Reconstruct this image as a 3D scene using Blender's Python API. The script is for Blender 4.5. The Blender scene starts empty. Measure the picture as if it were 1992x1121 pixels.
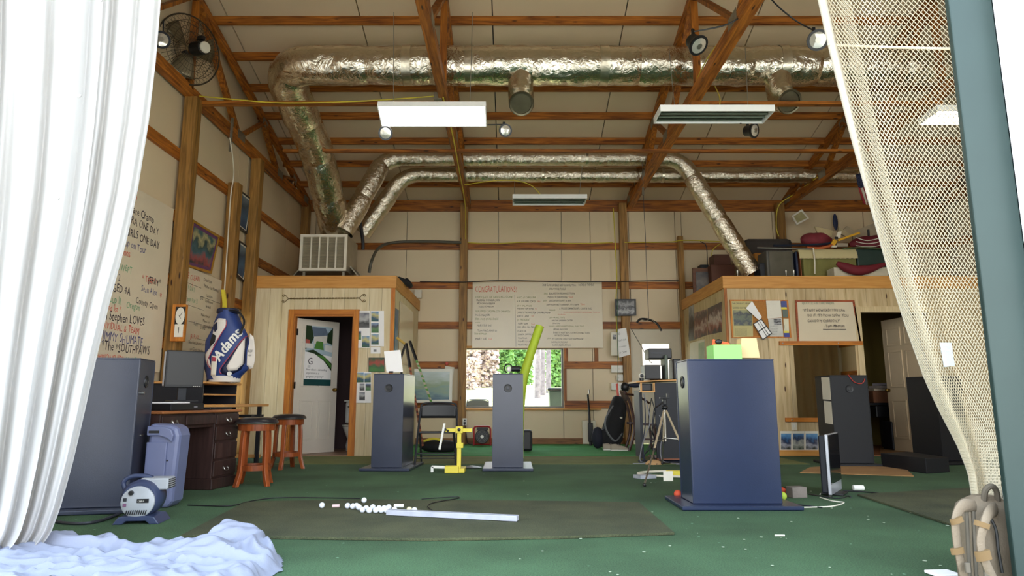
import bpy, bmesh, math, random
from mathutils import Vector, Matrix, noise
sc = bpy.context.scene
C = sc.collection
R = math.radians
PI = math.pi
rnd = random.Random(7)

# ------------------------------------------------------------ camera, sky, sun, exposure
F, CX, CY, EYE = 1300.0, 996.0, 560.5, 0.82
PITCH = math.atan(219.5 / F)
CP, SP = math.cos(PITCH), math.sin(PITCH)
cam = bpy.data.cameras.new('camera')
camo = bpy.data.objects.new('camera', cam)
C.objects.link(camo)
camo.location = (0, 0, EYE)
camo.rotation_euler = (PI / 2 + PITCH, 0, 0)
cam.sensor_width = 36.0
cam.lens = F / 1992 * 36.0
cam.clip_start = 0.05
cam.clip_end = 400
sc.camera = camo

world = bpy.data.worlds.new('world')
sc.world = world
world.use_nodes = True
wn = world.node_tree
bg = wn.nodes['Background']
tcw = wn.nodes.new('ShaderNodeTexCoord')
sepw = wn.nodes.new('ShaderNodeSeparateXYZ')
rw = wn.nodes.new('ShaderNodeValToRGB')
rw.color_ramp.elements[0].position = 0.0
rw.color_ramp.elements[0].color = (1.0, 0.98, 0.95, 1)
rw.color_ramp.elements[1].position = 0.7
rw.color_ramp.elements[1].color = (0.62, 0.80, 1.0, 1)
wn.links.new(tcw.outputs['Generated'], sepw.inputs[0])
wn.links.new(sepw.outputs['Z'], rw.inputs[0])
wn.links.new(rw.outputs[0], bg.inputs[0])
bg.inputs[1].default_value = 2.85
sun = bpy.data.lights.new('sun', 'SUN')
sun.energy = 7.0
sun.angle = R(1.0)
sun.color = (1.0, 0.95, 0.86)
suno = bpy.data.objects.new('sun', sun)
C.objects.link(suno)
suno.rotation_euler = Vector((0.55, 0.42, 1.15)).to_track_quat('Z', 'Y').to_euler()
suno.location = (20, 20, 30)
sc.view_settings.view_transform = 'Standard'
sc.view_settings.look = 'None'
sc.view_settings.gamma = 1.0
sc.view_settings.use_curve_mapping = False
sc.view_settings.exposure = 1.05
def portal(x0, x1, z0, z1, y, flip):
    l = bpy.data.lights.new('opening_portal', 'AREA')
    l.shape = 'RECTANGLE'; l.size = x1 - x0; l.size_y = z1 - z0
    l.cycles.is_portal = True
    o = bpy.data.objects.new('opening_portal', l)
    C.objects.link(o)
    o.location = ((x0 + x1) / 2, y, (z0 + z1) / 2)
    o.rotation_euler = (R(90 if flip else -90), 0, 0)
portal(-3.6, 2.05, 0.0, 3.9, 2.78, True)
portal(3.2, 6.2, 0.0, 3.9, 2.78, True)

# ------------------------------------------------------------ pixel -> place helpers
def ray(x, y):
    u = (x - CX) / F; v = (CY - y) / F
    return u, CP - v * SP, SP + v * CP
def D(x, y, d):
    a, b, c = ray(x, y); t = d / b
    return Vector((a * t, d, EYE + c * t))
def G(x, y, z=0.0):
    a, b, c = ray(x, y); t = (z - EYE) / c
    return Vector((a * t, b * t, z))
def XW(x, y, X):
    a, b, c = ray(x, y); t = X / a
    return Vector((X, b * t, EYE + c * t))
def Xat(x, y, d): return D(x, y, d).x
def Zat(y, d): return D(996, y, d).z

# ------------------------------------------------------------ glyphs (made while the scene is still empty)
GL = {}
def make_glyphs():
    cu = bpy.data.curves.new('t', 'FONT'); cu.resolution_u = 2
    o = bpy.data.objects.new('t', cu); C.objects.link(o)
    for ch in 'ABCDEFGHIJKLMNOPQRSTUVWXYZabcdefghijklmnopqrstuvwxyz0123456789"\'.,-!?*&|:/#()':
        cu.body = ch
        dg = bpy.context.evaluated_depsgraph_get()
        e = o.evaluated_get(dg); me = e.to_mesh()
        vs = [(v.co.x, v.co.y) for v in me.vertices]
        fs = [tuple(p.vertices) for p in me.polygons]
        e.to_mesh_clear()
        w = max((v[0] for v in vs), default=.3)
        GL[ch] = (vs, fs, w + .07)
    GL[' '] = ([], [], .32)
    bpy.data.objects.remove(o); bpy.data.curves.remove(cu)
make_glyphs()

# ------------------------------------------------------------ mesh builder
FR = {}
def V(*a): return Vector(a)
class MB:
    def __init__(s, M=None): s.v = []; s.f = []; s.mi = []; s.m = 0; s.M = M
    def add(s, vs, fs):
        n = len(s.v)
        s.v += [tuple(s.M @ Vector(p)) if s.M else tuple(p) for p in vs]
        for f in fs: s.f.append(tuple(i + n for i in f)); s.mi.append(s.m)
        return s
    def box(s, c, d, rz=0, rx=0, ry=0):
        hx, hy, hz = d[0] / 2, d[1] / 2, d[2] / 2
        m = Matrix.Translation(c) @ Matrix.Rotation(rz, 4, 'Z') @ Matrix.Rotation(ry, 4, 'Y') @ Matrix.Rotation(rx, 4, 'X')
        vs = [m @ V(x, y, z) for x in (-hx, hx) for y in (-hy, hy) for z in (-hz, hz)]
        return s.add(vs, [(0, 1, 3, 2), (4, 6, 7, 5), (0, 4, 5, 1), (2, 3, 7, 6), (0, 2, 6, 4), (1, 5, 7, 3)])
    def bb(s, x0, x1, y0, y1, z0, z1): return s.box(((x0 + x1) / 2, (y0 + y1) / 2, (z0 + z1) / 2), (abs(x1 - x0), abs(y1 - y0), abs(z1 - z0)))
    def bar(s, p, q, w, h, up=(0, 0, 1)):
        p = Vector(p); q = Vector(q); d = (q - p).normalized(); u = Vector(up)
        a = d.cross(u)
        if a.length < 1e-4: a = d.cross(V(1, 0, 0))
        a.normalize(); b = a.cross(d).normalized(); a = a * w / 2; b = b * h / 2
        vs = [p - a - b, p + a - b, p + a + b, p - a + b, q - a - b, q + a - b, q + a + b, q - a + b]
        return s.add(vs, [(3, 2, 1, 0), (4, 5, 6, 7), (0, 1, 5, 4), (1, 2, 6, 5), (2, 3, 7, 6), (3, 0, 4, 7)])
    def slab(s, p0, p1, p2, p3, t):
        P = [Vector(p) for p in (p0, p1, p2, p3)]
        n = (P[1] - P[0]).cross(P[3] - P[0]).normalized() * t
        return s.add(P + [p - n for p in P], [(0, 1, 2, 3), (7, 6, 5, 4), (0, 4, 5, 1), (1, 5, 6, 2), (2, 6, 7, 3), (3, 7, 4, 0)])
    def extr(s, pts, vec):
        P = [Vector(p) for p in pts]; vec = Vector(vec); n = len(P)
        fs = [tuple(range(n)), tuple(range(2 * n - 1, n - 1, -1))] + [(i, n + i, n + (i + 1) % n, (i + 1) % n) for i in range(n)]
        return s.add(P + [p + vec for p in P], fs)
    def tube(s, pts, r, seg=8, closed=False, flat=1.0, cap=True):
        P = [Vector(p) for p in pts]; n = len(P)
        if n < 2: return s
        rr = r if isinstance(r, (list, tuple)) else [r] * n
        vs = []; up = None
        for i in range(n):
            if closed: t = P[(i + 1) % n] - P[i - 1]
            else: t = P[min(i + 1, n - 1)] - P[max(i - 1, 0)]
            if t.length < 1e-9: t = V(0, 0, 1)
            t.normalize()
            if up is None:
                up = V(0, 0, 1) if abs(t.z) < .9 else V(1, 0, 0)
            a = t.cross(up)
            if a.length < 1e-6: a = t.orthogonal()
            a.normalize(); up = a.cross(t).normalized()
            for k in range(seg):
                th = 2 * PI * k / seg
                vs.append(P[i] + (a * math.cos(th) + up * math.sin(th) * flat) * rr[i])
        fs = []
        m = n if closed else n - 1
        for i in range(m):
            j = (i + 1) % n
            for k in range(seg):
                l = (k + 1) % seg
                fs.append((i * seg + k, i * seg + l, j * seg + l, j * seg + k))
        if cap and not closed:
            fs.append(tuple(range(seg - 1, -1, -1))); fs.append(tuple((n - 1) * seg + k for k in range(seg)))
        return s.add(vs, fs)
    def lathe(s, prof, o=(0, 0, 0), seg=20, axis=(0, 0, 1), sx=1.0, sy=1.0):
        q = Vector(axis).to_track_quat('Z', 'Y').to_matrix().to_4x4()
        m = Matrix.Translation(o) @ q
        vs = []; n = len(prof)
        for r, z in prof:
            for k in range(seg):
                a = 2 * PI * k / seg
                vs.append(m @ V(r * math.cos(a) * sx, r * math.sin(a) * sy, z))
        fs = [(i * seg + k, i * seg + (k + 1) % seg, (i + 1) * seg + (k + 1) % seg, (i + 1) * seg + k) for i in range(n - 1) for k in range(seg)]
        if prof[0][0] > 1e-5: fs.append(tuple(range(seg - 1, -1, -1)))
        if prof[-1][0] > 1e-5: fs.append(tuple((n - 1) * seg + k for k in range(seg)))
        return s.add(vs, fs)
    def cyl(s, p, q, r, seg=16, r2=None): return s.tube([p, q], [r, r if r2 is None else r2], seg)
    def ball(s, c, r, seg=14, rings=8, sc=(1, 1, 1), M=None):
        vs = []; m = M or Matrix.Identity(4)
        for i in range(rings + 1):
            t = PI * i / rings
            for k in range(seg):
                a = 2 * PI * k / seg
                vs.append(Vector(c) + (m @ V(r * sc[0] * math.sin(t) * math.cos(a), r * sc[1] * math.sin(t) * math.sin(a), r * sc[2] * math.cos(t))))
        return s.add(vs, [(i * seg + k, (i + 1) * seg + k, (i + 1) * seg + (k + 1) % seg, i * seg + (k + 1) % seg) for i in range(rings) for k in range(seg)])
    def grid(s, fn, nu, nv):
        vs = [fn(i / nu, j / nv) for j in range(nv + 1) for i in range(nu + 1)]
        w = nu + 1
        return s.add(vs, [(j * w + i, j * w + i + 1, (j + 1) * w + i + 1, (j + 1) * w + i) for j in range(nv) for i in range(nu)])
    def disc(s, c, r, axis, seg=16):
        q = Vector(axis).to_track_quat('Z', 'Y')
        return s.add([Vector(c) + q @ V(r * math.cos(2 * PI * k / seg), r * math.sin(2 * PI * k / seg), 0) for k in range(seg)], [tuple(range(seg))])
    def text(s, t, o, xd, yd, size, jit=0.0, shear=0.0, narrow=0.75, mid=False):
        xd = Vector(xd).normalized(); yd = Vector(yd).normalized()
        L = sum(GL.get(ch, GL[' '])[2] for ch in t) * size * narrow
        x = -L / 2 if mid else 0.0
        for ch in t:
            vs, fs, w = GL.get(ch, GL[' '])
            dy = rnd.uniform(-jit, jit) * size; sc_ = 1 + rnd.uniform(-jit, jit); sh = shear + rnd.uniform(-jit, jit)
            s.add([Vector(o) + xd * (x + (vx + vy * sh) * size * narrow * sc_) + yd * (vy * size * sc_ + dy) for vx, vy in vs], fs)
            x += w * size * narrow
        s.L = L; return s
    def build(s, name, mat, parent=None, label=None, bevel=0, smooth=False, local=False, solid=0, sub=0, kind=None):
        me = bpy.data.meshes.new(name)
        vs = s.v
        fr = FR.get(parent.name) if parent is not None else None
        if fr is not None and not local:
            inv = fr.inverted(); vs = [tuple(inv @ Vector(p)) for p in vs]
        me.from_pydata(vs, [], s.f)
        mats = mat if isinstance(mat, (list, tuple)) else [mat]
        for m in mats: me.materials.append(m)
        if len(mats) > 1: me.polygons.foreach_set('material_index', s.mi)
        if smooth: me.polygons.foreach_set('use_smooth', [True] * len(me.polygons))
        me.validate(); me.update()
        o = bpy.data.objects.new(name, me); C.objects.link(o)
        if parent is not None:
            o.parent = parent
            if fr is not None: FR[o.name] = fr
        if label: o['label'] = label
        if kind: o['kind'] = kind
        if solid:
            md = o.modifiers.new('s', 'SOLIDIFY'); md.thickness = solid; md.offset = 0
        if bevel:
            md = o.modifiers.new('b', 'BEVEL'); md.width = bevel; md.segments = 2; md.limit_method = 'ANGLE'; md.angle_limit = R(40)
        if sub:
            md = o.modifiers.new('u', 'SUBSURF'); md.levels = sub; md.render_levels = sub
        if smooth:
            try: me.set_sharp_from_angle(angle=R(42))
            except Exception: pass
        return o
def T(name, label, cat, loc=(0, 0, 0), rz=0.0, group=None):
    o = bpy.data.objects.new(name, None); C.objects.link(o)
    o.empty_display_size = .1
    o.location = loc; o.rotation_euler = (0, 0, rz)
    o['label'] = label; o['category'] = cat
    if group: o['group'] = group
    FR[o.name] = Matrix.Translation(loc) @ Matrix.Rotation(rz, 4, 'Z')
    return o
def tag(o, label, cat, group=None):
    o['label'] = label; o['category'] = cat
    if group: o['group'] = group
    return o
def STR(name, mb, mat, parent=None, **k):
    o = mb.build(name, mat, parent, **k)
    if parent is None: o['kind'] = 'structure'
    return o
def dup(root, loc, rz=0.0, label=None, group=None):
    r = root.copy(); C.objects.link(r); r.location = loc; r.rotation_euler = (0, 0, rz)
    if label: r['label'] = label
    if group: r['group'] = group
    def rec(a, b):
        for ch in list(a.children):
            c = ch.copy(); C.objects.link(c); c.parent = b; rec(ch, c)
    rec(root, r)
    return r
def fillet(P, rad, n=6):
    P = [Vector(p) for p in P]; out = [P[0]]
    for i in range(1, len(P) - 1):
        a = (P[i - 1] - P[i]); b = (P[i + 1] - P[i])
        ra = min(rad, a.length * .45); rb = min(rad, b.length * .45)
        A = P[i] + a.normalized() * ra; B = P[i] + b.normalized() * rb
        for k in range(n + 1):
            t = k / n
            out.append(A * (1 - t) ** 2 + P[i] * 2 * t * (1 - t) + B * t * t)
    out.append(P[-1]); return out
def spline(P, n=8):
    P = [Vector(p) for p in P]; out = []
    for i in range(len(P) - 1):
        p0 = P[max(i - 1, 0)]; p1 = P[i]; p2 = P[i + 1]; p3 = P[min(i + 2, len(P) - 1)]
        for k in range(n):
            t = k / n
            out.append(.5 * ((2 * p1) + (p2 - p0) * t + (2 * p0 - 5 * p1 + 4 * p2 - p3) * t * t + (3 * p1 - p0 - 3 * p2 + p3) * t ** 3))
    out.append(P[-1]); return out
def lerp(tab, x):
    if x <= tab[0][0]: return tab[0][1]
    for (a, b), (c, d) in zip(tab, tab[1:]):
        if x <= c: return b + (d - b) * (x - a) / (c - a)
    return tab[-1][1]

# ------------------------------------------------------------ materials
def srgb(r, g, b):
    f = lambda c: (c / 255 / 12.92) if c <= 10 else ((c / 255 + .055) / 1.055) ** 2.4
    return (f(r), f(g), f(b), 1)
MATS = {}
def nt(name):
    m = bpy.data.materials.new(name); m.use_nodes = True
    t = m.node_tree; return m, t, t.nodes['Principled BSDF'], t.nodes, t.links
def mul(c, k): return (min(c[0] * k, 1), min(c[1] * k, 1), min(c[2] * k, 1), 1)
def PM(name, col, rough=.6, metal=0, var=.12, scale=6, bump=0, bscale=60, sheen=0, coat=0):
    if name in MATS: return MATS[name]
    m, t, b, N, L = nt(name)
    b.inputs['Roughness'].default_value = rough; b.inputs['Metallic'].default_value = metal
    if coat: b.inputs['Coat Weight'].default_value = coat
    if sheen: b.inputs['Sheen Weight'].default_value = sheen
    tc = N.new('ShaderNodeTexCoord')
    n = N.new('ShaderNodeTexNoise'); n.inputs['Scale'].default_value = scale; n.inputs['Detail'].default_value = 4
    L.new(tc.outputs['Object'], n.inputs['Vector'])
    r = N.new('ShaderNodeValToRGB')
    r.color_ramp.elements[0].position = .3; r.color_ramp.elements[1].position = .7
    r.color_ramp.elements[0].color = mul(col, 1 - var); r.color_ramp.elements[1].color = mul(col, 1 + var)
    L.new(n.outputs['Fac'], r.inputs[0]); L.new(r.outputs[0], b.inputs['Base Color'])
    if bump:
        n2 = N.new('ShaderNodeTexNoise'); n2.inputs['Scale'].default_value = bscale; n2.inputs['Detail'].default_value = 3
        L.new(tc.outputs['Object'], n2.inputs['Vector'])
        bp = N.new('ShaderNodeBump'); bp.inputs['Strength'].default_value = bump; bp.inputs['Distance'].default_value = .01
        L.new(n2.outputs['Fac'], bp.inputs['Height']); L.new(bp.outputs[0], b.inputs['Normal'])
    MATS[name] = m; return m
def WD(name, col, dark, axis='X', rough=.55, g=1.0, knots=True, var=.25):
    """sawn timber: grain stretched along axis, sparse knots"""
    if name in MATS: return MATS[name]
    m, t, b, N, L = nt(name)
    b.inputs['Roughness'].default_value = rough
    tc = N.new('ShaderNodeTexCoord'); mp = N.new('ShaderNodeMapping')
    sc_ = {'X': (1.2, 16, 16), 'Y': (16, 1.2, 16), 'Z': (16, 16, 1.2)}[axis]
    mp.inputs['Scale'].default_value = [q * g for q in sc_]
    L.new(tc.outputs['Object'], mp.inputs[0])
    n = N.new('ShaderNodeTexNoise'); n.inputs['Scale'].default_value = 1.6; n.inputs['Detail'].default_value = 6; n.inputs['Distortion'].default_value = .8
    L.new(mp.outputs[0], n.inputs['Vector'])
    r = N.new('ShaderNodeValToRGB')
    r.color_ramp.elements[0].position = .32; r.color_ramp.elements[1].position = .68
    r.color_ramp.elements[0].color = dark; r.color_ramp.elements[1].color = col
    L.new(n.outputs['Fac'], r.inputs[0])
    n3 = N.new('ShaderNodeTexNoise'); n3.inputs['Scale'].default_value = .9
    L.new(tc.outputs['Object'], n3.inputs['Vector'])
    oi = N.new('ShaderNodeObjectInfo')
    ad = N.new('ShaderNodeMath'); ad.operation = 'ADD'; L.new(n3.outputs['Fac'], ad.inputs[0]); L.new(oi.outputs['Random'], ad.inputs[1])
    mr = N.new('ShaderNodeMapRange'); mr.inputs[1].default_value = .3; mr.inputs[2].default_value = 1.7
    mr.inputs[3].default_value = 1 - var; mr.inputs[4].default_value = 1 + var * .6
    L.new(ad.outputs[0], mr.inputs[0])
    hm = N.new('ShaderNodeMix'); hm.data_type = 'RGBA'; hm.blend_type = 'MULTIPLY'; hm.inputs[0].default_value = 1
    L.new(r.outputs[0], hm.inputs[6]); L.new(mr.outputs[0], hm.inputs[7])
    out = hm.outputs[2]
    if knots:
        mk = N.new('ShaderNodeMapping'); ks = {'X': (1.1, 4.5, 4.5), 'Y': (4.5, 1.1, 4.5), 'Z': (4.5, 4.5, 1.1)}[axis]
        mk.inputs['Scale'].default_value = ks; L.new(tc.outputs['Object'], mk.inputs[0])
        vo = N.new('ShaderNodeTexVoronoi'); vo.inputs['Scale'].default_value = 2.2; L.new(mk.outputs[0], vo.inputs['Vector'])
        kr = N.new('ShaderNodeValToRGB'); kr.color_ramp.elements[0].position = .07; kr.color_ramp.elements[1].position = .13
        kr.color_ramp.elements[0].color = (.12, .06, .03, 1); kr.color_ramp.elements[1].color = (1, 1, 1, 1)
        L.new(vo.outputs['Distance'], kr.inputs[0])
        h2 = N.new('ShaderNodeMix'); h2.data_type = 'RGBA'; h2.blend_type = 'MULTIPLY'; h2.inputs[0].default_value = 1
        L.new(out, h2.inputs[6]); L.new(kr.outputs[0], h2.inputs[7]); out = h2.outputs[2]
    L.new(out, b.inputs['Base Color'])
    bp = N.new('ShaderNodeBump'); bp.inputs['Strength'].default_value = .25; bp.inputs['Distance'].default_value = .004
    L.new(n.outputs['Fac'], bp.inputs['Height']); L.new(bp.outputs[0], b.inputs['Normal'])
    MATS[name] = m; return m
def FOIL(name, col, s=1.0, bs=.33):
    m, t, b, N, L = nt(name)
    b.inputs['Metallic'].default_value = 1; b.inputs['Roughness'].default_value = .17
    tc = N.new('ShaderNodeTexCoord')
    n = N.new('ShaderNodeTexNoise'); n.inputs['Scale'].default_value = 9 * s; n.inputs['Detail'].default_value = 5; n.inputs['Distortion'].default_value = 1.2
    L.new(tc.outputs['Object'], n.inputs['Vector'])
    v = N.new('ShaderNodeTexVoronoi'); v.feature = 'DISTANCE_TO_EDGE'; v.inputs['Scale'].default_value = 7 * s
    mx = N.new('ShaderNodeMixRGB'); mx.inputs[0].default_value = .25; L.new(tc.outputs['Object'], mx.inputs[1]); L.new(n.outputs['Color'], mx.inputs[2])
    L.new(mx.outputs[0], v.inputs['Vector'])
    a = N.new('ShaderNodeMath'); a.operation = 'MULTIPLY_ADD'; a.inputs[1].default_value = 1.2
    L.new(v.outputs['Distance'], a.inputs[0]); L.new(n.outputs['Fac'], a.inputs[2])
    bp = N.new('ShaderNodeBump'); bp.inputs['Strength'].default_value = bs; bp.inputs['Distance'].default_value = .03 / s
    L.new(a.outputs[0], bp.inputs['Height']); L.new(bp.outputs[0], b.inputs['Normal'])
    r = N.new('ShaderNodeValToRGB'); r.color_ramp.elements[0].color = mul(col, .88); r.color_ramp.elements[1].color = col
    r.color_ramp.elements[0].position = .35; r.color_ramp.elements[1].position = .6
    L.new(n.outputs['Fac'], r.inputs[0]); L.new(r.outputs[0], b.inputs['Base Color'])
    return m
def EM(name, col, s):
    m, t, b, N, L = nt(name)
    b.inputs['Base Color'].default_value = col
    b.inputs['Emission Color'].default_value = col; b.inputs['Emission Strength'].default_value = s
    return m
def CLOTH(name, col, tr=.35, bump=.3, bs=40):
    m, t, b, N, L = nt(name)
    b.inputs['Base Color'].default_value = col; b.inputs['Roughness'].default_value = .85
    tl = N.new('ShaderNodeBsdfTranslucent'); tl.inputs[0].default_value = col
    mx = N.new('ShaderNodeMixShader'); mx.inputs[0].default_value = tr
    L.new(b.outputs[0], mx.inputs[1]); L.new(tl.outputs[0], mx.inputs[2])
    L.new(mx.outputs[0], N['Material Output'].inputs[0])
    tc = N.new('ShaderNodeTexCoord'); n = N.new('ShaderNodeTexNoise'); n.inputs['Scale'].default_value = bs
    L.new(tc.outputs['Object'], n.inputs['Vector'])
    bp = N.new('ShaderNodeBump'); bp.inputs['Strength'].default_value = bump; bp.inputs['Distance'].default_value = .006
    L.new(n.outputs['Fac'], bp.inputs['Height']); L.new(bp.outputs[0], b.inputs['Normal']); L.new(bp.outputs[0], tl.inputs['Normal'])
    return m
def PRINT(name, cols, scale=9, seed=0, stretch=(1, 1, 1), rough=.35):
    """printed picture: colour bands from top to bottom broken up by blotches"""
    m, t, b, N, L = nt(name)
    b.inputs['Roughness'].default_value = rough
    tc = N.new('ShaderNodeTexCoord'); sp = N.new('ShaderNodeSeparateXYZ'); L.new(tc.outputs['Generated'], sp.inputs[0])
    mp = N.new('ShaderNodeMapping'); mp.inputs['Location'].default_value = (seed * 3.1, seed, seed * 1.7); mp.inputs['Scale'].default_value = stretch
    L.new(tc.outputs['Object'], mp.inputs[0])
    n = N.new('ShaderNodeTexNoise'); n.inputs['Scale'].default_value = scale; n.inputs['Detail'].default_value = 3
    L.new(mp.outputs[0], n.inputs['Vector'])
    a = N.new('ShaderNodeMath'); a.operation = 'MULTIPLY_ADD'; a.inputs[1].default_value = .9; L.new(n.outputs['Fac'], a.inputs[0]); L.new(sp.outputs['Z'], a.inputs[2])
    s_ = N.new('ShaderNodeMath'); s_.operation = 'SUBTRACT'; s_.inputs[1].default_value = .45; L.new(a.outputs[0], s_.inputs[0])
    r = N.new('ShaderNodeValToRGB'); e = r.color_ramp.elements
    r.color_ramp.interpolation = 'LINEAR'
    k = len(cols)
    e[0].position = 0; e[0].color = cols[0]; e[1].position = 1; e[1].color = cols[-1]
    for i in range(1, k - 1): q = e.new(i / (k - 1)); q.color = cols[i]
    L.new(s_.outputs[0], r.inputs[0]); L.new(r.outputs[0], b.inputs['Base Color'])
    return m

ORANGE, ORANGED = srgb(198, 120, 38), srgb(112, 56, 12)
woodX = WD('timber_x', ORANGE, ORANGED, 'X'); woodY = WD('timber_y', ORANGE, ORANGED, 'Y'); woodZ = WD('timber_z', ORANGE, ORANGED, 'Z')
postM = WD('treated_post', srgb(176, 128, 62), srgb(118, 84, 34), 'Z', var=.2)
planeX = WD('planed_x', srgb(222, 162, 84), srgb(202, 138, 62), 'X', knots=False, var=.08)
planeY = WD('planed_y', srgb(222, 162, 84), srgb(202, 138, 62), 'Y', knots=False, var=.08)
trimZ = WD('door_trim_z', srgb(214, 136, 44), srgb(176, 98, 26), 'Z', knots=False, var=.1)
trimX = WD('door_trim_x', srgb(214, 136, 44), srgb(176, 98, 26), 'X', knots=False, var=.1)
plankL = WD('pale_plank', srgb(232, 216, 180), srgb(214, 194, 150), 'Z', g=.8, knots=False, var=.05)
plankR = WD('washed_plank', srgb(214, 192, 150), srgb(186, 160, 114), 'Z', g=.8, knots=True, var=.16)
panelM = PM('white_panel', srgb(224, 204, 168), .45, var=.03, scale=1.2)
roofM = PM('roof_liner', srgb(226, 204, 170), .5, var=.03, scale=1.0)
galv = PM('galvanised_plate', srgb(150, 145, 130), .45, .7, .15, 20)
foil = FOIL('foil_wrap', srgb(236, 226, 208)); foilS = FOIL('foil_wrap_small', srgb(232, 220, 200), 1.9, .42)
foilT = PM('foil_tape', srgb(226, 216, 196), .3, 1, .08, 20, .3, 25)
navy = PM('navy_paint', srgb(50, 56, 74), .28, 0, .06, 5, .05, 150)
deepblue = PM('deep_blue_paint', srgb(34, 44, 70), .28, 0, .05, 5, .05, 150)
charcoal = PM('charcoal_paint', srgb(17, 18, 23), .6, 0, .05, 5)
navyD = PM('dark_blue_grey', srgb(26, 28, 36), .55, 0, .06, 5)
black = PM('black_plastic', srgb(24, 24, 27), .42, var=.05)
blackF = PM('black_fabric', srgb(30, 30, 33), .85, var=.2, bump=.3)
dgrey = PM('dark_grey_metal', srgb(52, 54, 60), .4, .3, .06)
white = PM('white_paint', srgb(238, 236, 228), .5, var=.02)
cream = PM('cream_plastic', srgb(226, 218, 198), .5, var=.03)
paper = PM('paper', srgb(232, 226, 210), .7, var=.03)
paperW = PM('bright_paper', srgb(246, 244, 242), .7, var=.02)
steel = PM('steel', srgb(170, 168, 160), .3, .9, .1)
brass = PM('brass', srgb(150, 120, 60), .35, .9, .1)
yellow = PM('yellow_paint', srgb(236, 216, 70), .5, var=.05)
yelc = PM('yellow_cable', srgb(214, 196, 60), .5, var=.05)
inkK = PM('ink_black', srgb(58, 52, 62), .6, var=.02); inkR = PM('ink_red', srgb(216, 98, 86), .6, var=.02)
inkG = PM('ink_green', srgb(120, 170, 130), .6, var=.02); inkB = PM('ink_blue', srgb(96, 98, 140), .6, var=.02); inkGr = PM('ink_grey', srgb(120, 118, 120), .6, var=.02)
boardM = PM('whiteboard_skin', srgb(222, 208, 180), .25, var=.03, scale=2)
redbrown = WD('red_brown_wood', srgb(164, 84, 40), srgb(112, 50, 22), 'Z', rough=.3, knots=False)
deskM = WD('dark_desk_wood', srgb(66, 46, 42), srgb(44, 30, 28), 'Z', rough=.4, knots=False)
deskTopM = WD('desk_top_wood', srgb(176, 112, 66), srgb(140, 84, 46), 'Y', rough=.3, knots=False)
leather = PM('black_leather', srgb(34, 32, 36), .3, var=.1, bump=.15, bscale=90)
# ============================================================ THE SETTING
XL, XR, YF, YB, EAVE, YM = -4.2, 8.7, 2.9, 13.0, 4.76, 7.95
SL = 0.275
def roofz(y): return EAVE + SL * (min(y, 2 * YM - y) * 0 + (YB - y if y > YM else y - YF))
# --- carpet
m, t, b, N, L = nt('green_carpet')
b.inputs['Roughness'].default_value = .95
tc = N.new('ShaderNodeTexCoord')
n1 = N.new('ShaderNodeTexNoise'); n1.inputs['Scale'].default_value = 1.1; n1.inputs['Detail'].default_value = 5
n2 = N.new('ShaderNodeTexNoise'); n2.inputs['Scale'].default_value = 130; n2.inputs['Detail'].default_value = 2
v1 = N.new('ShaderNodeTexVoronoi'); v1.inputs['Scale'].default_value = 5.5
for q in (n1, n2, v1): L.new(tc.outputs['Object'], q.inputs['Vector'])
r1 = N.new('ShaderNodeValToRGB'); r1.color_ramp.elements[0].color = srgb(52, 78, 50); r1.color_ramp.elements[1].color = srgb(74, 108, 74)
r1.color_ramp.elements[0].position = .3; r1.color_ramp.elements[1].position = .7
L.new(n1.outputs['Fac'], r1.inputs[0])
r2 = N.new('ShaderNodeValToRGB'); r2.color_ramp.elements[0].color = (.62, .62, .62, 1); r2.color_ramp.elements[1].color = (1.25, 1.25, 1.2, 1)
r2.color_ramp.elements[0].position = .35; r2.color_ramp.elements[1].position = .65
L.new(n2.outputs['Fac'], r2.inputs[0])
h = N.new('ShaderNodeMix'); h.data_type = 'RGBA'; h.blend_type = 'MULTIPLY'; h.inputs[0].default_value = 1
L.new(r1.outputs[0], h.inputs[6]); L.new(r2.outputs[0], h.inputs[7])
r3 = N.new('ShaderNodeValToRGB'); r3.color_ramp.elements[0].color = (1, 1, 1, 1); r3.color_ramp.elements[1].color = (0, 0, 0, 1)
r3.color_ramp.elements[0].position = .035; r3.color_ramp.elements[1].position = .055
L.new(v1.outputs['Distance'], r3.inputs[0])
h3 = N.new('ShaderNodeMix'); h3.data_type = 'RGBA'
L.new(r3.outputs[0], h3.inputs[0]); L.new(h.outputs[2], h3.inputs[6]); h3.inputs[7].default_value = srgb(120, 160, 130)
L.new(h3.outputs[2], b.inputs['Base Color'])
bp = N.new('ShaderNodeBump'); bp.inputs['Strength'].default_value = .5; bp.inputs['Distance'].default_value = .01
L.new(n2.outputs['Fac'], bp.inputs['Height']); L.new(bp.outputs[0], b.inputs['Normal'])
carpetM = m
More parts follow.
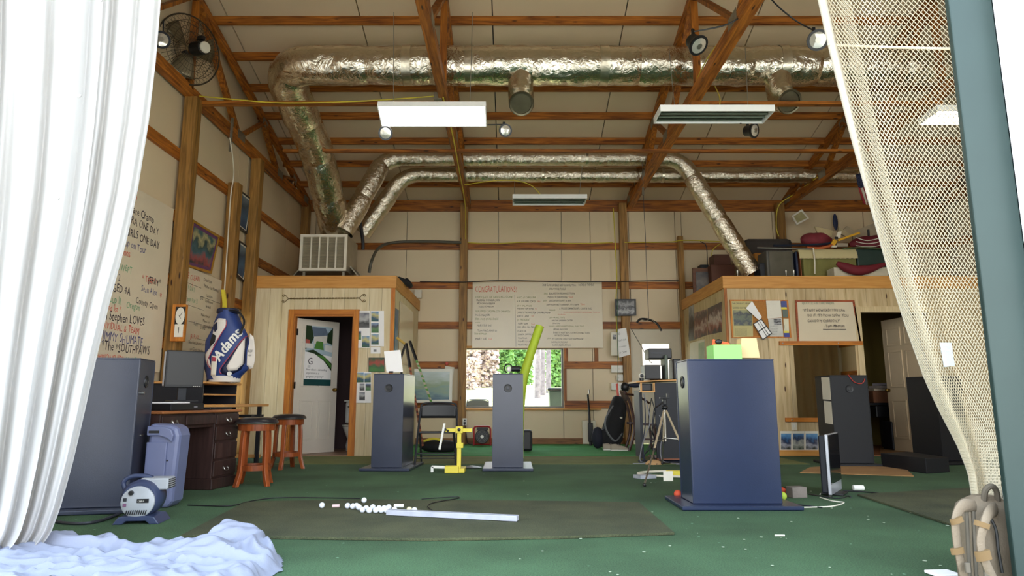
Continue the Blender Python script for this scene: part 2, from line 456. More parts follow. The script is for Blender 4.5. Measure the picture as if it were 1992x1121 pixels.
def TURF(name, a, c):
    m, t, b, N, L = nt(name); b.inputs['Roughness'].default_value = .95
    tc = N.new('ShaderNodeTexCoord'); n = N.new('ShaderNodeTexNoise'); n.inputs['Scale'].default_value = 110; L.new(tc.outputs['Object'], n.inputs['Vector'])
    n2 = N.new('ShaderNodeTexNoise'); n2.inputs['Scale'].default_value = 2.2; n2.inputs['Detail'].default_value = 5; L.new(tc.outputs['Object'], n2.inputs['Vector'])
    r = N.new('ShaderNodeValToRGB'); r.color_ramp.elements[0].color = a; r.color_ramp.elements[1].color = c
    r.color_ramp.elements[0].position = .35; r.color_ramp.elements[1].position = .65
    mx = N.new('ShaderNodeMixRGB'); mx.inputs[0].default_value = .5; L.new(n.outputs['Fac'], mx.inputs[1]); L.new(n2.outputs['Fac'], mx.inputs[2])
    L.new(mx.outputs[0], r.inputs[0]); L.new(r.outputs[0], b.inputs['Base Color'])
    bp = N.new('ShaderNodeBump'); bp.inputs['Strength'].default_value = .6; bp.inputs['Distance'].default_value = .012
    L.new(n.outputs['Fac'], bp.inputs['Height']); L.new(bp.outputs[0], b.inputs['Normal']); return m
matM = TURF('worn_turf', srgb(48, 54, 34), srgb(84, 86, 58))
oliveM = TURF('olive_band', srgb(98, 104, 56), srgb(122, 126, 72))
daylitM = TURF('daylit_green', srgb(58, 128, 66), srgb(84, 160, 90))
STR('floor', MB().bb(XL, XR, YF - .15, YB, -.15, 0), carpetM)
STR('floor_back_daylit', MB().bb(-1.82, 3.31, 10.28, YB - .02, 0, .012), daylitM)  # daylight from rear window and door put into this floor's brighter green
STR('floor_olive_band', MB().bb(-3.1, 3.9, 9.0, 10.275, 0, .006), oliveM)  # thin olive band laid across the floor
grassM = TURF('dry_grass', srgb(150, 150, 96), srgb(196, 192, 140))
gravelM = PM('apron', srgb(176, 172, 160), .9, var=.1, scale=3, bump=.3)
STR('ground_apron', MB().bb(-30, 30, -30, YF - .15, -.2, -.02), gravelM)
lawn = MB(); lawn.grid(lambda u, v: (-40 + 90 * u, YB + .2 + 47 * v, lerp([(0, -.05), (3, -.02), (17, 1.35), (47, 3.0)], 47 * v) + .05 * noise.noise(V(u * 60, v * 30, 0))), 60, 40)
STR('ground_lawn', lawn, grassM, smooth=True)

# --- ceiling: liner panels and purlins
ceil = MB()
JX = [-2.1 + 1.83 * k for k in range(-2, 8)]
JX = [XL] + [j for j in JX if XL < j < XR] + [XR]
XA, XB = XL - .15, XR + .15
roofroot = MB().add([(XA, YF - .2, EAVE + .09), (XB, YF - .2, EAVE + .09), (XB, YM, roofz(YM) + .14), (XA, YM, roofz(YM) + .14), (XB, YB + .2, EAVE + .09), (XA, YB + .2, EAVE + .09)], [(0, 1, 2, 3), (3, 2, 4, 5)])
for yy_ in (YB + .06, YF - .1): roofroot.bb(XL - .1, XR + .1, yy_, yy_ + .1, EAVE - .05, EAVE + .2)
ceiling = STR('ceiling', roofroot, PM('roof_steel', srgb(90, 90, 90), .6), solid=.02)
for a, c in zip(JX, JX[1:]):
    for (y0, y1) in ((YF, YM), (YM, YB)):
        z0, z1 = roofz(y0) + .055, roofz(YM) + .055 if y0 == YF else EAVE + .055
        if y0 == YM: z0 = roofz(YM + 1e-6) + .055
        g = .008
        MB().slab((a + g, y0, z0), (c - g, y0, z0), (c - g, y1, z1), (a + g, y1, z1), -.05).build('roof_panel', roofM, ceiling)
PY = [13 - .645 * k for k in range(0, 8)]
for y in PY[1:] + [6.6, 5.3, 4.0]:
    z = roofz(y)
    e = MB(); e.box(((XL + XR) / 2, y, z - .005), (XR - XL, .045, .12)); e.build('purlin', woodX, ceiling, bevel=.004)

# --- back wall
wz = lambda y: Zat(y, YB)
WX0, WX1 = Xat(903, 700, YB), Xat(1095, 700, YB); WZ0, WZ1 = wz(794), wz(677)
DX0, DX1, DZ1 = Xat(1232, 760, YB), Xat(1326, 760, YB), wz(640)
wb = MB()
for x0, x1, z0, z1 in ((XL, WX0, 0, EAVE), (WX0, WX1, 0, WZ0), (WX0, WX1, WZ1, EAVE), (WX1, DX0, 0, EAVE), (DX0, DX1, DZ1, EAVE), (DX1, XR, 0, EAVE)):
    wb.bb(x0, x1, YB + .06, YB + .16, z0, z1)
skinM = PM('siding', srgb(200, 195, 180), .6)
wall_back = STR('wall_back', wb, skinM)
JB = sorted(set([XL] + [x for x in JX] + [WX0, WX1, DX0, DX1, XR]))
GZ = [.75, 1.5, 2.27, 3.06, 3.85]
for a, c in zip(JB, JB[1:]):
    if c - a < .05: continue
    mx = (a + c) / 2
    rects = [(0, EAVE + .03)]
    if WX0 < mx < WX1: rects = [(0, WZ0), (WZ1, EAVE + .03)]
    if DX0 < mx < DX1: rects = [(DZ1, EAVE + .03)]
    for z0, z1 in rects:
        MB().bb(a + .006, c - .006, YB, YB + .05, z0, z1).build('wall_panel', panelM, wall_back)
for z in GZ:
    segs = [(XL, XR)]
    if WZ0 - .05 < z < WZ1: segs = [(XL, WX0 - .02), (WX1 + .02, XR)]
    if z < DZ1:
        segs = [q for s in segs for q in ([(s[0], min(s[1], DX0 - .05)), (DX1 + .05, s[1])] if s[1] > DX1 else [s])]
    for s0, s1 in segs:
        MB().bb(s0, s1, YB - .045, YB - .001, z - .07, z + .07).build('girt', woodX, wall_back, bevel=.004)
MB().bb(XL, XR, YB - .05, YB - .002, EAVE - .19, EAVE + .035).build('eave_beam', woodX, wall_back, bevel=.005)
STR('baseboard_back', MB().bb(XL, DX0 - .06, YB - .045, YB - .002, .013, .12), WD('base_x', srgb(170, 118, 66), srgb(120, 78, 40), 'X'))
PX = [-4.1, -.95, 2.2, 5.33, 8.5]
for k, x in enumerate(PX):
    MB().bb(x - .075, x + .075, YB - .2, YB - .05, .013 if k in (1, 2) else 0, EAVE - .06).build('post', postM, wall_back, bevel=.006)
MB().bb(Xat(1328, 600, 12.9) - .05, Xat(1328, 600, 12.9) + .05, YB - .17, YB - .05, .0, wz(463)).build('short_post', postM, wall_back, bevel=.005)
for px in (1101, 1160):
    x = Xat(px, 700, YB); MB().bb(x - .035, x + .035, YB - .045, YB - .001, 1.57, 1.86).build('stud', woodZ, wall_back)
x = Xat(1100, 750, YB); MB().bb(x - .03, x + .02, YB - .05, YB - .001, .82, 1.43).build('stud', woodZ, wall_back)

# --- left wall with its girts, posts
LY0, LY1, LZ0, LZ1 = 9.78, 10.11, .12, 2.12
wl = MB()
for a, c, e, g in ((YF, LY0, 0, EAVE + .1), (LY1, YB + .1, 0, EAVE + .1), (LY0, LY1, 0, LZ0), (LY0, LY1, LZ1, EAVE + .1)): wl.bb(XL - .12, XL - .02, a, c, e, g)
wall_left = STR('wall_left', wl, skinM)
ys = [YF + 1.83 * k for k in range(6)] + [YB]
yl = sorted(ys + [LY0, LY1])
for a, c in zip(yl, yl[1:]):
    for z0, z1 in ([(0, LZ0), (LZ1, EAVE + .05)] if a >= LY0 - .01 and c <= LY1 + .01 else [(0, EAVE + .05)]):
        MB().bb(XL - .02, XL + .02, a + .006, c - .006, z0, z1).build('wall_panel', panelM, wall_left)
for z in GZ:
    for a, c in ([(YF, LY0 - .02), (LY1 + .02, YB - .05)] if z < LZ1 else [(YF, YB - .05)]):
        MB().bb(XL + .021, XL + .065, a, c, z - .07, z + .07).build('girt', woodY, wall_left, bevel=.004)
w2 = MB()
for a, c, e, g in ((LY0, LY0 + .02, LZ0, LZ1), (LY1 - .02, LY1, LZ0, LZ1), (LY0 + .04, LY1 - .04, LZ0, LZ0 + .04), (LY0 + .04, LY1 - .04, LZ1 - .04, LZ1)): w2.bb(XL - .1, XL + .04, a, c, e, g)
win2 = STR('window_2', w2, white)
STR('ground_side', MB().bb(-30, XL - .2, YF - .15, YB + .2, -.2, -.04), grassM)
for y, zt in ((8.0, EAVE - .14), (9.42, 3.96), (10.195, EAVE - .14), (4.6, EAVE - .14)):
    MB().bb(XL + .066, XL + .22, y - .08, y + .08, 0, zt).build('post', postM, wall_left, bevel=.006)
gl = [(XL + .02, YF), (XL + .02, YB)]
MB().extr([(XL - .02, YF, EAVE + .05), (XL - .02, YB, EAVE + .05), (XL - .02, YM, roofz(YM) + .14)], (-.08, 0, 0)).build('gable', panelM, wall_left)
# --- right wall
wall_right = STR('wall_right', MB().bb(XR + .02, XR + .12, YF, YB + .1, 0, EAVE + .1), skinM)
for a, c in zip(ys, ys[1:]):
    MB().bb(XR - .02, XR + .02, a + .006, c - .006, 0, EAVE + .05).build('wall_panel', panelM, wall_right)
for z in GZ: MB().bb(XR - .065, XR - .021, YF, YB - .05, z - .07, z + .07).build('girt', woodY, wall_right)
MB().extr([(XR + .02, YF, EAVE + .05), (XR + .02, YB, EAVE + .05), (XR + .02, YM, roofz(YM) + .14)], (.08, 0, 0)).build('gable', panelM, wall_right)
# --- front wall: two wide bay openings, white siding outside, dark green steel jamb between them
OT = 3.95
JA, JB_, JC, JD = -3.7, 2.05, 3.15, 6.2
wf = MB()
wsid = PM('white_siding', srgb(240, 242, 244), .45, var=.02)
for x0, x1, z0, z1 in ((XL - .1, JA, 0, EAVE + .1), (JA, JB_, OT, EAVE + .1), (JB_ + .206, JC, 0, EAVE + .1), (JC, JD, OT, EAVE + .1), (JD, XR + .1, 0, EAVE + .1)):
    wf.bb(x0, x1, YF - .1, YF, z0, z1)
wall_front = STR('wall_front', wf, wsid)
jg = PM('green_steel', srgb(36, 54, 51), .45, .2, .04)
tr = MB(); tr.bb(JB_, JB_ + .205, YF - .03, YF - .0, -.02, OT)
jam = STR('trim_1', tr, jg, bevel=.006)
MB().bb(JB_ + .206, JB_ + .226, YF - .034, YF - .0, -.02, OT + .1).build('edge_trim', PM('skylit_trim', srgb(150, 186, 222), .35), jam, bevel=.004)  # edge strip of the jamb; sky light's blue is put into its colour
MB().bb(JC - .03, JC + .02, YF - .13, YF + .01, -.02, OT).build('door_track', jg, jam)

# --- roof trusses
def truss(x, label, w=.09, doubled=True):
    r = T('roof_truss', label, 'truss', (x, YM, EAVE - .14), group=None)
    zb = EAVE - .07; h_ = .13
    MB().bar((x, YF, zb), (x, YB - .02, zb), w, h_ + .02).build('bottom_chord', woodY, r, bevel=.005)
    def tz(y): return roofz(y) - .07 - .07
    for a, c in ((YF, YM), (YB - .02, YM)):
        MB().bar((x, a, EAVE - .0), (x, c, tz(YM)), w * .8, .13).build('top_chord', woodY, r, bevel=.004)
    nodesB = [YF + .5, 4.7, 6.4, YM, 9.5, 11.2, YB - .5]
    nodesT = [YF + 1.0, 5.5, 7.0, YM, 8.9, 10.4, 12.0]
    seq = [(nodesB[1], nodesT[0]), (nodesB[1], nodesT[1]), (nodesB[2], nodesT[1]), (nodesB[2], nodesT[3] - .05), (nodesB[4], nodesT[3] + .05), (nodesB[4], nodesT[5]), (nodesB[5], nodesT[5]), (nodesB[5], nodesT[6]), (YM, YM)]
    for a, c in seq:
        MB().bar((x, a, zb + .03), (x, c, tz(c) + (0.0 if c != YM else -.03)), .045, .09, (1, 0, 0)).build('web_member', woodZ, r)
    for y in (nodesB[1], nodesB[2], nodesB[4], nodesB[5], YB - .3):
        for sx in (-1, 1): MB().box((x + sx * (w / 2 + .002), y, zb + .045), (.003, .26, .13)).build('gusset_plate', galv, r)
    for y in (nodesT[1], nodesT[5], nodesT[6]):
        for sx in (-1, 1): MB().box((x + sx * (w * .4 + .002), y, tz(y) + .0), (.003, .2, .13), rx=math.atan(SL) * (1 if y < YM else -1)).build('gusset_plate', galv, r)
    return r
truss(PX[0] + .0, 'timber roof truss running back along the top of the left wall')
truss(PX[1] + .07, 'timber roof truss on the post left of the congratulations board', w=.11)
truss(PX[2] + .16, 'timber roof truss on the post right of the congratulations board, strung with a yellow cable', w=.13)
truss(PX[3] + .14, 'timber roof truss above the loft of the office, left of the hanging flag')
truss(PX[4], 'timber roof truss furthest right, behind the netting')
# lateral braces between trusses
def brace(x0, x1, y, z0, z1, label):
    o = MB().bar((x0, y, z0), (x1, y, z1), .085, .038).build('lateral_brace', woodX)
    return tag(o, label, 'timber brace')
zb_ = EAVE - .165
brace(PX[0], PX[1] + .1, 8.1, zb_, zb_ + .005, 'long thin timber brace below the big foil duct, yellow cable along it')
brace(PX[2] + .1, PX[3] + .2, 8.1, zb_, zb_, 'timber brace behind the right hand duct outlet')
brace(PX[0] + .6, PX[1] + .07, 9.75, zb_, zb_, 'timber brace crossing in front of the descending fat duct')
brace(PX[1] + .07, PX[2] + .16, 9.75, zb_ + .0, zb_, 'timber brace just above the twin small ducts, between the middle trusses')
brace(PX[2] + .16, PX[3] + .14, 9.75, zb_, zb_, 'timber brace right of the middle truss, above the thin duct')

# ============================================================ RESTROOM BOX (left)
RX0, RX1, RY, RZ = XL + .05, -1.83, 10.28, 2.60
BT, BB = Zat(537, RY), Zat(561, RY)
dx0, dx1, dzt = Xat(566, 740, RY), Xat(684, 740, RY), Zat(613, RY)
wr = MB()
for x0, x1, z0, z1 in ((RX0, dx0, 0, BB), (dx0, dx1, dzt, BB), (dx1, RX1 - .02, 0, BB)):
    wr.bb(x0, x1, RY + .02, RY + .1, z0, z1)
wall_rf = STR('wall_restroom_front', wr, PM('stud_core', srgb(160, 140, 110), .7))
def planks(wall, x0, x1, y, holes, z0, z1, w, mat, th=.018, axis='x', seed=0):
    rr = random.Random(seed); n = max(1, round((x1 - x0) / w)); w = (x1 - x0) / n
    for i in range(n):
        a = x0 + i * w + .002; c = x0 + (i + 1) * w - .002
        spans = [(z0, z1)]
        cuts = [a, c]
        segs = [(a, c)]
        for (hx0, hx1, hz0, hz1) in holes:
            ns = []
            for s in segs:
                if s[1] <= hx0 or s[0] >= hx1: ns.append(s); continue
                if s[0] < hx0: ns.append((s[0], hx0))
                if s[1] > hx1: ns.append((hx1, s[1]))
                mid0, mid1 = max(s[0], hx0), min(s[1], hx1)
                for q0, q1 in ((z0, hz0), (hz1, z1)):
                    if q1 - q0 > .02: plank1(wall, mid0, mid1, y, q0, q1, th, mat, axis, rr)
            segs = ns
        for s in segs: plank1(wall, s[0], s[1], y, z0, z1, th, mat, axis, rr)
def plank1(wall, a, c, y, z0, z1, th, mat, axis, rr):
    d = rr.uniform(0, .003)
    if axis == 'x': MB().bb(a, c, y - d, y + th, z0, z1).build('plank', mat, wall)
    else: MB().bb(y + d, y - th, a, c, z0, z1).build('plank', mat, wall)
planks(wall_rf, RX0, RX1, RY, [(dx0, dx1, -1, dzt)], 0.0, BB, .2, plankL, seed=1)
ws = MB().bb(RX1 - .1, RX1 - .02, RY + .02, YB - .05, 0, BB)
wall_rs = STR('wall_restroom_side', ws, MATS['stud_core'])
planks(wall_rs, RY, YB - .06, RX1, [], 0.013, BB, .2, plankL, th=.018, axis='y', seed=2)
tr = MB().bb(RX0 - .0, RX1 + .03, RY - .03, RY + .02, BB, BT)
STR('trim_2', tr, planeX, bevel=.003)
STR('trim_3', MB().bb(RX1 - .02, RX1 + .03, RY + .021, YB - .052, BB, BT), planeY, bevel=.003)
STR('trim_4', MB().bb(RX1 - .05, RX1 + .012, RY - .014, RY - .001, 0, BB), trimZ)
STR('ceiling_restroom', MB().bb(RX0, RX1 - .03, RY + .03, YB - .06, BB - .02, BB + .1), PM('ply_top', srgb(170, 140, 96), .8))
# room inside: dark maroon
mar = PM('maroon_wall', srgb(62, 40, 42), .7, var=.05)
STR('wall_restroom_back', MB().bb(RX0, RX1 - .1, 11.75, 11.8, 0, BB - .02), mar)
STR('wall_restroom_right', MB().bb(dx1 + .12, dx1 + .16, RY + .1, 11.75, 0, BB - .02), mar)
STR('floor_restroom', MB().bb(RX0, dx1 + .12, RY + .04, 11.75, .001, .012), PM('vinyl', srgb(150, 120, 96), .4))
fr = MB(); w_ = .085
dt = STR('trim_5', MB().bb(dx0 - w_, dx0, RY - .03, RY - .003, 0, dzt + w_), trimZ, bevel=.004)
MB().bb(dx1, dx1 + w_, RY - .03, RY - .003, 0, dzt + w_).build('casing', trimZ, dt, bevel=.004)
MB().bb(dx0, dx1, RY - .03, RY - .003, dzt, dzt + w_).build('casing', trimX, dt, bevel=.004)
MB().bb(dx0, dx0 + .02, RY - .003, RY + .1, 0, dzt).build('jamb', trimZ, dt)
MB().bb(dx1 - .02, dx1, RY - .003, RY + .1, 0, dzt).build('jamb', trimZ, dt)
MB().bb(dx0 + .02, dx1 - .02, RY - .003, RY + .1, dzt - .02, dzt).build('jamb', trimX, dt)
# door leaf (panelled) helper
def door_leaf(name, hinge, ang, w, h, mat, panels, knob_side, th=.04, knobM=brass, z=.015):
    M = Matrix.Translation((hinge[0], hinge[1], z)) @ Matrix.Rotation(ang, 4, 'Z')
    o = MB(M).bb(0, w, 0, th, 0, h).build(name, mat, bevel=.003); o['kind'] = 'structure'
    for (x0, x1, z0, z1) in panels:
        for yy in (-.012, th + .0):
            f = MB(M)
            t_ = .026
            for q in ((x0, x1, z0, z0 + t_), (x0, x1, z1 - t_, z1), (x0, x0 + t_, z0 + t_, z1 - t_), (x1 - t_, x1, z0 + t_, z1 - t_)):
                f.bb(q[0], q[1], yy, yy + .012, q[2], q[3])
            f.bb(x0 + .04, x1 - .04, yy + (.004 if yy < 0 else 0), yy + (.012 if yy < 0 else .008), z0 + .04, z1 - .04)
            f.build('door_panel', mat, o, bevel=.002)
    kx = w - .06 if knob_side else .06
    for s in (-1, 1):
        y0 = 0 if s < 0 else th
        k = MB(M); k.cyl((kx, y0, .98), (kx, y0 + s * .03, .98), .012, 10); k.ball((kx, y0 + s * .05, .98), .028, 12, 8); k.lathe([(.03, 0), (.03, .006)], (kx, y0 + s * .006, .98), 14, (0, s, 0))
        k.build('door_knob', knobM, o, smooth=True)
    for hz in (.25, h * .5, h - .22):
        MB(M).box((.0, -.004, hz), (.03, .012, .1)).build('hinge', black, o)
    return o, M
pw = lambda w: [(.1, w / 2 - .04, .2, .82), (w / 2 + .04, w - .1, .2, .82), (.1, w / 2 - .04, 1.02, 1.62), (w / 2 + .04, w - .1, 1.02, 1.62), (.1, w / 2 - .04, 1.7, h1 - .14), (w / 2 + .04, w - .1, 1.7, h1 - .14)]
h1 = dzt - .05
d1, M1 = door_leaf('door_1', (dx0 + .025, RY + .09), R(52), .8, h1, PM('door_paint', srgb(226, 218, 204), .45, var=.02), pw(.8), True)
# poster on the restroom door
po = T('poster', 'tall house and garden poster with a G mark taped on the open restroom door', 'poster', (M1 @ V(.4, -.03, 1.0))[:3])
def pq(mb, x0, x1, z0, z1, y): mb.bb(x0, x1, y - .001, y, z0, z1)
px0, px1, pz0, pz1 = .15, .66, 1.04, 1.98
MB(M1).bb(px0, px1, -.0165, -.0145, pz0, pz1).build('sheet', paperW, po)
MB(M1).bb(px0 + .0, px1, -.0185, -.0167, pz0, pz0 + .1).build('footer_band', PM('teal_ink', srgb(20, 70, 70), .5), po)
pm = MB(M1)
A = lambda u, w: (px0 + u * (px1 - px0), -.0175, pz0 + w * (pz1 - pz0))
pm.m = 0; pm.add([A(0, .56), A(1, .5), A(1, 1), A(0, 1)], [(0, 1, 2, 3)])
def flat(mb, idx, pts, lift): mb.m = idx; mb.add([(A(u, w)[0], A(u, w)[1] - lift, A(u, w)[2]) for u, w in pts], [tuple(range(len(pts)))])
flat(pm, 1, [(0, .6), (.18, .66), (.3, .8), (.2, 1), (0, 1)], .001); flat(pm, 2, [(.2, .98), (.72, .98), (.85, .86), (.3, .82)], .0015)
flat(pm, 3, [(.3, .82), (.8, .86), (.8, .72), (.3, .7)], .001); flat(pm, 1, [(.78, .74), (1, .7), (1, 1), (.8, .88)], .002)
flat(pm, 4, [(.32, .62), (.68, .6), (.64, .74), (.4, .75)], .003); flat(pm, 5, [(0, .62), (.3, .62), (.3, .7), (0, .7)], .003)
flat(pm, 5, [(.72, .59), (1, .57), (1, .68), (.72, .7)], .003); flat(pm, 1, [(.0, .57), (.35, .53), (.7, .42), (1, .25), (1, .38), (.7, .5), (.3, .6)], .004)
flat(pm, 4, [(.38, .52), (.7, .44), (.98, .3), (.98, .36), (.7, .5)], .005); flat(pm, 6, [(.0, .7), (.16, .7), (.14, .76), (0, .77)], .0045)
pm.build('printed_picture', [PM('print_sky', srgb(170, 190, 200), .4), PM('print_tree', srgb(40, 60, 38), .4), PM('print_roof', srgb(104, 118, 136), .4), PM('print_wall', srgb(214, 210, 200), .4), PM('print_lawn', srgb(84, 136, 62), .4), PM('print_fence', srgb(222, 222, 216), .4), PM('print_flower', srgb(180, 90, 80), .4)], po)
tx = MB(M1); tx.text('G', (px0 + .06, -.0185, 1.37), (1, 0, 0), (0, 0, 1), .15, narrow=.85)
for i, s_ in enumerate(('How about a demanding', 'inspiration as a', 'gorgeous property?"')): tx.text(s_, (px0 + .04, -.0185, 1.275 - i * .055), (1, 0, 0), (0, 0, 1), .048)
for i in range(3): tx.text('GARDENS', (px0 + .06, -.0185, 1.345 - i * .015), (1, 0, 0), (0, 0, 1), .014)
tx.build('lettering', inkK, po)
# toilet
to = T('toilet', 'white toilet with cistern inside the dark restroom', 'toilet', (-2.62, 11.35, .012))
c_ = MB(); c_.box((-2.60, 11.62, .62), (.46, .2, .36)); c_.build('cistern', white, to, bevel=.03)
MB().box((-2.60, 11.61, .815), (.5, .23, .03)).build('cistern_lid', white, to, bevel=.01)
bw = MB(); bw.lathe([(.13, .012), (.14, .1), (.12, .2), (.17, .32), (.2, .4), (.17, .41)], (-2.6, 11.3, 0), 20, sy=1.25); bw.build('bowl', white, to, smooth=True)
MB().lathe([(.205, .41), (.21, .43), (.0, .44)], (-2.6, 11.3, 0), 20, sy=1.25).build('seat_lid', white, to, smooth=True)
MB().cyl((-2.78, 11.51, .72), (-2.74, 11.49, .72), .012, 8).build('flush_lever', steel, to)
tag(MB().lathe([(.02, 0), (.055, 0), (.055, .1), (.02, .1)], (dx1 + .04, 10.95, .86), 14, (1, 0, 0)).build('toilet_roll', paperW), 'white toilet roll at the right side inside the restroom doorway', 'toilet roll')

# ============================================================ OFFICE BOX (right)
OX0, OX1, OY = 3.32, XR - .03, 10.3
ox0, ox1, ozt = Xat(1684, 740, OY), Xat(1684, 740, OY) + 1.05, Zat(608, OY)
mx0, mx1, mz0, mz1 = Xat(1547, 740, OY), Xat(1668, 740, OY), Zat(813, OY), Zat(672, OY)
wo = MB()
for x0, x1, z0, z1 in ((OX0, ox0, 0, BB), (ox0, ox1, ozt, BB), (ox1, OX1, 0, BB)): wo.bb(x0 + (.03 if x0 == OX0 else 0), x1, OY + .02, OY + .1, z0, z1)
wall_of = STR('wall_office_front', wo, MATS['stud_core'])
planks(wall_of, OX0, OX1, OY, [(ox0, ox1, -1, ozt)], 0, BB, .31, plankR, seed=4)
wall_os = STR('wall_office_side', MB().bb(OX0 + .02, OX0 + .1, OY + .1, YB - .05, 0, BB), MATS['stud_core'])
for i, (a, c) in enumerate(((10.32, 10.9), (10.9, 11.5), (11.5, 12.1), (12.1, 12.6), (12.6, 12.94))):
    MB().bb(OX0, OX0 + .02, a + .002, c - .002, .013, BB).build('plank', plankR, wall_os)
STR('trim_6', MB().bb(OX0 - .03, OX1, OY - .03, OY + .02, BB, BT), planeX, bevel=.003)
STR('trim_7', MB().bb(OX0 - .03, OX0 + .02, OY + .021, YB - .052, BB, BT), planeY, bevel=.003)
STR('trim_8', MB().bb(OX0 - .012, OX0 + .03, OY - .016, OY - .002, 0, BB), woodZ)
STR('ceiling_office', MB().bb(OX0 + .03, OX1, OY + .03, YB - .06, BB - .02, BB + .1), MATS['ply_top'])
ol = PM('olive_wall', srgb(150, 128, 60), .7, var=.04)
STR('wall_office_back', MB().bb(OX0 + .12, OX1, 12.6, 12.65, 0, BB - .02), ol)
STR('baseboard_office', MB().bb(OX0 + .06, ox0 - .08, OY - .02, OY - .004, 0.007, .09), planeX)
palet = WD('pale_trim', srgb(226, 204, 160), srgb(204, 180, 134), 'Z', knots=False, var=.05)
dt2 = STR('trim_9', MB().bb(ox0 - .09, ox0, OY - .026, OY - .004, 0, ozt + .09), palet, bevel=.003)
MB().bb(ox1, ox1 + .09, OY - .026, OY - .004, 0, ozt + .09).build('casing', palet, dt2, bevel=.003)
MB().bb(ox0, ox1, OY - .026, OY - .004, ozt, ozt + .09).build('casing', palet, dt2, bevel=.003)
h1 = ozt - .03
d2, M2 = door_leaf('door_2', (ox1 - .02, OY + .06), R(97), .96, h1, PM('door_paint_cream', srgb(222, 200, 164), .45, var=.02), pw(.96), True)
STR('floor_office', MB().bb(OX0 + .12, OX1, OY + .03, 12.6, .001, .012), PM('office_floor', srgb(150, 96, 60), .6, var=.2))

# ============================================================ REAR DOOR AND WINDOW
dM = PM('steel_door', srgb(214, 204, 180), .45, var=.02)
o = MB()
gz0, gz1 = wz(740), wz(669); gx0, gx1 = Xat(1250, 700, YB), Xat(1303, 700, YB)
for q in ((DX0, gx0, .013, DZ1), (gx1, DX1, .013, DZ1), (gx0, gx1, .013, gz0), (gx0, gx1, gz1, DZ1)): o.bb(q[0], q[1], YB + .01, YB + .055, q[2], q[3])
door3 = STR('door_3', o, dM)
glass = bpy.data.materials.new('window_glass'); glass.use_nodes = True
gn = glass.node_tree.nodes['Principled BSDF']; gn.inputs['Transmission Weight'].default_value = 1; gn.inputs['Roughness'].default_value = 0; gn.inputs['IOR'].default_value = 1.02; gn.inputs['Base Color'].default_value = (.96, .98, .97, 1)
frost = bpy.data.materials.new('frosted_glass'); frost.use_nodes = True
gn = frost.node_tree.nodes['Principled BSDF']; gn.inputs['Transmission Weight'].default_value = .9; gn.inputs['Roughness'].default_value = .35; gn.inputs['IOR'].default_value = 1.2
MB().bb(gx0, gx1, YB + .03, YB + .04, gz0, gz1).build('door_glass', frost, door3)
fr = MB()
for q in ((gx0 - .03, gx0, gz0 - .03, gz1 + .03), (gx1, gx1 + .03, gz0 - .03, gz1 + .03), (gx0, gx1, gz0 - .03, gz0), (gx0, gx1, gz1, gz1 + .03)): fr.bb(q[0], q[1], YB - .004, YB + .01, q[2], q[3])
fr.build('glass_bead', dM, door3, bevel=.003)
for s_ in ((DX0 - .05, DX0, 0.013, DZ1 + .05), (DX1, DX1 + .05, 0.013, DZ1 + .05), (DX0, DX1, DZ1, DZ1 + .05)):
    MB().bb(s_[0], s_[1], YB - .02, YB + .055, s_[2], s_[3]).build('door_frame', dM, door3, bevel=.003)
k = MB(); k.cyl((DX0 + .07, YB + .01, .98), (DX0 + .07, YB - .04, .98), .012, 8); k.ball((DX0 + .07, YB - .05, .98), .03, 10, 6); k.build('door_knob', brass, door3, smooth=True)
win = MB()
for q in ((WX0, WX0 + .03, WZ0, WZ1), (WX1 - .03, WX1, WZ0, WZ1), (WX0 + .03, WX1 - .03, WZ0, WZ0 + .03), (WX0 + .03, WX1 - .03, WZ1 - .03, WZ1)): win.bb(q[0], q[1], YB + .02, YB + .1, q[2], q[3])
window = STR('window_1', win, PM('grey_vinyl', srgb(120, 122, 118), .5))
MB().bb(WX0 + .03, WX1 - .03, YB + .055, YB + .06, WZ0 + .03, WZ1 - .03).build('window_pane', glass, window)
MB().bb(XL - .05, XL - .045, LY0 + .04, LY1 - .04, LZ0 + .04, LZ1 - .04).build('window_pane', glass, win2)
STR('trim_10', MB().bb(WX0 - .0, Xat(1168, 795, YB), YB - .14, YB - .046, WZ0 - .035, WZ0 - .003), planeX, bevel=.003)
STR('trim_11', MB().bb(Xat(906, 680, YB), Xat(1167, 680, YB), YB - .06, YB - .046, WZ1 - .01, WZ1 + .035), planeX, bevel=.003)
# ============================================================ BEYOND THE WINDOW
leafM = PM('leaf_green', srgb(120, 160, 90), .8, var=.35, scale=3); brushM = PM('dry_brush', srgb(196, 176, 170), .9, var=.3, scale=4)
barkM = PM('grey_bark', srgb(122, 112, 118), .9, var=.3, scale=8)
def bush(x, y, w, h, mat, label, n=420, seed=0, leaf=.16, z0=1.2):
    rr = random.Random(seed); mb = MB()
    for i in range(n):
        a = rr.uniform(0, 2 * PI); e = rr.uniform(0, 1) ** .5; z = rr.uniform(.0, 1)
        rad = (1 - (z - .35) ** 2 * 1.4)
        c = V(x + math.cos(a) * e * w / 2 * rad, y + math.sin(a) * e * w / 2 * rad * .7, z0 + z * h)
        s_ = leaf * rr.uniform(.6, 1.4); q = Matrix.Rotation(rr.uniform(0, 6.28), 4, 'Z') @ Matrix.Rotation(rr.uniform(-1, 1), 4, 'X')
        mb.add([c + q @ V(-s_, 0, -s_ * .6), c + q @ V(s_, 0, -s_ * .4), c + q @ V(s_ * .7, s_ * .3, s_ * .6), c + q @ V(-s_ * .6, -s_ * .2, s_ * .7)], [(0, 1, 2, 3)])
    mb.cyl((x, y, z0), (x, y, z0 + h * .5), .06, 6)
    return mb.build('bush', mat)
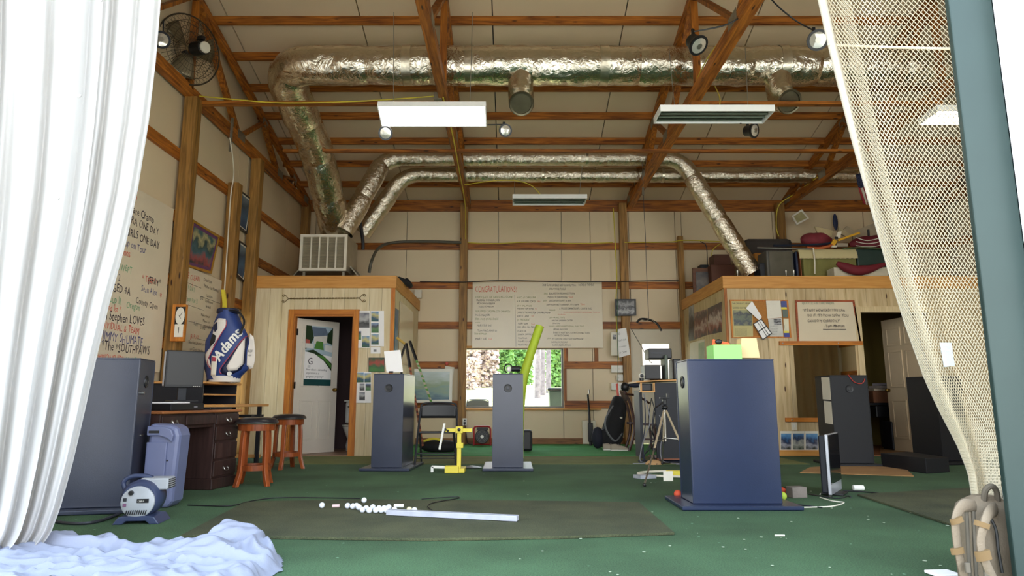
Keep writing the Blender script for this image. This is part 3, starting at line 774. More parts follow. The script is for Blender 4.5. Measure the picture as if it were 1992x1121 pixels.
for i, (px, y, w, h, mt, lb) in enumerate(((905, 30, 1.2, 4.2, brushM, 'pale leafless brush at the far left behind the back lawn'), (940, 32, 1.5, 4.6, brushM, 'pale leafless brush beside the green bush beyond the window'),
        (972, 34, 1.5, 4.4, leafM, 'green bush beyond the window, left of the foam noodle'), (1008, 36, 1.7, 5, leafM, 'green bush beyond the window, behind the foam noodle'),
        (1086, 32, 1.3, 5, leafM, 'green bush beyond the window, right of the grey tree trunks'), (1275, 30, 5, 6, brushM, 'pale brush seen hazily through the back door glass'))):
    o = bush(Xat(px, 700, y), y, w, h, mt, lb, seed=i, n=2600, leaf=.11); tag(o, lb, 'bush', 'brush behind the lawn')
for i, (px, lb) in enumerate(((1045, 'grey tree trunk beyond the window, nearest the foam noodle'), (1055, 'middle grey tree trunk beyond the window'), (1066, 'grey tree trunk beyond the window, nearest the green bush'))):
    x = Xat(px, 700, 26 + i); tr_ = MB(); tr_.tube([(x, 26 + i, .9), (x + .03, 26 + i, 3), (x - .03, 26 + i, 6)], [.12, .1, .08], 10)
    tag(tr_.build('tree_trunk', barkM, smooth=True), lb, 'tree', 'tree trunks behind the building')
# wheelie bin against the outside wall
x = Xat(1090, 770, 13.9); b_ = T('rubbish_bin', 'dark rubbish bin outside the window at its right edge', 'bin', (x, 13.9, -.05))
MB().extr([(x - .2, 13.7, -.05), (x + .2, 13.7, -.05), (x + .24, 13.7, 1.02), (x - .24, 13.7, 1.02)], (0, .45, 0)).build('bin_body', PM('bin_green', srgb(70, 84, 74), .5), b_, bevel=.02)
MB().box((x, 13.93, 1.05), (.54, .54, .06)).build('bin_lid', black, b_, bevel=.02)
x = Xat(1097, 700, 13.6)
tag(MB().bb(x - .06, x + .03, 13.4, 13.5, -.05, 2.4).build('fence_post', barkM, bevel=.01), 'grey weathered post outside at the right side of the window', 'post')

# ============================================================ FOIL DUCTS
def duct(label, path, r, rad, seams, fm, step=.06, seg=20, tapes=(), seed=0, name='foil_duct', rf=None):
    root = T(name, label, 'duct', tuple(path[0]))
    P = fillet(path, rad, 12)
    Q = [P[0]]
    for a, c in zip(P, P[1:]):
        n = max(1, int((c - a).length / step))
        for k in range(1, n + 1): Q.append(a.lerp(c, k / n))
    S = [0.0]
    for a, c in zip(Q, Q[1:]): S.append(S[-1] + (c - a).length)
    tot = S[-1]; sm = [q * tot for q in seams]
    ups = None; vs = []
    for i, p in enumerate(Q):
        t = (Q[min(i + 1, len(Q) - 1)] - Q[max(i - 1, 0)]).normalized()
        if ups is None: ups = t.orthogonal().normalized()
        a = t.cross(ups).normalized(); ups = a.cross(t).normalized()
        pinch = max([math.exp(-((S[i] - q) / .035) ** 2) for q in sm] + [0]) * .07
        ring = []
        for k in range(seg):
            th = 2 * PI * k / seg
            nz = noise.noise(V(math.cos(th) * 1.5 + seed, math.sin(th) * 1.5, S[i] * 2.6)) * .07 + noise.noise(V(math.cos(th) * 4, math.sin(th) * 4 + seed, S[i] * 7)) * .035 + noise.noise(V(math.cos(th) * 2.5, math.sin(th) * 2.5 + seed, S[i] * 26)) * .022
            ring.append(p + (a * math.cos(th) + ups * math.sin(th)) * (lerp(rf, S[i] / tot) if rf else r) * (1 + nz - pinch))
        vs.append(ring)
    cuts = [0] + [min(range(len(S)), key=lambda i: abs(S[i] - q)) for q in sm] + [len(S) - 1]
    for a, c in zip(cuts, cuts[1:]):
        if c <= a: continue
        mb = MB(); mb.add([p for ring in vs[a:c + 1] for p in ring], [(i * seg + k, i * seg + (k + 1) % seg, (i + 1) * seg + (k + 1) % seg, (i + 1) * seg + k) for i in range(c - a) for k in range(seg)])
        mb.build('duct_section', fm, root, smooth=True)
    for q in tapes:
        i = min(range(len(S)), key=lambda i: abs(S[i] - q * tot)); i = max(1, min(i, len(Q) - 3))
        j = i + 2
        mb = MB(); mb.add([Q[w] + (p - Q[w]) * 1.02 for w in (i, i + 1, j) for p in vs[w]], [(e * seg + k, e * seg + (k + 1) % seg, (e + 1) * seg + (k + 1) % seg, (e + 1) * seg + k) for e in range(2) for k in range(seg)])
        mb.build('tape_band', foilT, root, smooth=True)
    return root
DZ = 5.30
big = duct('fat foil wrapped duct crossing the roof and bending down to the cooler', [(7.9, 8.45, DZ), (-3.15, 8.42, DZ), D(617, 296, 10.0), D(655, 452, 11.05)], .262, .42,
    [.12, .19, .27, .335, .44, .545, .64, .70, .78, .85, .9, .95], foil, tapes=(.30, .47, .6, .66), seg=28, seed=1)
for px, lab, ax in ((1013, 'left', V(.02, -.75, -.66)), (1512, 'right', V(.12, -.8, -.58))):
    x = Xat(px, 150, 8.42)
    c0 = V(x, 8.4, DZ - .15)
    P = fillet([c0, c0 + V(0, -.02, -.34), c0 + V(0, -.02, -.34) + ax.normalized() * .26], .2, 6)
    ns = MB(); ns.tube(P, [.17] * (len(P) - 1) + [.155], 20, cap=False); ns.build('outlet_elbow', foil, big, smooth=True)
    e = P[-1]; rg = MB(); q = ax.normalized()
    rg.lathe([(.155, -.02), (.165, 0), (.155, .015), (.135, .01), (.125, -.08), (0, -.09)], e, 22, q); rg.build('outlet_collar', PM('duct_inside', srgb(120, 112, 90), .4, .8), big, smooth=True)
    MB().disc(e - q * .07, .12, q, 20).build('damper_plate', dgrey, big)
a1 = D(740, 311, 11.25); a1.x = -2.22; z1 = 5.0
duct('thin foil duct, the upper and nearer of the two running level, dropping behind the printers', [D(668, 452, 10.85), V(-2.22, 11.15, z1), V(2.95, 11.15, z1), D(1462, 531, 11.2)], .125, .3,
    [.08, .16, .24, .3, .4, .52, .6, .68, .78, .88, .95], foilS, step=.022, seg=22, tapes=(.35, .56), seed=4, rf=[(0, .17), (.14, .17), (.2, .135), (.74, .13), (.8, .165), (1, .17)])
duct('thin foil duct, the lower and farther of the two, ending over the office loft', [D(705, 455, 11.65), V(-1.95, 11.55, 4.84), V(5.9, 11.55, 4.82), V(6.6, 11.6, 4.84)], .125, .3,
    [.09, .18, .26, .33, .42, .48, .56, .64, .74, .85], foilS, step=.022, seg=22, tapes=(.38, .6), seed=9, rf=[(0, .15), (.1, .15), (.16, .125), (1, .125)])

# evaporative cooler on the restroom roof
c0 = D(585, 456, 10.75); c1 = D(673, 527, 10.75)
cz0, cz1 = c1.z, c0.z
ac = T('cooler_unit', 'boxy cream air cooler with louvred face on legs above the restroom', 'cooler', ((c0.x + c1.x) / 2, 11.05, BT - .05))
MB().bb(c0.x, c1.x, 10.78, 11.5, cz0, cz1).build('casing', PM('cooler_case', srgb(176, 164, 138), .5, .3), ac, bevel=.01)
g = MB()
g.bb(c0.x, c1.x, 10.745, 10.779, cz1 - .045, cz1); g.bb(c0.x, c1.x, 10.745, 10.779, cz0, cz0 + .045)
g.bb(c0.x, c0.x + .045, 10.745, 10.779, cz0 + .045, cz1 - .045); g.bb(c1.x - .045, c1.x, 10.745, 10.779, cz0 + .045, cz1 - .045)
g.build('face_frame', cream, ac)
wd = (c1.x - c0.x - .09) / 5
for k in range(1, 5): MB().bb(c0.x + .045 + wd * k - .012, c0.x + .045 + wd * k + .012, 10.75, 10.779, cz0 + .045, cz1 - .045).build('grille_bar', cream, ac)
lv = MB()
n = 26
for k in range(n):
    z = cz0 + .05 + (cz1 - cz0 - .1) * k / n; lv.box(((c0.x + c1.x) / 2, 10.772, z), (c1.x - c0.x - .09, .014, .006), rx=R(35))
lv.build('louvre_slats', PM('louvre_grey', srgb(140, 130, 108), .5), ac, kind='stuff')
for x in (c0.x + .06, c1.x - .06):
    for y in (10.85, 11.4): MB().bb(x - .02, x + .02, y - .02, y + .02, BT - .05, cz0).build('leg', galv, ac)
for s_ in (-1, 1):
    xx = c0.x if s_ < 0 else c1.x
    MB().slab((xx + s_ * .02, 10.9, cz0 + .1), (xx + s_ * .02, 11.4, cz0 + .1), (xx + s_ * .28, 11.4, BT - .04), (xx + s_ * .28, 10.9, BT - .04), .02).build('side_apron', galv, ac)
p = D(693, 415, 11.3)
cz = MB(); cz.tube(spline([D(700, 408, 11.3), D(702, 440, 11.3), D(706, 470, 11.3), D(706, 486, 11.3)]), .03, 8); cz.cyl(D(700, 408, 11.3), D(699, 400, 11.3), .035, 8)
cz.build('refrigerant_hose', black, ac)
pl = [D(718, 531, 11.9), D(724, 505, 11.9), D(738, 482, 12.4), D(765, 472, 12.86), D(830, 470, 12.86), D(897, 472, 12.78)]
tag(MB().tube(spline(pl), .028, 8).build('conduit_pipe', PM('conduit_grey', srgb(92, 88, 76), .5), smooth=True), 'grey conduit curving up from the restroom roof along the back wall', 'pipe')

# ============================================================ LIGHT FIXTURES
tubeOn = EM('lit_tube', (1, .93, .82, 1), 14.0); tubeOff = PM('dark_tube', srgb(90, 100, 84), .3)
refl = PM('reflector_white', srgb(240, 240, 236), .3, var=.02); reflD = PM('reflector_dull', srgb(84, 88, 72), .35, .4)
def fixture(x0, x1, yn, zn, yf, zf, lit, label, wires=(), ntube=4):
    """shallow tray open to below; near edge (yn,zn), far edge (yf,zf)"""
    r = T('fluorescent_fixture', label, 'light fixture', ((x0 + x1) / 2, (yn + yf) / 2, max(zn, zf) + .06))
    u = V(0, yf - yn, zf - zn); w = u.length; u.normalize(); up = V(1, 0, 0).cross(u).normalized()
    if up.z < 0: up = -up
    O = V(x0, yn, zn); L_ = x1 - x0
    pt = lambda a, b_, c_: O + V(a, 0, 0) + u * b_ + up * c_
    def bx(m, a0, a1, b0, b1, c0, c1):
        m.add([pt(a, b_, c_) for a in (a0, a1) for b_ in (b0, b1) for c_ in (c0, c1)], [(0, 1, 3, 2), (4, 6, 7, 5), (0, 4, 5, 1), (2, 3, 7, 6), (0, 2, 6, 4), (1, 5, 7, 3)])
    h_ = MB(); bx(h_, 0, L_, 0, w, .06, .07); bx(h_, 0, L_, 0, .012, 0, .06); bx(h_, 0, L_, w - .012, w, 0, .06); bx(h_, 0, .012, .012, w - .012, 0, .06); bx(h_, L_ - .012, L_, .012, w - .012, 0, .06)
    h_.build('housing', refl, r)
    rf = MB(); bx(rf, .013, L_ - .013, .013, w - .013, .05, .058); rf.build('reflector', refl if lit else reflD, r)
    for k in range(ntube):
        b_ = w * (k + .5) / ntube
        MB().cyl(pt(.03, b_, .025), pt(L_ - .03, b_, .025), .0125, 10).build('tube', tubeOn if lit else tubeOff, r, smooth=True)
    for (ax, top) in wires:
        MB().tube([pt(ax, w / 2, .07), top], .004, 5).build('hanging_wire', steel, r)
    return r
z1_ = EAVE - .1
fixture(Xat(738, 226, 7.0), Xat(946, 226, 7.0), 6.86, Zat(206, 6.86), 7.14, Zat(247, 7.14), True, 'lit four tube fluorescent fixture hanging in front of the big duct', [(.15, V(-1.35, 7.0, 5.2)), (1.0, V(-.45, 7.0, 5.2))])
fixture(Xat(1277, 230, 6.9), Xat(1494, 230, 6.9), 6.7, Zat(216, 6.7), 7.05, Zat(241, 7.05), False, 'unlit fluorescent fixture hanging between middle truss and netting', [(.2, V(1.75, 6.9, 4.7)), (1.0, V(2.6, 6.9, 4.7))])
fixture(Xat(997, 390, 10.7), Xat(1139, 390, 10.7), 10.45, Zat(386, 10.45), 10.88, Zat(400, 10.88), False, 'small unlit fluorescent fixture hanging above the congratulations board', [(.03, V(Xat(1002, 340, 10.7), 10.7, 4.7)), (1.1, V(Xat(1133, 340, 10.7), 10.7, 4.7))])
fixture(Xat(1796, 230, 7.0), Xat(1796, 230, 7.0) + 1.2, 6.75, Zat(216, 6.75), 7.1, Zat(244, 7.1), True, 'lit fluorescent fixture seen through the netting', [(.1, V(4.6, 7, 4.7)), (1.1, V(5.5, 7, 4.7))], ntube=2)
# round work lamps
lens = PM('lamp_lens', srgb(226, 222, 210), .12, .6, .05)
def worklamp(c, face, r_, label, body=black, cable=None, top=None):
    face = Vector(face).normalized(); o = T('work_lamp', label, 'lamp', tuple(c))
    MB().lathe([(r_ * .45, -r_ * 1.3), (r_ * .7, -r_ * 1.25), (r_ * .78, -r_ * .6), (r_ * 1.0, -.01), (r_ * 1.06, 0), (r_ * 1.06, .015), (r_ * .93, .015)], c, 20, face).build('lamp_body', body, o, smooth=True)
    MB().lathe([(r_ * .93, .012), (r_ * .6, .02), (0, .026)], c, 20, face).build('lens', lens, o, smooth=True)
    MB().lathe([(0, .027), (r_ * .3, .026), (r_ * .3, .03), (0, .031)], c, 14, face).build('bulb', steel, o, smooth=True)
    t_ = Vector(c) - face * r_ * .9 + V(0, 0, r_ * 1.1)
    MB().bar(Vector(c) - face * r_ * .8, t_ + V(0, 0, .03), .03, .02).build('bracket', body, o)
    if top is not None: MB().tube([t_, top], .008, 6).build('arm', body, o)
    if cable: MB().tube(spline([t_] + cable), .008, 6).build('cable', black, o)
    return o
worklamp(D(750, 259, 7.1), (.1, -.9, -.45), .075, 'round silver work lamp under the left end of the lit fixture', dgrey, top=D(752, 246, 7.1))
worklamp(D(983, 254, 7.6), (.25, -.9, -.3), .075, 'round silver work lamp right of the lit fixture', dgrey, top=D(949, 243, 7.2))
worklamp(D(1466, 254, 7.4), (.6, -.75, -.25), .085, 'round work lamp below the right end of the unlit fixture', black, top=D(1440, 240, 7.0))
worklamp(D(1358, 88, 6.3), (.35, -.55, -.75), .10, 'black work lamp on a cable in front of the middle truss, left of the pair', black, [D(1420, 45, 6.25), D(1478, 2, 6.2), D(1490, -30, 6.2)])
worklamp(D(1590, 78, 6.3), (-.1, -.9, -.5), .10, 'black work lamp at the edge of the netting, right of the pair', black, [D(1545, 38, 6.25), D(1502, 0, 6.2), D(1492, -30, 6.2)])
worklamp(D(314, 78, 7.2), (.35, -.9, -.2), .095, 'round work lamp peeping past the curtain edge, beside the cage fan', dgrey, top=D(318, 40, 7.3))

# big cage fan on the left wall
fc = D(368, 97, 7.75); fx = V(.86, -.48, -.16).normalized()
fan = T('cage_fan', 'large wall fan in a round wire cage above the left posts', 'fan', tuple(fc))
q = fx.to_track_quat('Z', 'Y').to_matrix().to_4x4(); MF = Matrix.Translation(fc) @ q; Rf = .425
wire = PM('cage_wire', srgb(70, 60, 46), .5, .4)
for nm, zz in (('front_cage', 1), ('rear_cage', -1)):
    cg = MB(MF)
    for k in range(48):
        a = 2 * PI * k / 48
        cg.tube([(.07 * math.cos(a), .07 * math.sin(a), zz * .11), (.3 * math.cos(a + .1), .3 * math.sin(a + .1), zz * .1), (Rf * math.cos(a + .15), Rf * math.sin(a + .15), zz * .0)], .0022, 4, cap=False)
    for rr_ in (.12, .2, .28, .35): 
        cg.tube([(rr_ * math.cos(2 * PI * k / 30), rr_ * math.sin(2 * PI * k / 30), zz * (.11 if rr_ < .3 else .06)) for k in range(30)], .003, 4, True)
    cg.build(nm, wire, fan)
MB(MF).tube([(Rf * math.cos(2 * PI * k / 36), Rf * math.sin(2 * PI * k / 36), 0) for k in range(36)], .01, 6, True).build('rim', wire, fan, smooth=True)
for k in range(3):
    a = 2 * PI * k / 3 + .4; bl = MB(MF)
    def bf(u, v, a=a):
        rr_ = .06 + u * .3; th = a + (v - .5) * (1.1 - .3 * u); return (rr_ * math.cos(th), rr_ * math.sin(th), (v - .5) * .1)
    bl.grid(bf, 5, 5); bl.build('blade', PM('fan_blade', srgb(130, 116, 90), .4, .5), fan, solid=.003, smooth=True)
MB(MF).cyl((0, 0, .1), (0, 0, .3), .085, 16).build('motor', black, fan, bevel=.01)
MB(MF).cyl((0, 0, .3), (0, 0, .33), .07, 16).build('motor_cap', cream, fan, bevel=.01)
mc = MF @ V(0, 0, -.1)
MB().bar(mc, (XL + .1, mc.y + .1, mc.z - .1), .05, .05).build('wall_bracket', dgrey, fan)
MB(MF).box((.0, .13, .2), (.05, .05, .1)).build('switch_box', black, fan, bevel=.005)
# ============================================================ CURTAIN, NET, FLOOR CLOTH
curtM = CLOTH('curtain_cloth', (.70, .69, .68, 1), .38, .2, 300)
XRT = [(-260, 320), (-100, 318), (0, 313), (120, 303), (240, 289), (370, 268), (470, 246), (590, 213), (700, 187), (810, 163), (900, 142), (990, 117), (1040, 98), (1065, 78), (1092, 40)]
def curtain_part(u0, u1, n, ph, nm, lab_parent, dd=0.0, amp=.055):
    mb = MB()
    def f(u, v):
        y = -260 + v * 1352
        xr = lerp(XRT, y); xl = -260 + 60 * v
        uu = u0 + (u1 - u0) * u
        gather = 1 + .9 * v ** 3
        d = 3.12 + .42 * v ** 1.5 + dd
        s_ = math.sin(2 * PI * n * uu + ph + .9 * math.sin(3 * v + uu * 5)) + .45 * math.sin(2 * PI * n * 2.3 * uu + 1.7 * v * 2)
        d += amp * s_ * (1 - .3 * v) + .02 * noise.noise(V(uu * 9, v * 7, ph))
        x = xl + (xr - xl) * uu
        x += 6 * math.sin(2 * PI * n * uu * 1.0 + 1.2 + 3 * v) * (1 - uu)
        p = D(x, y, d)
        p.z = max(p.z, .01)
        return p
    mb.grid(f, 150, 90)
    return mb.build(nm, curtM, lab_parent, smooth=True)
cu = T('curtain', 'long white curtain gathered at the left side of the doorway', 'curtain', (-2.6, 3.2, 3.4))
curtain_part(0, .80, 7, 0, 'curtain_panel', cu)
curtain_part(.70, 1.0, 11, 1.3, 'curtain_edge_panel', cu, .1, .03)
for px, py in ((197, 1), (155, 187), (113, 386)):
    c = D(px, py, 3.02); MB().lathe([(.004, 0), (.0085, .0), (.0085, .004), (.004, .004)], c, 14, (0, -1, .1)).build('snap', steel, cu)
MB().cyl((-3.7, 3.1, 3.45), (-.9, 3.1, 3.45), .02, 10).build('curtain_rail', steel, cu)

# cloth heap on the floor
pts = [(-120, 1100), (0, 1088), (60, 1066), (130, 1064), (200, 1070), (290, 1078), (385, 1082), (430, 1068), (470, 1058), (520, 1064), (548, 1088), (548, 1112), (515, 1130), (515, 1200), (-120, 1200)]
poly = [G(*p) for p in pts]
def inside_dist(x, y):
    ins = False; dm = 9
    n = len(poly)
    for i in range(n):
        a, b_ = poly[i], poly[(i + 1) % n]
        if (a.y > y) != (b_.y > y) and x < (b_.x - a.x) * (y - a.y) / (b_.y - a.y) + a.x: ins = not ins
        ab = V(b_.x - a.x, b_.y - a.y, 0); t = max(0, min(1, ((x - a.x) * ab.x + (y - a.y) * ab.y) / ab.length_squared))
        dm = min(dm, math.hypot(x - a.x - ab.x * t, y - a.y - ab.y * t))
    return dm if ins else -dm
mb = MB(); NX, NY = 150, 70; X0, X1, Y0, Y1 = -3.3, -1.1, 2.95, 4.2
idx = {}
for j in range(NY + 1):
    for i in range(NX + 1):
        x = X0 + (X1 - X0) * i / NX; y = Y0 + (Y1 - Y0) * j / NY
        dd = inside_dist(x, y)
        if dd < -.012: continue
        k = min(max(dd, 0) / .07, 1); k = k * k * (3 - 2 * k)
        wx = x + .12 * noise.noise(V(x * 3, y * 3, 2)); wy = y + .12 * noise.noise(V(x * 3, y * 3, 7))
        r1_ = 1 - abs(noise.noise(V(wx * 3.2, wy * 7, 0))) * 2.4; r2_ = 1 - abs(noise.noise(V(wx * 8, wy * 13, 5))) * 2.4
        lump = .095 * math.exp(-((x + 1.56) / .16) ** 2 - ((y - 3.85) / .10) ** 2) + .05 * math.exp(-((x + 1.45) / .25) ** 2 - ((y - 3.6) / .2) ** 2) + .05 * math.exp(-((x + 2.35) / .35) ** 2 - ((y - 3.75) / .12) ** 2)
        idx[(i, j)] = len(mb.v); mb.v.append((x, y, .006 + k * (.022 + .05 * max(r1_, 0) + .03 * max(r2_, 0) + lump)))
for j in range(NY):
    for i in range(NX):
        q = [(i, j), (i + 1, j), (i + 1, j + 1), (i, j + 1)]
        if all(a in idx for a in q): mb.f.append(tuple(idx[a] for a in q)); mb.mi.append(0)
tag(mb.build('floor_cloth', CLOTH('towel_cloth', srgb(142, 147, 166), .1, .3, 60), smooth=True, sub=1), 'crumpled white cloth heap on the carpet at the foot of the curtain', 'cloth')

# netting: real lattice of cords hung beside the green jamb
NL = [(-180, 1566), (-60, 1582), (0, 1592), (90, 1612), (180, 1634), (260, 1654), (340, 1676), (440, 1704), (540, 1732), (640, 1764), (740, 1800), (800, 1828), (865, 1862), (920, 1884), (985, 1894)]
NR = [(-180, 1813), (0, 1838), (400, 1886), (760, 1930), (985, 1952)]
def netp(u, v, dd=0):
    y = -180 + 1165 * v
    xl = lerp(NL, y); xr = lerp(NR, y)
    uu = u ** 1.25
    d = 3.36 - .3 * u + .10 * math.sin(u * 9 + 2.5 * v) * (1 - u) + dd
    return D(xl + (xr - xl) * uu, y, d)
net = T('netting', 'white knotted bay netting pulled back beside the green jamb', 'netting', (1.75, 3.1, 0))
def lattice(nu, nv, r_, u1, dd):
    mb = MB()
    for j in range(nv):
        for i in range(nu + 1):
            a = (i + .5 * (j % 2)) / nu
            for s_ in (-.5, .5):
                c = a + s_ / nu
                if c < -.001 or c > 1.001 or a > 1.001: continue
                p = netp(a * u1, j / nv, dd); q = netp(c * u1, (j + 1) / nv, dd)
                # triangular cord, cheap
                t = (q - p).normalized(); n_ = t.cross(V(0, 1, 0)).normalized() * r_; w_ = V(0, r_, 0)
                mb.add([p + n_, p - n_ * .5 + w_, p - n_ * .5 - w_, q + n_, q - n_ * .5 + w_, q - n_ * .5 - w_], [(0, 1, 4, 3), (1, 2, 5, 4), (2, 0, 3, 5)])
    return mb
netM = PM('net_cord', srgb(218, 206, 180), .8, var=.04)
lattice(27, 200, .0021, 1.0, 0).build('net_mesh', netM, net, kind='stuff')
lattice(11, 200, .0021, .34, .07).build('net_fold', netM, net, kind='stuff')
hem = MB()
def hf(u, v):
    p = netp(0, v); q = D(0, 0, 1)
    return p + V(-.004 + .05 * u, -.02 * math.sin(u * PI), 0)
hem.grid(hf, 4, 60); hem.build('edge_hem', CLOTH('hem_cloth', (.62, .57, .47, 1), .2, .2, 80), net, smooth=True, solid=.003)
MB().tube([netp(1, k / 40) + V(.004, -.012, 0) for k in range(41)], .009, 6).build('side_rope', white, net, smooth=True)
MB().tube([D(lerp(NL, 88) + (lerp(NR, 94) - lerp(NL, 88)) * k / 20, 86 + 9 * (k / 20) ** .6, netp(k / 20, .23).y - .01) for k in range(21)], .007, 6).build('cross_rope', netM, net, smooth=True)
c = [D(1828, 667, 3.0), D(1850, 667, 3.0), D(1857, 712, 3.0), D(1836, 714, 3.0)]
MB().slab(*c, .002).build('plastic_tag', CLOTH('clear_plastic', (.6, .64, .68, 1), .5, .4, 60), net)

# ============================================================ MATS
def gmat(name, label, P, th, mat, cat='mat'):
    P = [Vector(p) for p in P]
    o = MB().extr([V(p.x, p.y, th) for p in P], (0, 0, -th + .001)).build(name, mat, bevel=.004); return tag(o, label, cat)
Q = [G(352, 1040, .02), G(600, 1044, .02), G(830, 1047, .02), G(1080, 1043, .02), G(1312, 1035, .02), G(1243, 976, .02), G(1000, 973, .02), G(700, 971, .02), G(478, 975, .02)]
gmat('hitting_mat', 'large worn olive hitting mat with golf balls on it', Q, .018, matM)
A_, B_ = G(1668, 965), G(1880, 1034)
gmat('hitting_mat', 'worn olive hitting mat at the right, half behind the netting', [A_, B_, B_ + V(2.6, .9, 0), A_ + V(2.6, .9, 0)], .016, matM)
cork = WD('cork_mat', srgb(176, 136, 88), srgb(150, 110, 66), 'X', knots=False, rough=.9)
gmat('cork_mat', 'tan cork mat on the carpet under the dark pillar with taped notes', [G(1556, 921), G(1778, 928), G(1762, 913), G(1700, 903), G(1575, 911)], .012, cork)
gmat('door_mat', 'orange brown mat at the office doorway', [G(1712, 886), G(1800, 890), G(1796, 874), G(1712, 872)], .02, cork)

# ============================================================ LAUNCH MONITOR PILLARS
HP = 1.14
def pillar(label, loc, rz, w=.37, dp=.69, hole='front', base=(.6, .92), mat=navy, eye_glass=False, h=HP):
    """local frame: narrow face w along x, deep side dp along y; front is -y"""
    r = T('camera_pillar', label, 'pillar', (loc[0], loc[1], 0), rz)
    MB().bb(-w / 2, w / 2, -dp / 2, dp / 2, .035, h).build('body', mat, r, local=True, bevel=.006)
    MB().bb(-base[0] / 2, base[0] / 2, -base[1] / 2, base[1] / 2, .004, .034).build('base_board', mat, r, local=True, bevel=.006)
    MB().bb(-w / 2 + .0, w / 2, -dp / 2, dp / 2, h + .0005, h + .008).build('top_cap', mat, r, local=True)
    y = -dp / 2; x = 0; z = h - .17
    ax = (0, -1, 0)
    MB().lathe([(.0, -.004), (.032, -.003), (.034, .004), (.047, .006), (.05, 0)], (x, y - .001, z), 22, ax).build('lens_ring', black, r, local=True, smooth=True)
    MB().lathe([(0, .006), (.018, .005), (.02, .001)], (x, y - .001, z), 16, ax).build('lens', dgrey if eye_glass else black, r, local=True)
    for s_ in (-1, 1): MB().bb(s_ * w / 2 - .008 if s_ > 0 else -w / 2, w / 2 if s_ > 0 else -w / 2 + .008, y - .004, y - .0003, .036, h).build('corner_edge', mat, r, local=True)
    return r
th = R(12)
# left one: hole end faces right-back (+x), broad side to the camera
nc = G(246, 996); cx = nc.x - .37 / 2 * math.sin(th) - .69 / 2 * math.cos(th); cy = nc.y + .37 / 2 * math.cos(th) - .69 / 2 * math.sin(th)
pb = pillar('big dark blue camera pillar at the left, beside the curtain and the blower', (cx, cy), R(90) + th, eye_glass=True)
MB().lathe([(.012, 0), (.012, .02), (.0, .022)], (-.09, -.346, .88), 12, (0, -1, 0)).build('lock', steel, pb, local=True, smooth=True)
MB().bb(-.03, .03, -.352, -.346, .55, .556).build('vent_slot', steel, pb, local=True)
pillar('slim dark blue camera pillar with a white sheet on top, by the restroom', (Xat(757, 912, 8.3) , 8.55), R(-3), eye_glass=False)
pillar('slim dark blue camera pillar with a black gadget on top, before the window', (Xat(988, 912, 8.3), 8.55), 0, eye_glass=True)
pillar('large dark blue camera pillar right of centre with a green box on top', (1.4 + .345, 5.36 + .185), R(-90), w=.37, dp=.69, base=(.6, .92), mat=deepblue)
pn = pillar('almost black camera pillar with two taped notes, before the office mirror', (G(1672, 908).x - .02, 8.98), R(-3), w=.47, dp=.5, mat=charcoal, base=(.6, .7))
pillar('dark camera pillar half hidden behind the netting beside the office door', (Xat(1832, 905, 9.35), 9.35), R(12), w=.42, dp=.5, mat=charcoal, base=(.8, .9))
blk = MB().extr([G(1715, 909), G(1803, 922), G(1848, 919), G(1768, 905)], (0, 0, .17))
tag(blk.build('low_dark_box', charcoal, bevel=.008), 'long low dark box lying on the carpet before the office door', 'box')
# notes taped to the dark pillar (left side face)
def note(name, label, P, mat, lines, ink, cat='paper', sz=None, th=.002):
    P = [Vector(p) for p in P]  # tl, tr, br, bl
    o = T(name, label, cat, tuple((P[2] + P[3]) / 2))
    n_ = (P[1] - P[0]).cross(P[3] - P[0]).normalized()
    MB().slab(P[0], P[1], P[2], P[3], th).build('sheet', mat, o)
    if lines:
        xd = (P[1] - P[0]); yd = (P[0] - P[3]); W_, H_ = xd.length, yd.length; k = len(lines)
        s_ = sz or H_ / (k + 1) * .62; mb = MB()
        for i, ln in enumerate(lines):
            L_ = sum(GL.get(c_, GL[' '])[2] for c_ in ln) * .75
            ss = min(s_, W_ * .86 / max(L_, .1))
            mb.text(ln, P[0] - yd * ((i + 1) / (k + .6)) + xd * .07 - n_ * .0 + n_ * (.002 if n_.y < 0 or n_.dot(P[0] - V(0, 0, EYE)) < 0 else -.002), xd, yd, ss, jit=.05)
        mb.build('lettering', ink, o)
    return o
Mp = FR[pn.name]
lx = -.235 - .002
f_ = lambda yy, z: (Mp @ V(lx, yy, z))
note('paper_note', 'upper white note taped on the dark pillar before the mirror', [f_(.02, 1.13), f_(-.24, 1.12), f_(-.24, .83), f_(.02, .84)], paper, ['PLEASE KEEP THE', 'BAY AREA CLEAN', 'AND RETURN ALL', 'BALLS TO THE', 'BASKET. THANK', 'YOU FOR YOUR', 'HELP'], inkK)
note('paper_note', 'lower white note taped on the dark pillar before the mirror', [f_(.0, .82), f_(-.24, .81), f_(-.24, .52), f_(.0, .53)], paper, ['DO NOT TOUCH', 'THE CAMERAS OR', 'MOVE THE PILLARS', 'THEY ARE ALL', 'LINED UP WITH', 'THE MATS'], inkK)
MB().tube(spline([Mp @ V(.0, -.25, 1.155), Mp @ V(.06, -.27, 1.06), Mp @ V(.15, -.27, 1.04), Mp @ V(.2, -.25, 1.1), Mp @ V(.2, -.1, 1.155)]), .005, 6).build('red_cord', PM('red_cord', srgb(190, 60, 50), .5), pn)

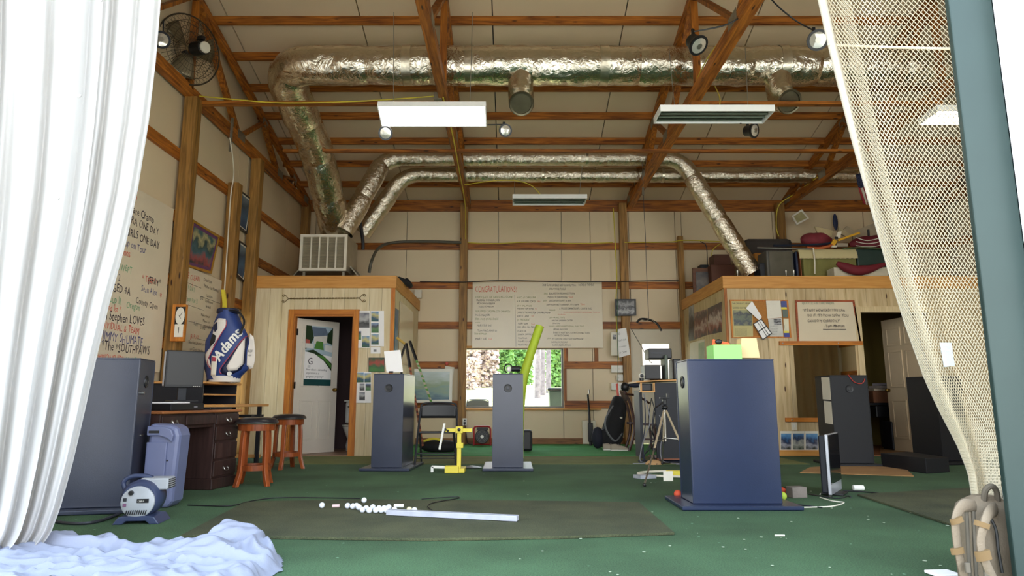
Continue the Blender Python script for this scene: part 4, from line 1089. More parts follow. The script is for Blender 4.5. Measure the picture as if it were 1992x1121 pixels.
# items on pillars
P = [D(747, 684, 8.45), D(779, 681, 8.45), D(784, 724, 8.45), D(752, 725, 8.45)]
pp = T('paper_sheet', 'blank white sheet standing on the slim pillar by the restroom', 'paper', tuple((P[2] + P[3]) / 2))
MB().slab(*P, .003).build('sheet', paperW, pp)
c = D(761, 724, 8.4); MB().box(c + V(0, 0, .0), (.05, .04, .02)).build('black_clip', black, pp, bevel=.005)
g_ = T('action_camera', 'black gadget with a white ring on the slim pillar before the window', 'camera', tuple(D(995, 727, 8.5)))
c = D(1001, 718, 8.5); MB().cyl(c + V(-.04, 0, 0), c + V(.07, 0, .0), .035, 14).build('barrel', black, g_, bevel=.006)
c = D(989, 717, 8.5); MB().tube([c + V(.05 * math.cos(a), 0, .055 * math.sin(a)) for a in [k * PI / 10 for k in range(-2, 15)]], .009, 8).build('ring', black, g_, smooth=True)
MB().ball(c + V(.01, .02, -.01), .035, 12, 8, (1, .5, 1)).build('white_dome', white, g_, smooth=True)
MB().box((c.x + .03, 8.5, HP + .018), (.05, .05, .02)).build('foot', black, g_)

# on the large pillar: green box, orange box, wood block
z5 = HP + .009
def obox(name, label, cat, x0, x1, y0, y1, z0, z1, mat, rz=0, bevel=.004, group=None):
    o = MB().box(((x0 + x1) / 2, (y0 + y1) / 2, (z0 + z1) / 2), (x1 - x0, y1 - y0, z1 - z0), rz).build(name, mat, bevel=bevel)
    return tag(o, label, cat, group)
obox('storage_box', 'bright green open box on the large pillar', 'box', Xat(1383, 690, 5.5), Xat(1437, 690, 5.5), 5.42, 5.62, z5, Zat(671, 5.45), PM('lime_card', srgb(150, 226, 120), .5, var=.03))
og = MB().extr([D(1384, 696, 5.66), D(1440, 696, 5.66), D(1418, 667, 5.66), D(1387, 660, 5.66)], (0, .02, 0)); og = tag(og.build('orange_card', PM('orange_card', srgb(236, 112, 60), .5, var=.03)), 'orange card standing behind the green box', 'card')
tag(MB().ball(D(1398, 665, 5.64) + V(0, 0, 0), .022, 12, 8, (1.4, .6, 1)).build('black_knob_tool', black, smooth=True), 'small black knob shape peeping over the green box', 'tool')
wbk = MB().extr([D(1441, 697, 5.5), D(1479, 697, 5.5), D(1472, 658, 5.5), D(1442, 658, 5.5)], (0, .12, 0))
tag(wbk.build('wood_block', PM('pale_block', srgb(228, 198, 146), .6, var=.04), bevel=.004), 'pale wooden block standing on the large pillar beside the green box', 'block')

# ============================================================ BALLS, BARS, BITS ON THE MAT
ballM = PM('golf_ball', srgb(226, 230, 240), .3, var=.02); zt_ = .019
BP = [(626, 986), (676, 987), (686, 988), (698, 990), (708, 976), (705, 995), (712, 992), (718, 996), (725, 990), (731, 996), (737, 992), (742, 996), (747, 992), (756, 990), (767, 995), (796, 995), (806, 996), (693, 987), (752, 996)]
for i, (px, py) in enumerate(BP):
    c = G(px, py + 3.0, zt_); rr_ = .0214
    MB_ = MB().ball((0, 0, 0), rr_, 18, 12)
    o = MB_.build('golf_ball', ballM if i != 15 else PM('golf_ball_cream', srgb(226, 214, 170), .35, var=.02), smooth=True); o.location = (c.x, c.y, zt_ + rr_)
    if i == 0: tag(o, 'golf ball lying alone at the left end of the mat', 'golf ball')
    elif i == 4: tag(o, 'golf ball furthest back, just behind the cluster', 'golf ball')
    elif i == 15: tag(o, 'cream golf ball behind the white plank', 'golf ball')
    elif i == 16: tag(o, 'white golf ball behind the white plank, right of the cream one', 'golf ball')
    else:
        rk_ = sorted(range(len(BP)), key=lambda k: (BP[k][0], BP[k][1])); rk_ = [k for k in rk_ if k not in (0, 4, 15, 16)]
        tag(o, '%s golf ball from the left in the cluster beside the white plank' % ['first', 'second', 'third', 'fourth', 'fifth', 'sixth', 'seventh', 'eighth', 'ninth', 'tenth', 'eleventh', 'twelfth', 'thirteenth', 'fourteenth', 'fifteenth'][rk_.index(i)], 'golf ball', 'golf balls clustered on the mat')
chalk = PM('pink_chalk', srgb(220, 190, 190), .8)
c = G(653, 988, zt_); tag(MB().cyl(c + V(-.028, 0, .012), c + V(.028, .01, .012), .012, 12).build('foam_plug', chalk, bevel=.004), 'small pinkish plug beside the lone golf ball', 'plug')
c = G(775, 988, zt_); tag(MB().cyl(c + V(-.035, 0, .014), c + V(.04, .0, .014), .014, 12).build('foam_plug', white, bevel=.006), 'white rounded plug behind the plank end', 'plug')
a_, b_ = G(752, 1006, zt_), G(1008, 1018, zt_)
pk = MB(); a2, b2 = G(756, 998, zt_), G(1007, 1011, zt_)
pk.bar((a_ + a2) / 2 + V(0, .0, .02), (b_ + b2) / 2 + V(0, .0, .02), .06, .036)
tag(pk.build('white_plank', PM('weathered_white', srgb(172, 174, 186), .6, var=.1, scale=14), bevel=.004), 'long white weathered plank lying on the hitting mat', 'plank')
# cables on the floor
def cable(label, pts, r_=.005, mat=black, z=.006, zz=None):
    P = [G(x, y, z) for x, y in pts]
    if zz:
        for p, q in zip(P, zz): p.z += q
    return tag(MB().tube(spline(P, 6), r_, 6).build('cable', mat, smooth=True), label, 'cable')
cable('thin black cable along the back edge of the hitting mat', [(365, 983), (400, 984), (450, 985), (500, 977), (560, 973), (700, 975)], .005, zz=[0, 0, .004, .016, .02, .02])
cable('thin black cable looping behind the white plank', [(820, 976), (880, 972), (893, 974), (845, 983), (832, 990), (840, 998)], .004, zz=[.02] * 6)
cable('dark cable lying right of the flat screen', [(1640, 955), (1680, 957), (1740, 963)], .006)
cable('black cable of the blower running left under the curtain', [(90, 1012), (130, 1018), (170, 1018), (200, 1012), (232, 1000)], .011, dgrey, .012)
for i, (lb, P_, m_) in enumerate((('pale cable in the tangle left of the flat screen, longest loop', [(1536, 988), (1580, 987), (1620, 985), (1642, 978), (1620, 975), (1595, 968)], paper),
        ('grey cable in the tangle at the foot of the flat screen', [(1575, 961), (1600, 966), (1630, 970), (1650, 965), (1655, 968)], dgrey),
        ('white cable rising to the back of the flat screen', [(1595, 962), (1604, 955), (1602, 945), (1608, 936)], paper),
        ('dark cable beside the grey brick on the floor', [(1525, 950), (1550, 952), (1575, 962), (1620, 968)], black),
        ('dark cable beside the right corner of the large pillar', [(1535, 980), (1560, 983), (1600, 988)], dgrey))):
    cable(lb, P_, .005, m_)
rr = random.Random(3)
lit = MB()
for i in range(46):
    px, py = rr.uniform(1000, 1860), rr.uniform(925, 1121)
    c = G(px, py); lit.ball(c + V(0, 0, .004), rr.uniform(.004, .012), 6, 4, (1, 1, .3))
o = lit.build('floor_litter', PM('litter', srgb(150, 164, 140), .9)); o['kind'] = 'stuff'; tag(o, 'scattered pale crumbs and scraps on the green carpet', 'litter')
c = G(1517, 1044); tag(MB().cyl(c + V(-.03, 0, .006), c + V(.03, 0, .006), .005, 8).build('golf_tee', paper), 'pale golf tee lying in front of the large pillar', 'tee')
c = G(1670, 955); tag(MB().cyl(c + V(-.05, 0, .028), c + V(.05, 0, .026), .025, 14).build('white_tube', white, bevel=.008), 'short white tube lying right of the flat screen', 'tube')
c = G(1550, 968); tag(MB().box(c + V(0, 0, .045), (.14, .1, .09), R(12)).build('grey_brick', PM('brick_grey', srgb(128, 118, 110), .8, bump=.4), bevel=.006), 'grey brick on the carpet right of the large pillar', 'brick')
for px, py, cl, lb in ((1533, 968, (226, 84, 50), 'orange ball at the right foot of the large pillar'), (1534, 978, (176, 200, 70), 'yellow green tennis ball at the right foot of the large pillar'), (1326, 974, (206, 80, 50), 'orange ball at the left foot of the large pillar')):
    c = G(px, py) + V(0, .12, 0); tag(MB().ball(c + V(0, 0, .035), .035, 16, 10).build('ball', PM('ball_' + str(px), srgb(*cl), .7, bump=.2), smooth=True), lb, 'ball')
# flat screen standing on the floor at right
Ms = Matrix.Translation(G(1626, 962)) @ Matrix.Rotation(R(62), 4, 'Z')
fs = T('flat_screen', 'thin silver edged screen standing upright on the carpet', 'monitor', tuple(G(1626, 962)), R(55))
hS = .52
MB().bb(-.24, .24, .015, .07, .03, hS).build('rear_shell', navyD, fs, local=True, bevel=.012)
MB().bb(-.25, .25, -.012, .014, .02, hS + .01).build('silver_bezel', PM('silver_plastic', srgb(190, 192, 200), .3, .5), fs, local=True, bevel=.004)
MB().bb(-.247, .247, -.016, -.0122, .11, hS + .004).build('screen', PM('screen_glass', srgb(20, 20, 24), .08, var=.01), fs, local=True)
MB().bb(-.12, .12, -.08, .1, .004, .019).build('foot', black, fs, local=True, bevel=.004)

# ============================================================ BLOWER
bl = T('floor_blower', 'grey and blue floor blower with a boxy nozzle', 'blower', tuple(G(270, 1022)))
b0 = G(270, 1018); bluep = PM('blower_blue', srgb(56, 66, 96), .4); greyp = PM('blower_grey', srgb(168, 172, 178), .4)
Mb = Matrix.Translation(b0) @ Matrix.Rotation(R(8), 4, 'Z') @ Matrix.Scale(.88, 4)
MB(Mb).extr([(-.17, -.07, 0), (-.13, -.07, .055), (-.05, -.07, .065), (.05, -.07, .065), (.13, -.07, .055), (.17, -.07, 0), (.1, -.07, 0), (.07, -.07, .025), (-.07, -.07, .025), (-.1, -.07, 0)], (0, .26, 0)).build('base', bluep, bl, bevel=.006)
MB(Mb).lathe([(.0, 0), (.125, .0), (.14, .02), (.145, .1), (.14, .19), (.12, .21), (0, .21)], (0, .16, .185), 30, (0, -1, 0)).build('fan_housing', bluep, bl, smooth=True)
fp = MB(Mb); fp.lathe([(.118, .0), (.116, .012), (.1, .02), (0, .022)], (.0, -.052, .165), 30, (0, -1, 0), sx=1.05); fp.build('face_plate', greyp, bl, smooth=True)
MB(Mb).bb(-.0, .085, -.0785, -.0745, .16, .19).build('badge', black, bl)
MB(Mb).text('Lasko', (.006, -.0795, .167), (1, 0, 0), (0, 0, 1), .024, shear=.2).build('badge_lettering', white, bl)
MB(Mb).cyl((-.045, -.07, .235), (-.045, -.092, .235), .018, 16).build('knob', black, bl, bevel=.003)
for z in (.185, .145): MB(Mb).bb(-.1, -.075, -.078, -.07, z - .012, z + .012).build('rocker_switch', dgrey if z > .15 else PM('mauve_switch', srgb(120, 80, 110), .4), bl, bevel=.002)
for k in range(10): MB(Mb).box((-.07 + k * .0155, -.075, .09), (.006, .008, .034), ry=R(14)).build('vent_slot', black, bl)
nz = MB(Mb); nz.bb(-.02, .19, .0, .17, .245, .335); nz.build('nozzle', greyp, bl, bevel=.012)
for k in range(5): MB(Mb).bb(.18, .195, .012, .158, .255 + k * .016, .26 + k * .016).build('nozzle_louvre', black, bl)
MB(Mb).tube(spline([(-.13, .06, .22), (-.16, .06, .3), (-.1, .06, .345), (0, .06, .345), (.05, .06, .33)]), .018, 10).build('handle', bluep, bl, smooth=True)

# ============================================================ BLUE BIN
bn = T('plastic_tote', 'blue grey plastic bin standing open side out before the desk', 'bin', (-2.77, 5.45, 0))
bnM = PM('bin_blue', srgb(104, 110, 142), .35, var=.04)
x0, x1 = -2.86, -2.63
sh = MB(); prof = [(x0, .0), (x1 - .04, .0), (x1 - .0, .05), (x1 + .02, .55), (x1 + .0, .61), (x1 - .06, .635), (x0, .645)]
sh.extr([(x, 5.37, z) for x, z in prof], (0, .2, 0)); sh.build('bin_body', bnM, bn, bevel=.03)
MB().extr([(x, 5.345, z) for x, z in [(x0, .55), (x1 - .13, .55), (x1 - .07, .53), (x1 - .03, .5), (x1 - .02, .55), (x1 - .04, .6), (x1 - .1, .62), (x0, .625)]], (0, .024, 0)).build('rim', bnM, bn, bevel=.008)
MB().bb(x0 + .0, x1 - .07, 5.355, 5.369, .02, .5).build('recess_panel', bnM, bn, bevel=.006)
MB().bb(x0 + .02, x0 + .1, 5.338, 5.344, .57, .59).build('handle_slot', black, bn)
for z in (.36, .2): MB().cyl((x1 - .06, 5.37, z), (x1 - .06, 5.36, z), .006, 8).build('rivet', black, bn)
# ============================================================ DESK
dr = R(-6.5)
DL = 1.25
dk = T('writing_desk', 'dark wooden pedestal desk carrying the monitor', 'desk', (-2.9, 5.62, 0), dr)
# local: x=0 front plane, -x into wall; y along
MB().bb(-.62, .03, -.02, DL + .02, .71, .735).build('desk_top', deskTopM, dk, local=True, bevel=.008)
for nm, y0, y1 in (('left', .0, .34), ('right', DL - .42, DL)):
    MB().bb(-.58, -.005, y0 + .0, y1, .1, .709).build('pedestal', deskM, dk, local=True, bevel=.004)
    MB().bb(-.6, .02, y0 - .02, y1 + .02, .002, .1).build('plinth', deskM, dk, local=True, bevel=.008)
MB().bb(-.57, -.02, .34, DL - .42, .58, .709).build('drawer_rail', deskM, dk, local=True)
MB().bb(-.58, -.55, .34, DL - .42, .1, .58).build('modesty_panel', deskM, dk, local=True)
def drawer(y0, y1, z0, z1, handle=True):
    o = MB().bb(-.004, .012, y0 + .01, y1 - .01, z0 + .008, z1 - .008).build('drawer', deskM, dk, local=True, bevel=.005)
    if handle:
        ym, zm = (y0 + y1) / 2, (z0 + z1) / 2; h_ = MB()
        h_.lathe([(.0, .004), (.014, .0)], (.013, ym - .035, zm), 10, (1, 0, 0)); h_.lathe([(.0, .004), (.014, .0)], (.013, ym + .035, zm), 10, (1, 0, 0))
        h_.tube(spline([(.02, ym - .035, zm), (.03, ym - .03, zm - .02), (.032, ym, zm - .026), (.03, ym + .03, zm - .02), (.02, ym + .035, zm)], 4), .004, 6)
        h_.build('handle', steel, o, local=True, smooth=True)
drawer(0, .34, .59, .7); drawer(.34, DL - .42, .6, .7, False)
for z0, z1, hh in ((.59, .7, 1), (.44, .585, 1), (.27, .435, 0), (.11, .265, 1)): drawer(DL - .42, DL, z0, z1, bool(hh))
for z0, z1 in ((.44, .585), (.27, .435), (.11, .265)): drawer(0, .34, z0, z1)
Md = FR[dk.name]
# monitor on desk
mm = Md @ V(-.28, .62, .736)
mo = T('monitor', 'black screened computer monitor with a silver side on the desk', 'monitor', tuple(mm + V(.06, 0, .075)), R(46))
mo.scale = (.86, 1, 1)
MB().bb(-.20, .20, -.012, .012, .13, .47).build('bezel', black, mo, local=True, bevel=.006)
MB().bb(-.185, .185, -.0145, -.0122, .155, .455).build('screen', PM('monitor_glass', srgb(12, 13, 16), .3, var=.02), mo, local=True)
MB().bb(-.2, .2, .0125, .06, .14, .46).build('rear_shell', PM('silver_grey', srgb(206, 210, 218), .4), mo, local=True, bevel=.01)
MB().bb(-.045, .045, .02, .05, .012, .2).build('neck', navyD, mo, local=True, bevel=.005)
MB().bb(-.13, .13, -.08, .12, .0, .012).build('stand_base', black, mo, local=True, bevel=.004)
for k in range(4): MB().box((.1 + k * .02, -.014, .142), (.008, .003, .005)).build('button', steel, mo, local=True)
c = Md @ V(-.17, .45, .736)
pcb = T('flat_computer', 'flat black computer box under papers on the desk', 'computer', tuple(c), dr)
MB().bb(-.2, .13, -.26, .24, .0, .06).build('case', black, pcb, local=True, bevel=.006)
MB().box((.132, .1, .03), (.004, .05, .012)).build('badge', PM('badge_grey', srgb(160, 160, 170), .3, .5), pcb, local=True)
pc = c + V(0, 0, .061); pc.x -= .05; pc.y += .02
tag(MB().box(pc + V(0, 0, .006), (.2, .28, .012), dr + .1).build('paper_stack', paperW), 'stack of white papers under the monitor', 'paper')
c = Md @ V(-.1, .98, .736); tag(MB().box(c + V(0, 0, .012), (.14, .36, .022), dr - .05).build('keyboard', black, bevel=.005), 'black keyboard at the far end of the desk', 'keyboard')

# ============================================================ COMPUTER CART WITH HUTCH
ct = T('computer_cart', 'navy computer cart with tan edged shelves under the golf bag', 'cart', (-3.55, 7.9, 0))
edge = PM('tan_edge', srgb(206, 150, 84), .5, var=.05)
cy0, cy1 = 7.35, 8.25; zt2 = .78
MB().bb(-3.98, -3.1, 7.3, 8.65, zt2 - .03, zt2).build('work_top', edge, ct, bevel=.004)
MB().bb(-3.95, -3.36, cy0, cy0 + .02, zt2, 1.005).build('side_panel', navyD, ct); MB().bb(-3.95, -3.36, cy1 - .02, cy1, zt2, 1.005).build('side_panel', navyD, ct)
MB().bb(-3.97, -3.93, cy0 + .02, cy1 - .02, zt2, 1.005).build('rear_panel', navyD, ct)
MB().bb(-3.98, -3.32, cy0 - .03, cy1 + .03, 1.005, 1.028).build('top_shelf', edge, ct, bevel=.003)
MB().bb(-3.93, -3.35, cy0 + .02, cy1 - .02, .88, .897).build('shelf', edge, ct)
MB().bb(-3.95, -3.3, 7.32, 7.34, .01, zt2 - .03).build('side_panel', navyD, ct); MB().bb(-3.95, -3.3, 8.1, 8.12, .01, zt2 - .03).build('side_panel', navyD, ct)
for x, y in ((-3.2, 8.6), (-3.12, 8.4)): MB().bb(x - .02, x + .02, y - .02, y + .02, 0, zt2 - .03).build('leg', black, ct)
MB().bb(-3.6, -3.14, 8.2, 8.6, zt2 - .16, zt2 - .13).build('keyboard_tray', black, ct)
MB().bb(-3.95, -3.14, 8.57, 8.6, .12, .16).build('foot_rail', edge, ct)

# golf bag "Adams"
bgw = PM('bag_white', srgb(226, 218, 208), .5, var=.03); bgb = PM('bag_blue', srgb(40, 62, 122), .5, var=.05); bgn = PM('bag_navy', srgb(22, 30, 62), .5); bgr = PM('bag_piping', srgb(170, 60, 80), .5)
c0 = D(437, 742, 7.8); c0.z = 1.029
gb = T('golf_bag', 'white and blue tour golf bag standing on the computer cart', 'golf bag', tuple(c0))
def gprof(z):  # outline half widths left,right at height
    return (lerp([(0, .19), (.07, .2), (.3, .245), (.48, .25), (.62, .18), (.74, .15), (.8, .12), (.83, .08)], z), lerp([(0, .16), (.07, .18), (.15, .26), (.4, .27), (.55, .23), (.68, .15), (.78, .1), (.83, .06)], z))
bd = MB()
def gf(u, v):
    z = .03 + .80 * v; l, r_ = gprof(z); a = 2 * PI * u
    x = math.cos(a) * (r_ if math.cos(a) > 0 else l); y = math.sin(a) * .17 * (1 - .25 * v)
    return c0 + V(x, y + .0, z)
bd.grid(gf, 30, 20); bd.build('bag_body', bgb, gb, smooth=True)
MB().lathe([(.15, 0), (.17, .005), (.175, .07), (.15, .08)], c0 + V(0, 0, 0), 26).build('white_base', bgw, gb, smooth=True)
yF = c0.y
def ypatch(x, z, lift):
    l, r_ = gprof(z); w_ = r_ if x > 0 else l
    v = (z - .03) / .8
    return yF - .17 * (1 - .25 * v) * math.sqrt(max(0, 1 - min(1, (x / w_) ** 2))) - lift
def spot(px, py, lift):
    p = D(px, py, 7.65); x, z = p.x - c0.x, p.z - c0.z
    return V(c0.x + x, ypatch(x, z, lift), c0.z + z)
def patch(nm, pts, mat, lift=.008):
    # subdivided polygon hugging the bag
    cx_ = sum(p[0] for p in pts) / len(pts); cy_ = sum(p[1] for p in pts) / len(pts); mb = MB()
    K = 4; ring = []
    n = len(pts); dense = []
    for i in range(n):
        a, b_ = pts[i], pts[(i + 1) % n]
        for k in range(3): dense.append((a[0] + (b_[0] - a[0]) * k / 3, a[1] + (b_[1] - a[1]) * k / 3))
    vs = [spot(cx_, cy_, lift)]; m_ = len(dense)
    for k in range(1, K + 1):
        for q in dense: vs.append(spot(cx_ + (q[0] - cx_) * k / K, cy_ + (q[1] - cy_) * k / K, lift))
    fs = [(0, 1 + i, 1 + (i + 1) % m_) for i in range(m_)]
    for k in range(K - 1):
        for i in range(m_): fs.append((1 + k * m_ + i, 1 + (k + 1) * m_ + i, 1 + (k + 1) * m_ + (i + 1) % m_, 1 + k * m_ + (i + 1) % m_))
    mb.add(vs, fs); return mb.build(nm, mat, gb, smooth=True, solid=.006)
def pxb(q): return [(380 + x / 6.59, 590 + y / 6.59) for x, y in q]
patch('side_pocket', pxb([(610, 410), (620, 500), (600, 760), (560, 850), (480, 900), (400, 925), (345, 900), (340, 850), (400, 760), (500, 590)]), bgn, .008)
patch('pocket_panel', pxb([(600, 440), (605, 560), (585, 780), (520, 860), (430, 870), (410, 820), (470, 700), (540, 560)]), bgw, .02)
patch('left_panel', pxb([(290, 190), (385, 200), (395, 280), (350, 360), (290, 460), (230, 540), (180, 590), (185, 500), (215, 380), (230, 250)]), bgw, .012)
patch('left_navy_panel', pxb([(235, 270), (275, 240), (285, 330), (250, 370), (225, 330)]), bgn, .022)
patch('mesh_pocket', pxb([(220, 390), (270, 420), (255, 500), (190, 560), (185, 500)]), black, .022)
patch('lower_left_panel', pxb([(235, 545), (180, 640), (150, 760), (215, 860), (150, 800), (110, 720), (110, 650), (160, 590)]), bgw, .012)
patch('back_strap_pocket', pxb([(640, 370), (690, 420), (705, 560), (705, 720), (680, 820), (640, 840), (610, 790), (625, 600)]), bgw, .014)
for q in ([(400, 220), (390, 300), (330, 400), (200, 640), (150, 760), (210, 850)], [(612, 405), (470, 640), (330, 850), (350, 910)]):
    MB().tube([spot(x, y, .016) for x, y in pxb(spline([(a, b_, 0) for a, b_ in q], 5) and [(p.x, p.y) for p in spline([(a, b_, 0) for a, b_ in q], 5)])], .005, 6).build('piping', bgr, gb, smooth=True)
patch('price_tag', pxb([(222, 672), (300, 685), (285, 930), (215, 930)]), paper, .03)
patch('tag_print', pxb([(232, 690), (285, 700), (283, 750), (230, 745)]), bgr, .038)
# hand lettering "Adams" climbing to the right
tx = MB(); base_a = spot(*pxb([(330, 760)])[0], .02); top_a = spot(*pxb([(560, 430)])[0], .02)
xd = (top_a - base_a); xd.y = 0; xd.normalize(); yd = V(-xd.z, 0, xd.x)
L0 = tx.text('Adams', (0, 0, 0), (1, 0, 0), (0, 0, 1), 1.0, narrow=.95).L
tx = MB(); sz_ = .41 / L0
loc_ = []
tmp = MB(); tmp.text('Adams', (0, 0, 0), (1, 0, 0), (0, 0, 1), sz_ * 1.15, shear=.3, narrow=.8)
for p in tmp.v:
    q = base_a + xd * p[0] + yd * (p[2] + .005)
    x, z = q.x - c0.x, q.z - c0.z; loc_.append(V(q.x, ypatch(x, z, .02), q.z))
tx.add(loc_, tmp.f); tx.add([p + xd * .006 for p in loc_], tmp.f); tx.add([p - xd * .005 + yd * .004 for p in loc_], tmp.f); tx.build('lettering', white, gb)
for q, s_ in (((660, 620), .045), ((668, 670), .03)):
    p = spot(*pxb([q])[0], .03); MB().text('&|#', p + V(-.03, -.012, 0), (1, 0, .05), (0, 0, 1), s_).build('emblem', inkK, gb)
MB().lathe([(.1, 0), (.125, .02), (.12, .06), (.1, .07), (.085, .02)], c0 + V(-.02, .0, .79), 22).build('top_cuff', bgn, gb, smooth=True)
MB().tube(spline([c0 + V(.05, -.1, .83), c0 + V(.16, -.12, .8), c0 + V(.22, -.1, .7), c0 + V(.2, -.14, .55)]), .022, 8, flat=.5).build('carry_strap', black, gb, smooth=True)
p = spot(*pxb([(445, 905)])[0], .03); MB().lathe([(.014, 0), (.026, 0), (.026, .008), (.014, .008)], p, 16, (0, -1, 0)).build('grommet', white, gb)
MB().tube(spline([c0 + V(-.24, 0, .33), c0 + V(-.22, -.02, .2), c0 + V(-.19, 0, .08), c0 + V(-.18, 0, .0)]), .04, 8, flat=.6).build('towel_tail', bgn, gb, smooth=True)
MB().tube(spline([D(447, 268, 8.9), D(452, 300, 9.0), D(455, 340, 9.25), D(449, 380, 9.28), D(443, 470, 9.28), D(437, 560, 9.28), D(436, 575, 9.28)]), .009, 6).build('tmp', cream) and None
cd = bpy.data.objects['tmp']; cd.name = 'wall_cable'; cd.data.name = 'hanging_cord'; tag(cd, 'white cord hanging down the short left post', 'cord')
tag(MB().tube(spline([D(434, 565, 9.2), D(437, 590, 9.1), D(436, 612, 8.9)]), .03, 8, flat=.5).build('yellow_strap', yellow, smooth=True), 'yellow strap hanging above the golf bag on the left wall', 'strap')
tag(MB().box(D(450, 262, 9.0), (.03, .03, .5)).build('bracket_plate', galv), 'galvanised strap plate above the short left post', 'plate')

# ============================================================ STOOLS
def stool():
    r = T('swivel_stool', 'round reddish wood bar stool with black seat, nearer to the camera', 'stool', (0, 0, 0))
    H_ = .66
    MB().lathe([(.0, H_), (.1, H_ - .002), (.17, H_ - .012), (.2, H_ - .035), (.205, H_ - .05), (.19, H_ - .062), (0, H_ - .062)][::-1], (0, 0, 0), 32).build('seat', leather, r, local=True, smooth=True)
    MB().lathe([(.16, H_ - .13), (.175, H_ - .13), (.18, H_ - .065), (.0, H_ - .063)], (0, 0, 0), 28).build('apron', redbrown, r, local=True, smooth=True)
    MB().lathe([(.2, H_ - .064), (.206, H_ - .058), (.2, H_ - .052)], (0, 0, 0), 30).build('seat_piping', steel, r, local=True, smooth=True)
    for k in range(4):
        a = PI / 4 + k * PI / 2 + .15; ca, sa = math.cos(a), math.sin(a)
        pr = [(.135, H_ - .07), (.15, .45), (.155, .3), (.16, .16), (.185, .06), (.205, .002)]
        lg = MB()
        for (r0, z0), (r1_, z1_) in zip(pr, pr[1:]):
            pass
        pts_ = spline([V(r0 * ca, r0 * sa, z0) for r0, z0 in pr], 3)
        tang = V(-sa, ca, 0); vs = []
        for p in pts_:
            o_ = V(ca, sa, 0) * .02
            vs += [p - tang * .024 - o_, p + tang * .024 - o_, p + tang * .024 + o_, p - tang * .024 + o_]
        fs = [(3, 2, 1, 0), tuple(len(vs) - 4 + i for i in range(4))] + [(i * 4 + j, i * 4 + (j + 1) % 4, i * 4 + 4 + (j + 1) % 4, i * 4 + 4 + j) for i in range(len(pts_) - 1) for j in range(4)]
        lg.add(vs, fs); lg.build('leg', redbrown, r, local=True, bevel=.004)
    rg = MB(); rg.lathe([(.135, .15), (.16, .15), (.162, .2), (.135, .2), (.135, .15)], (0, 0, 0), 30); rg.build('foot_ring', redbrown, r, local=True, smooth=True)
    return r
s1 = stool(); p = G(488, 946); s1.location = (p.x + .0, p.y + .06, 0); s1.rotation_euler.z = .1
p = G(552, 914); dup(s1, (p.x, p.y + .1, 0), .6, 'round reddish wood bar stool with black seat, farther back beside the restroom door')

# ============================================================ LEFT WALL BOARDS AND PICTURES
def wallboard(name, label, X, y0, y1, z0, z1, cols, th=.012):
    o = T(name, label, 'whiteboard', (X, (y0 + y1) / 2, z0))
    MB().bb(X - th, X, y0, y1, z0, z1).build('board', boardM, o)
    for ink, rows in cols.items():
        mb = MB()
        for (s_, fy, fz, sz_) in rows: mb.text(s_, (X + .003, y0 + (y1 - y0) * fy, z0 + (z1 - z0) * fz), (0, 1, rnd.uniform(-.01, .01)), (0, 0, 1), sz_ * .86, jit=.08)
        mb.build('lettering', {'black': inkK, 'red': inkR, 'green': inkG, 'blue': inkB, 'grey': inkGr}[ink], o, kind='stuff')
    return o
WBX = XL + .085
wallboard('whiteboard', 'tall handwritten whiteboard beside the curtain, left of the first post', WBX, 5.75, 7.86, 1.15, 3.12, {
    'red': [('MEDALISTS', .35, .93, .17), ('TO', .42, .76, .12), ('Members of Champions', .2, .60, .13), ('* TEAM *', .74, .50, .12), ('1st 1st 2nd 1st *', .35, .295, .11), ('PLUS INDIVIDUAL & TEAM', .3, .20, .12), ('CHAMPIONSHIPS', .35, .035, .12), ('*', .93, .42, .16)],
    'black': [('1st WSGA State Champ', .35, .85, .14), ('1st Place SGRA ONE DAY', .36, .79, .14), ('GIRLS ONE DAY', .55, .72, .14), ('JERRY*', .80, .50, .13), ('MANAGED 4A', .36, .40, .14), ('County Open', .70, .365, .12), ('Addition Stephen LOVES', .30, .245, .15), ('*The *SOUTHPAWS', .45, .09, .15)],
    'blue': [('Girls Golf Group on Tour', .3, .66, .13), ('Sean Alex', .74, .44, .12), ('JIMMY SHUMATE', .45, .14, .15)],
    'grey': [('CLARK 2', .38, .46, .13)],
    'green': [('ALL SWEPT', .44, .52, .12), ('Student Cup II', .32, .34, .13), ('Oregon', .62, .33, .12), ('Caddie', .25, .18, .12), ('HOLE IN 1', .66, .03, .12)]})
wallboard('whiteboard', 'handwritten whiteboard with ruled rows behind the golf bag', WBX, 8.1, 9.33, 1.07, 2.5, {
    'red': [('WE CLEAN', .12, .9, .12), ('I', .3, .84, .1), ('2', .2, .68, .09), ('JR. PLAY', .35, .38, .09), ('NAME', .02, .31, .09), ('BAG', .02, .2, .09)],
    'green': [('GOLF DAY', .1, .8, .1), ('Open Par 3', .18, .7, .1)],
    'black': [('Coach Lou', .55, .93, .08), ('"Home Run Moment"', .56, .87, .08), ('WEEK', .03, .63, .08), ('Make it Simple', .55, .60, .06), ('Make a Turn', .6, .55, .06), ('Finish High', .62, .50, .06), ('Stay Balanced', .62, .74, .06), ('Swing Easy', .64, .79, .06), ('Hit Hard', .64, .69, .06), ('LONG', .55, .48, .08), ('SHORT', .75, .5, .07), ('Saturday Lessons 9 to 11', .32, .33, .07), ('and Clinics Monday', .36, .27, .07), ('FIX', .05, .08, .09)],
    'grey': [('BIG', .5, .75, .08), ('Kelly', .4, .5, .08), ('NEWS of', .1, .16, .09)]})
rl = bpy.data.objects['whiteboard.001']
mb = MB()
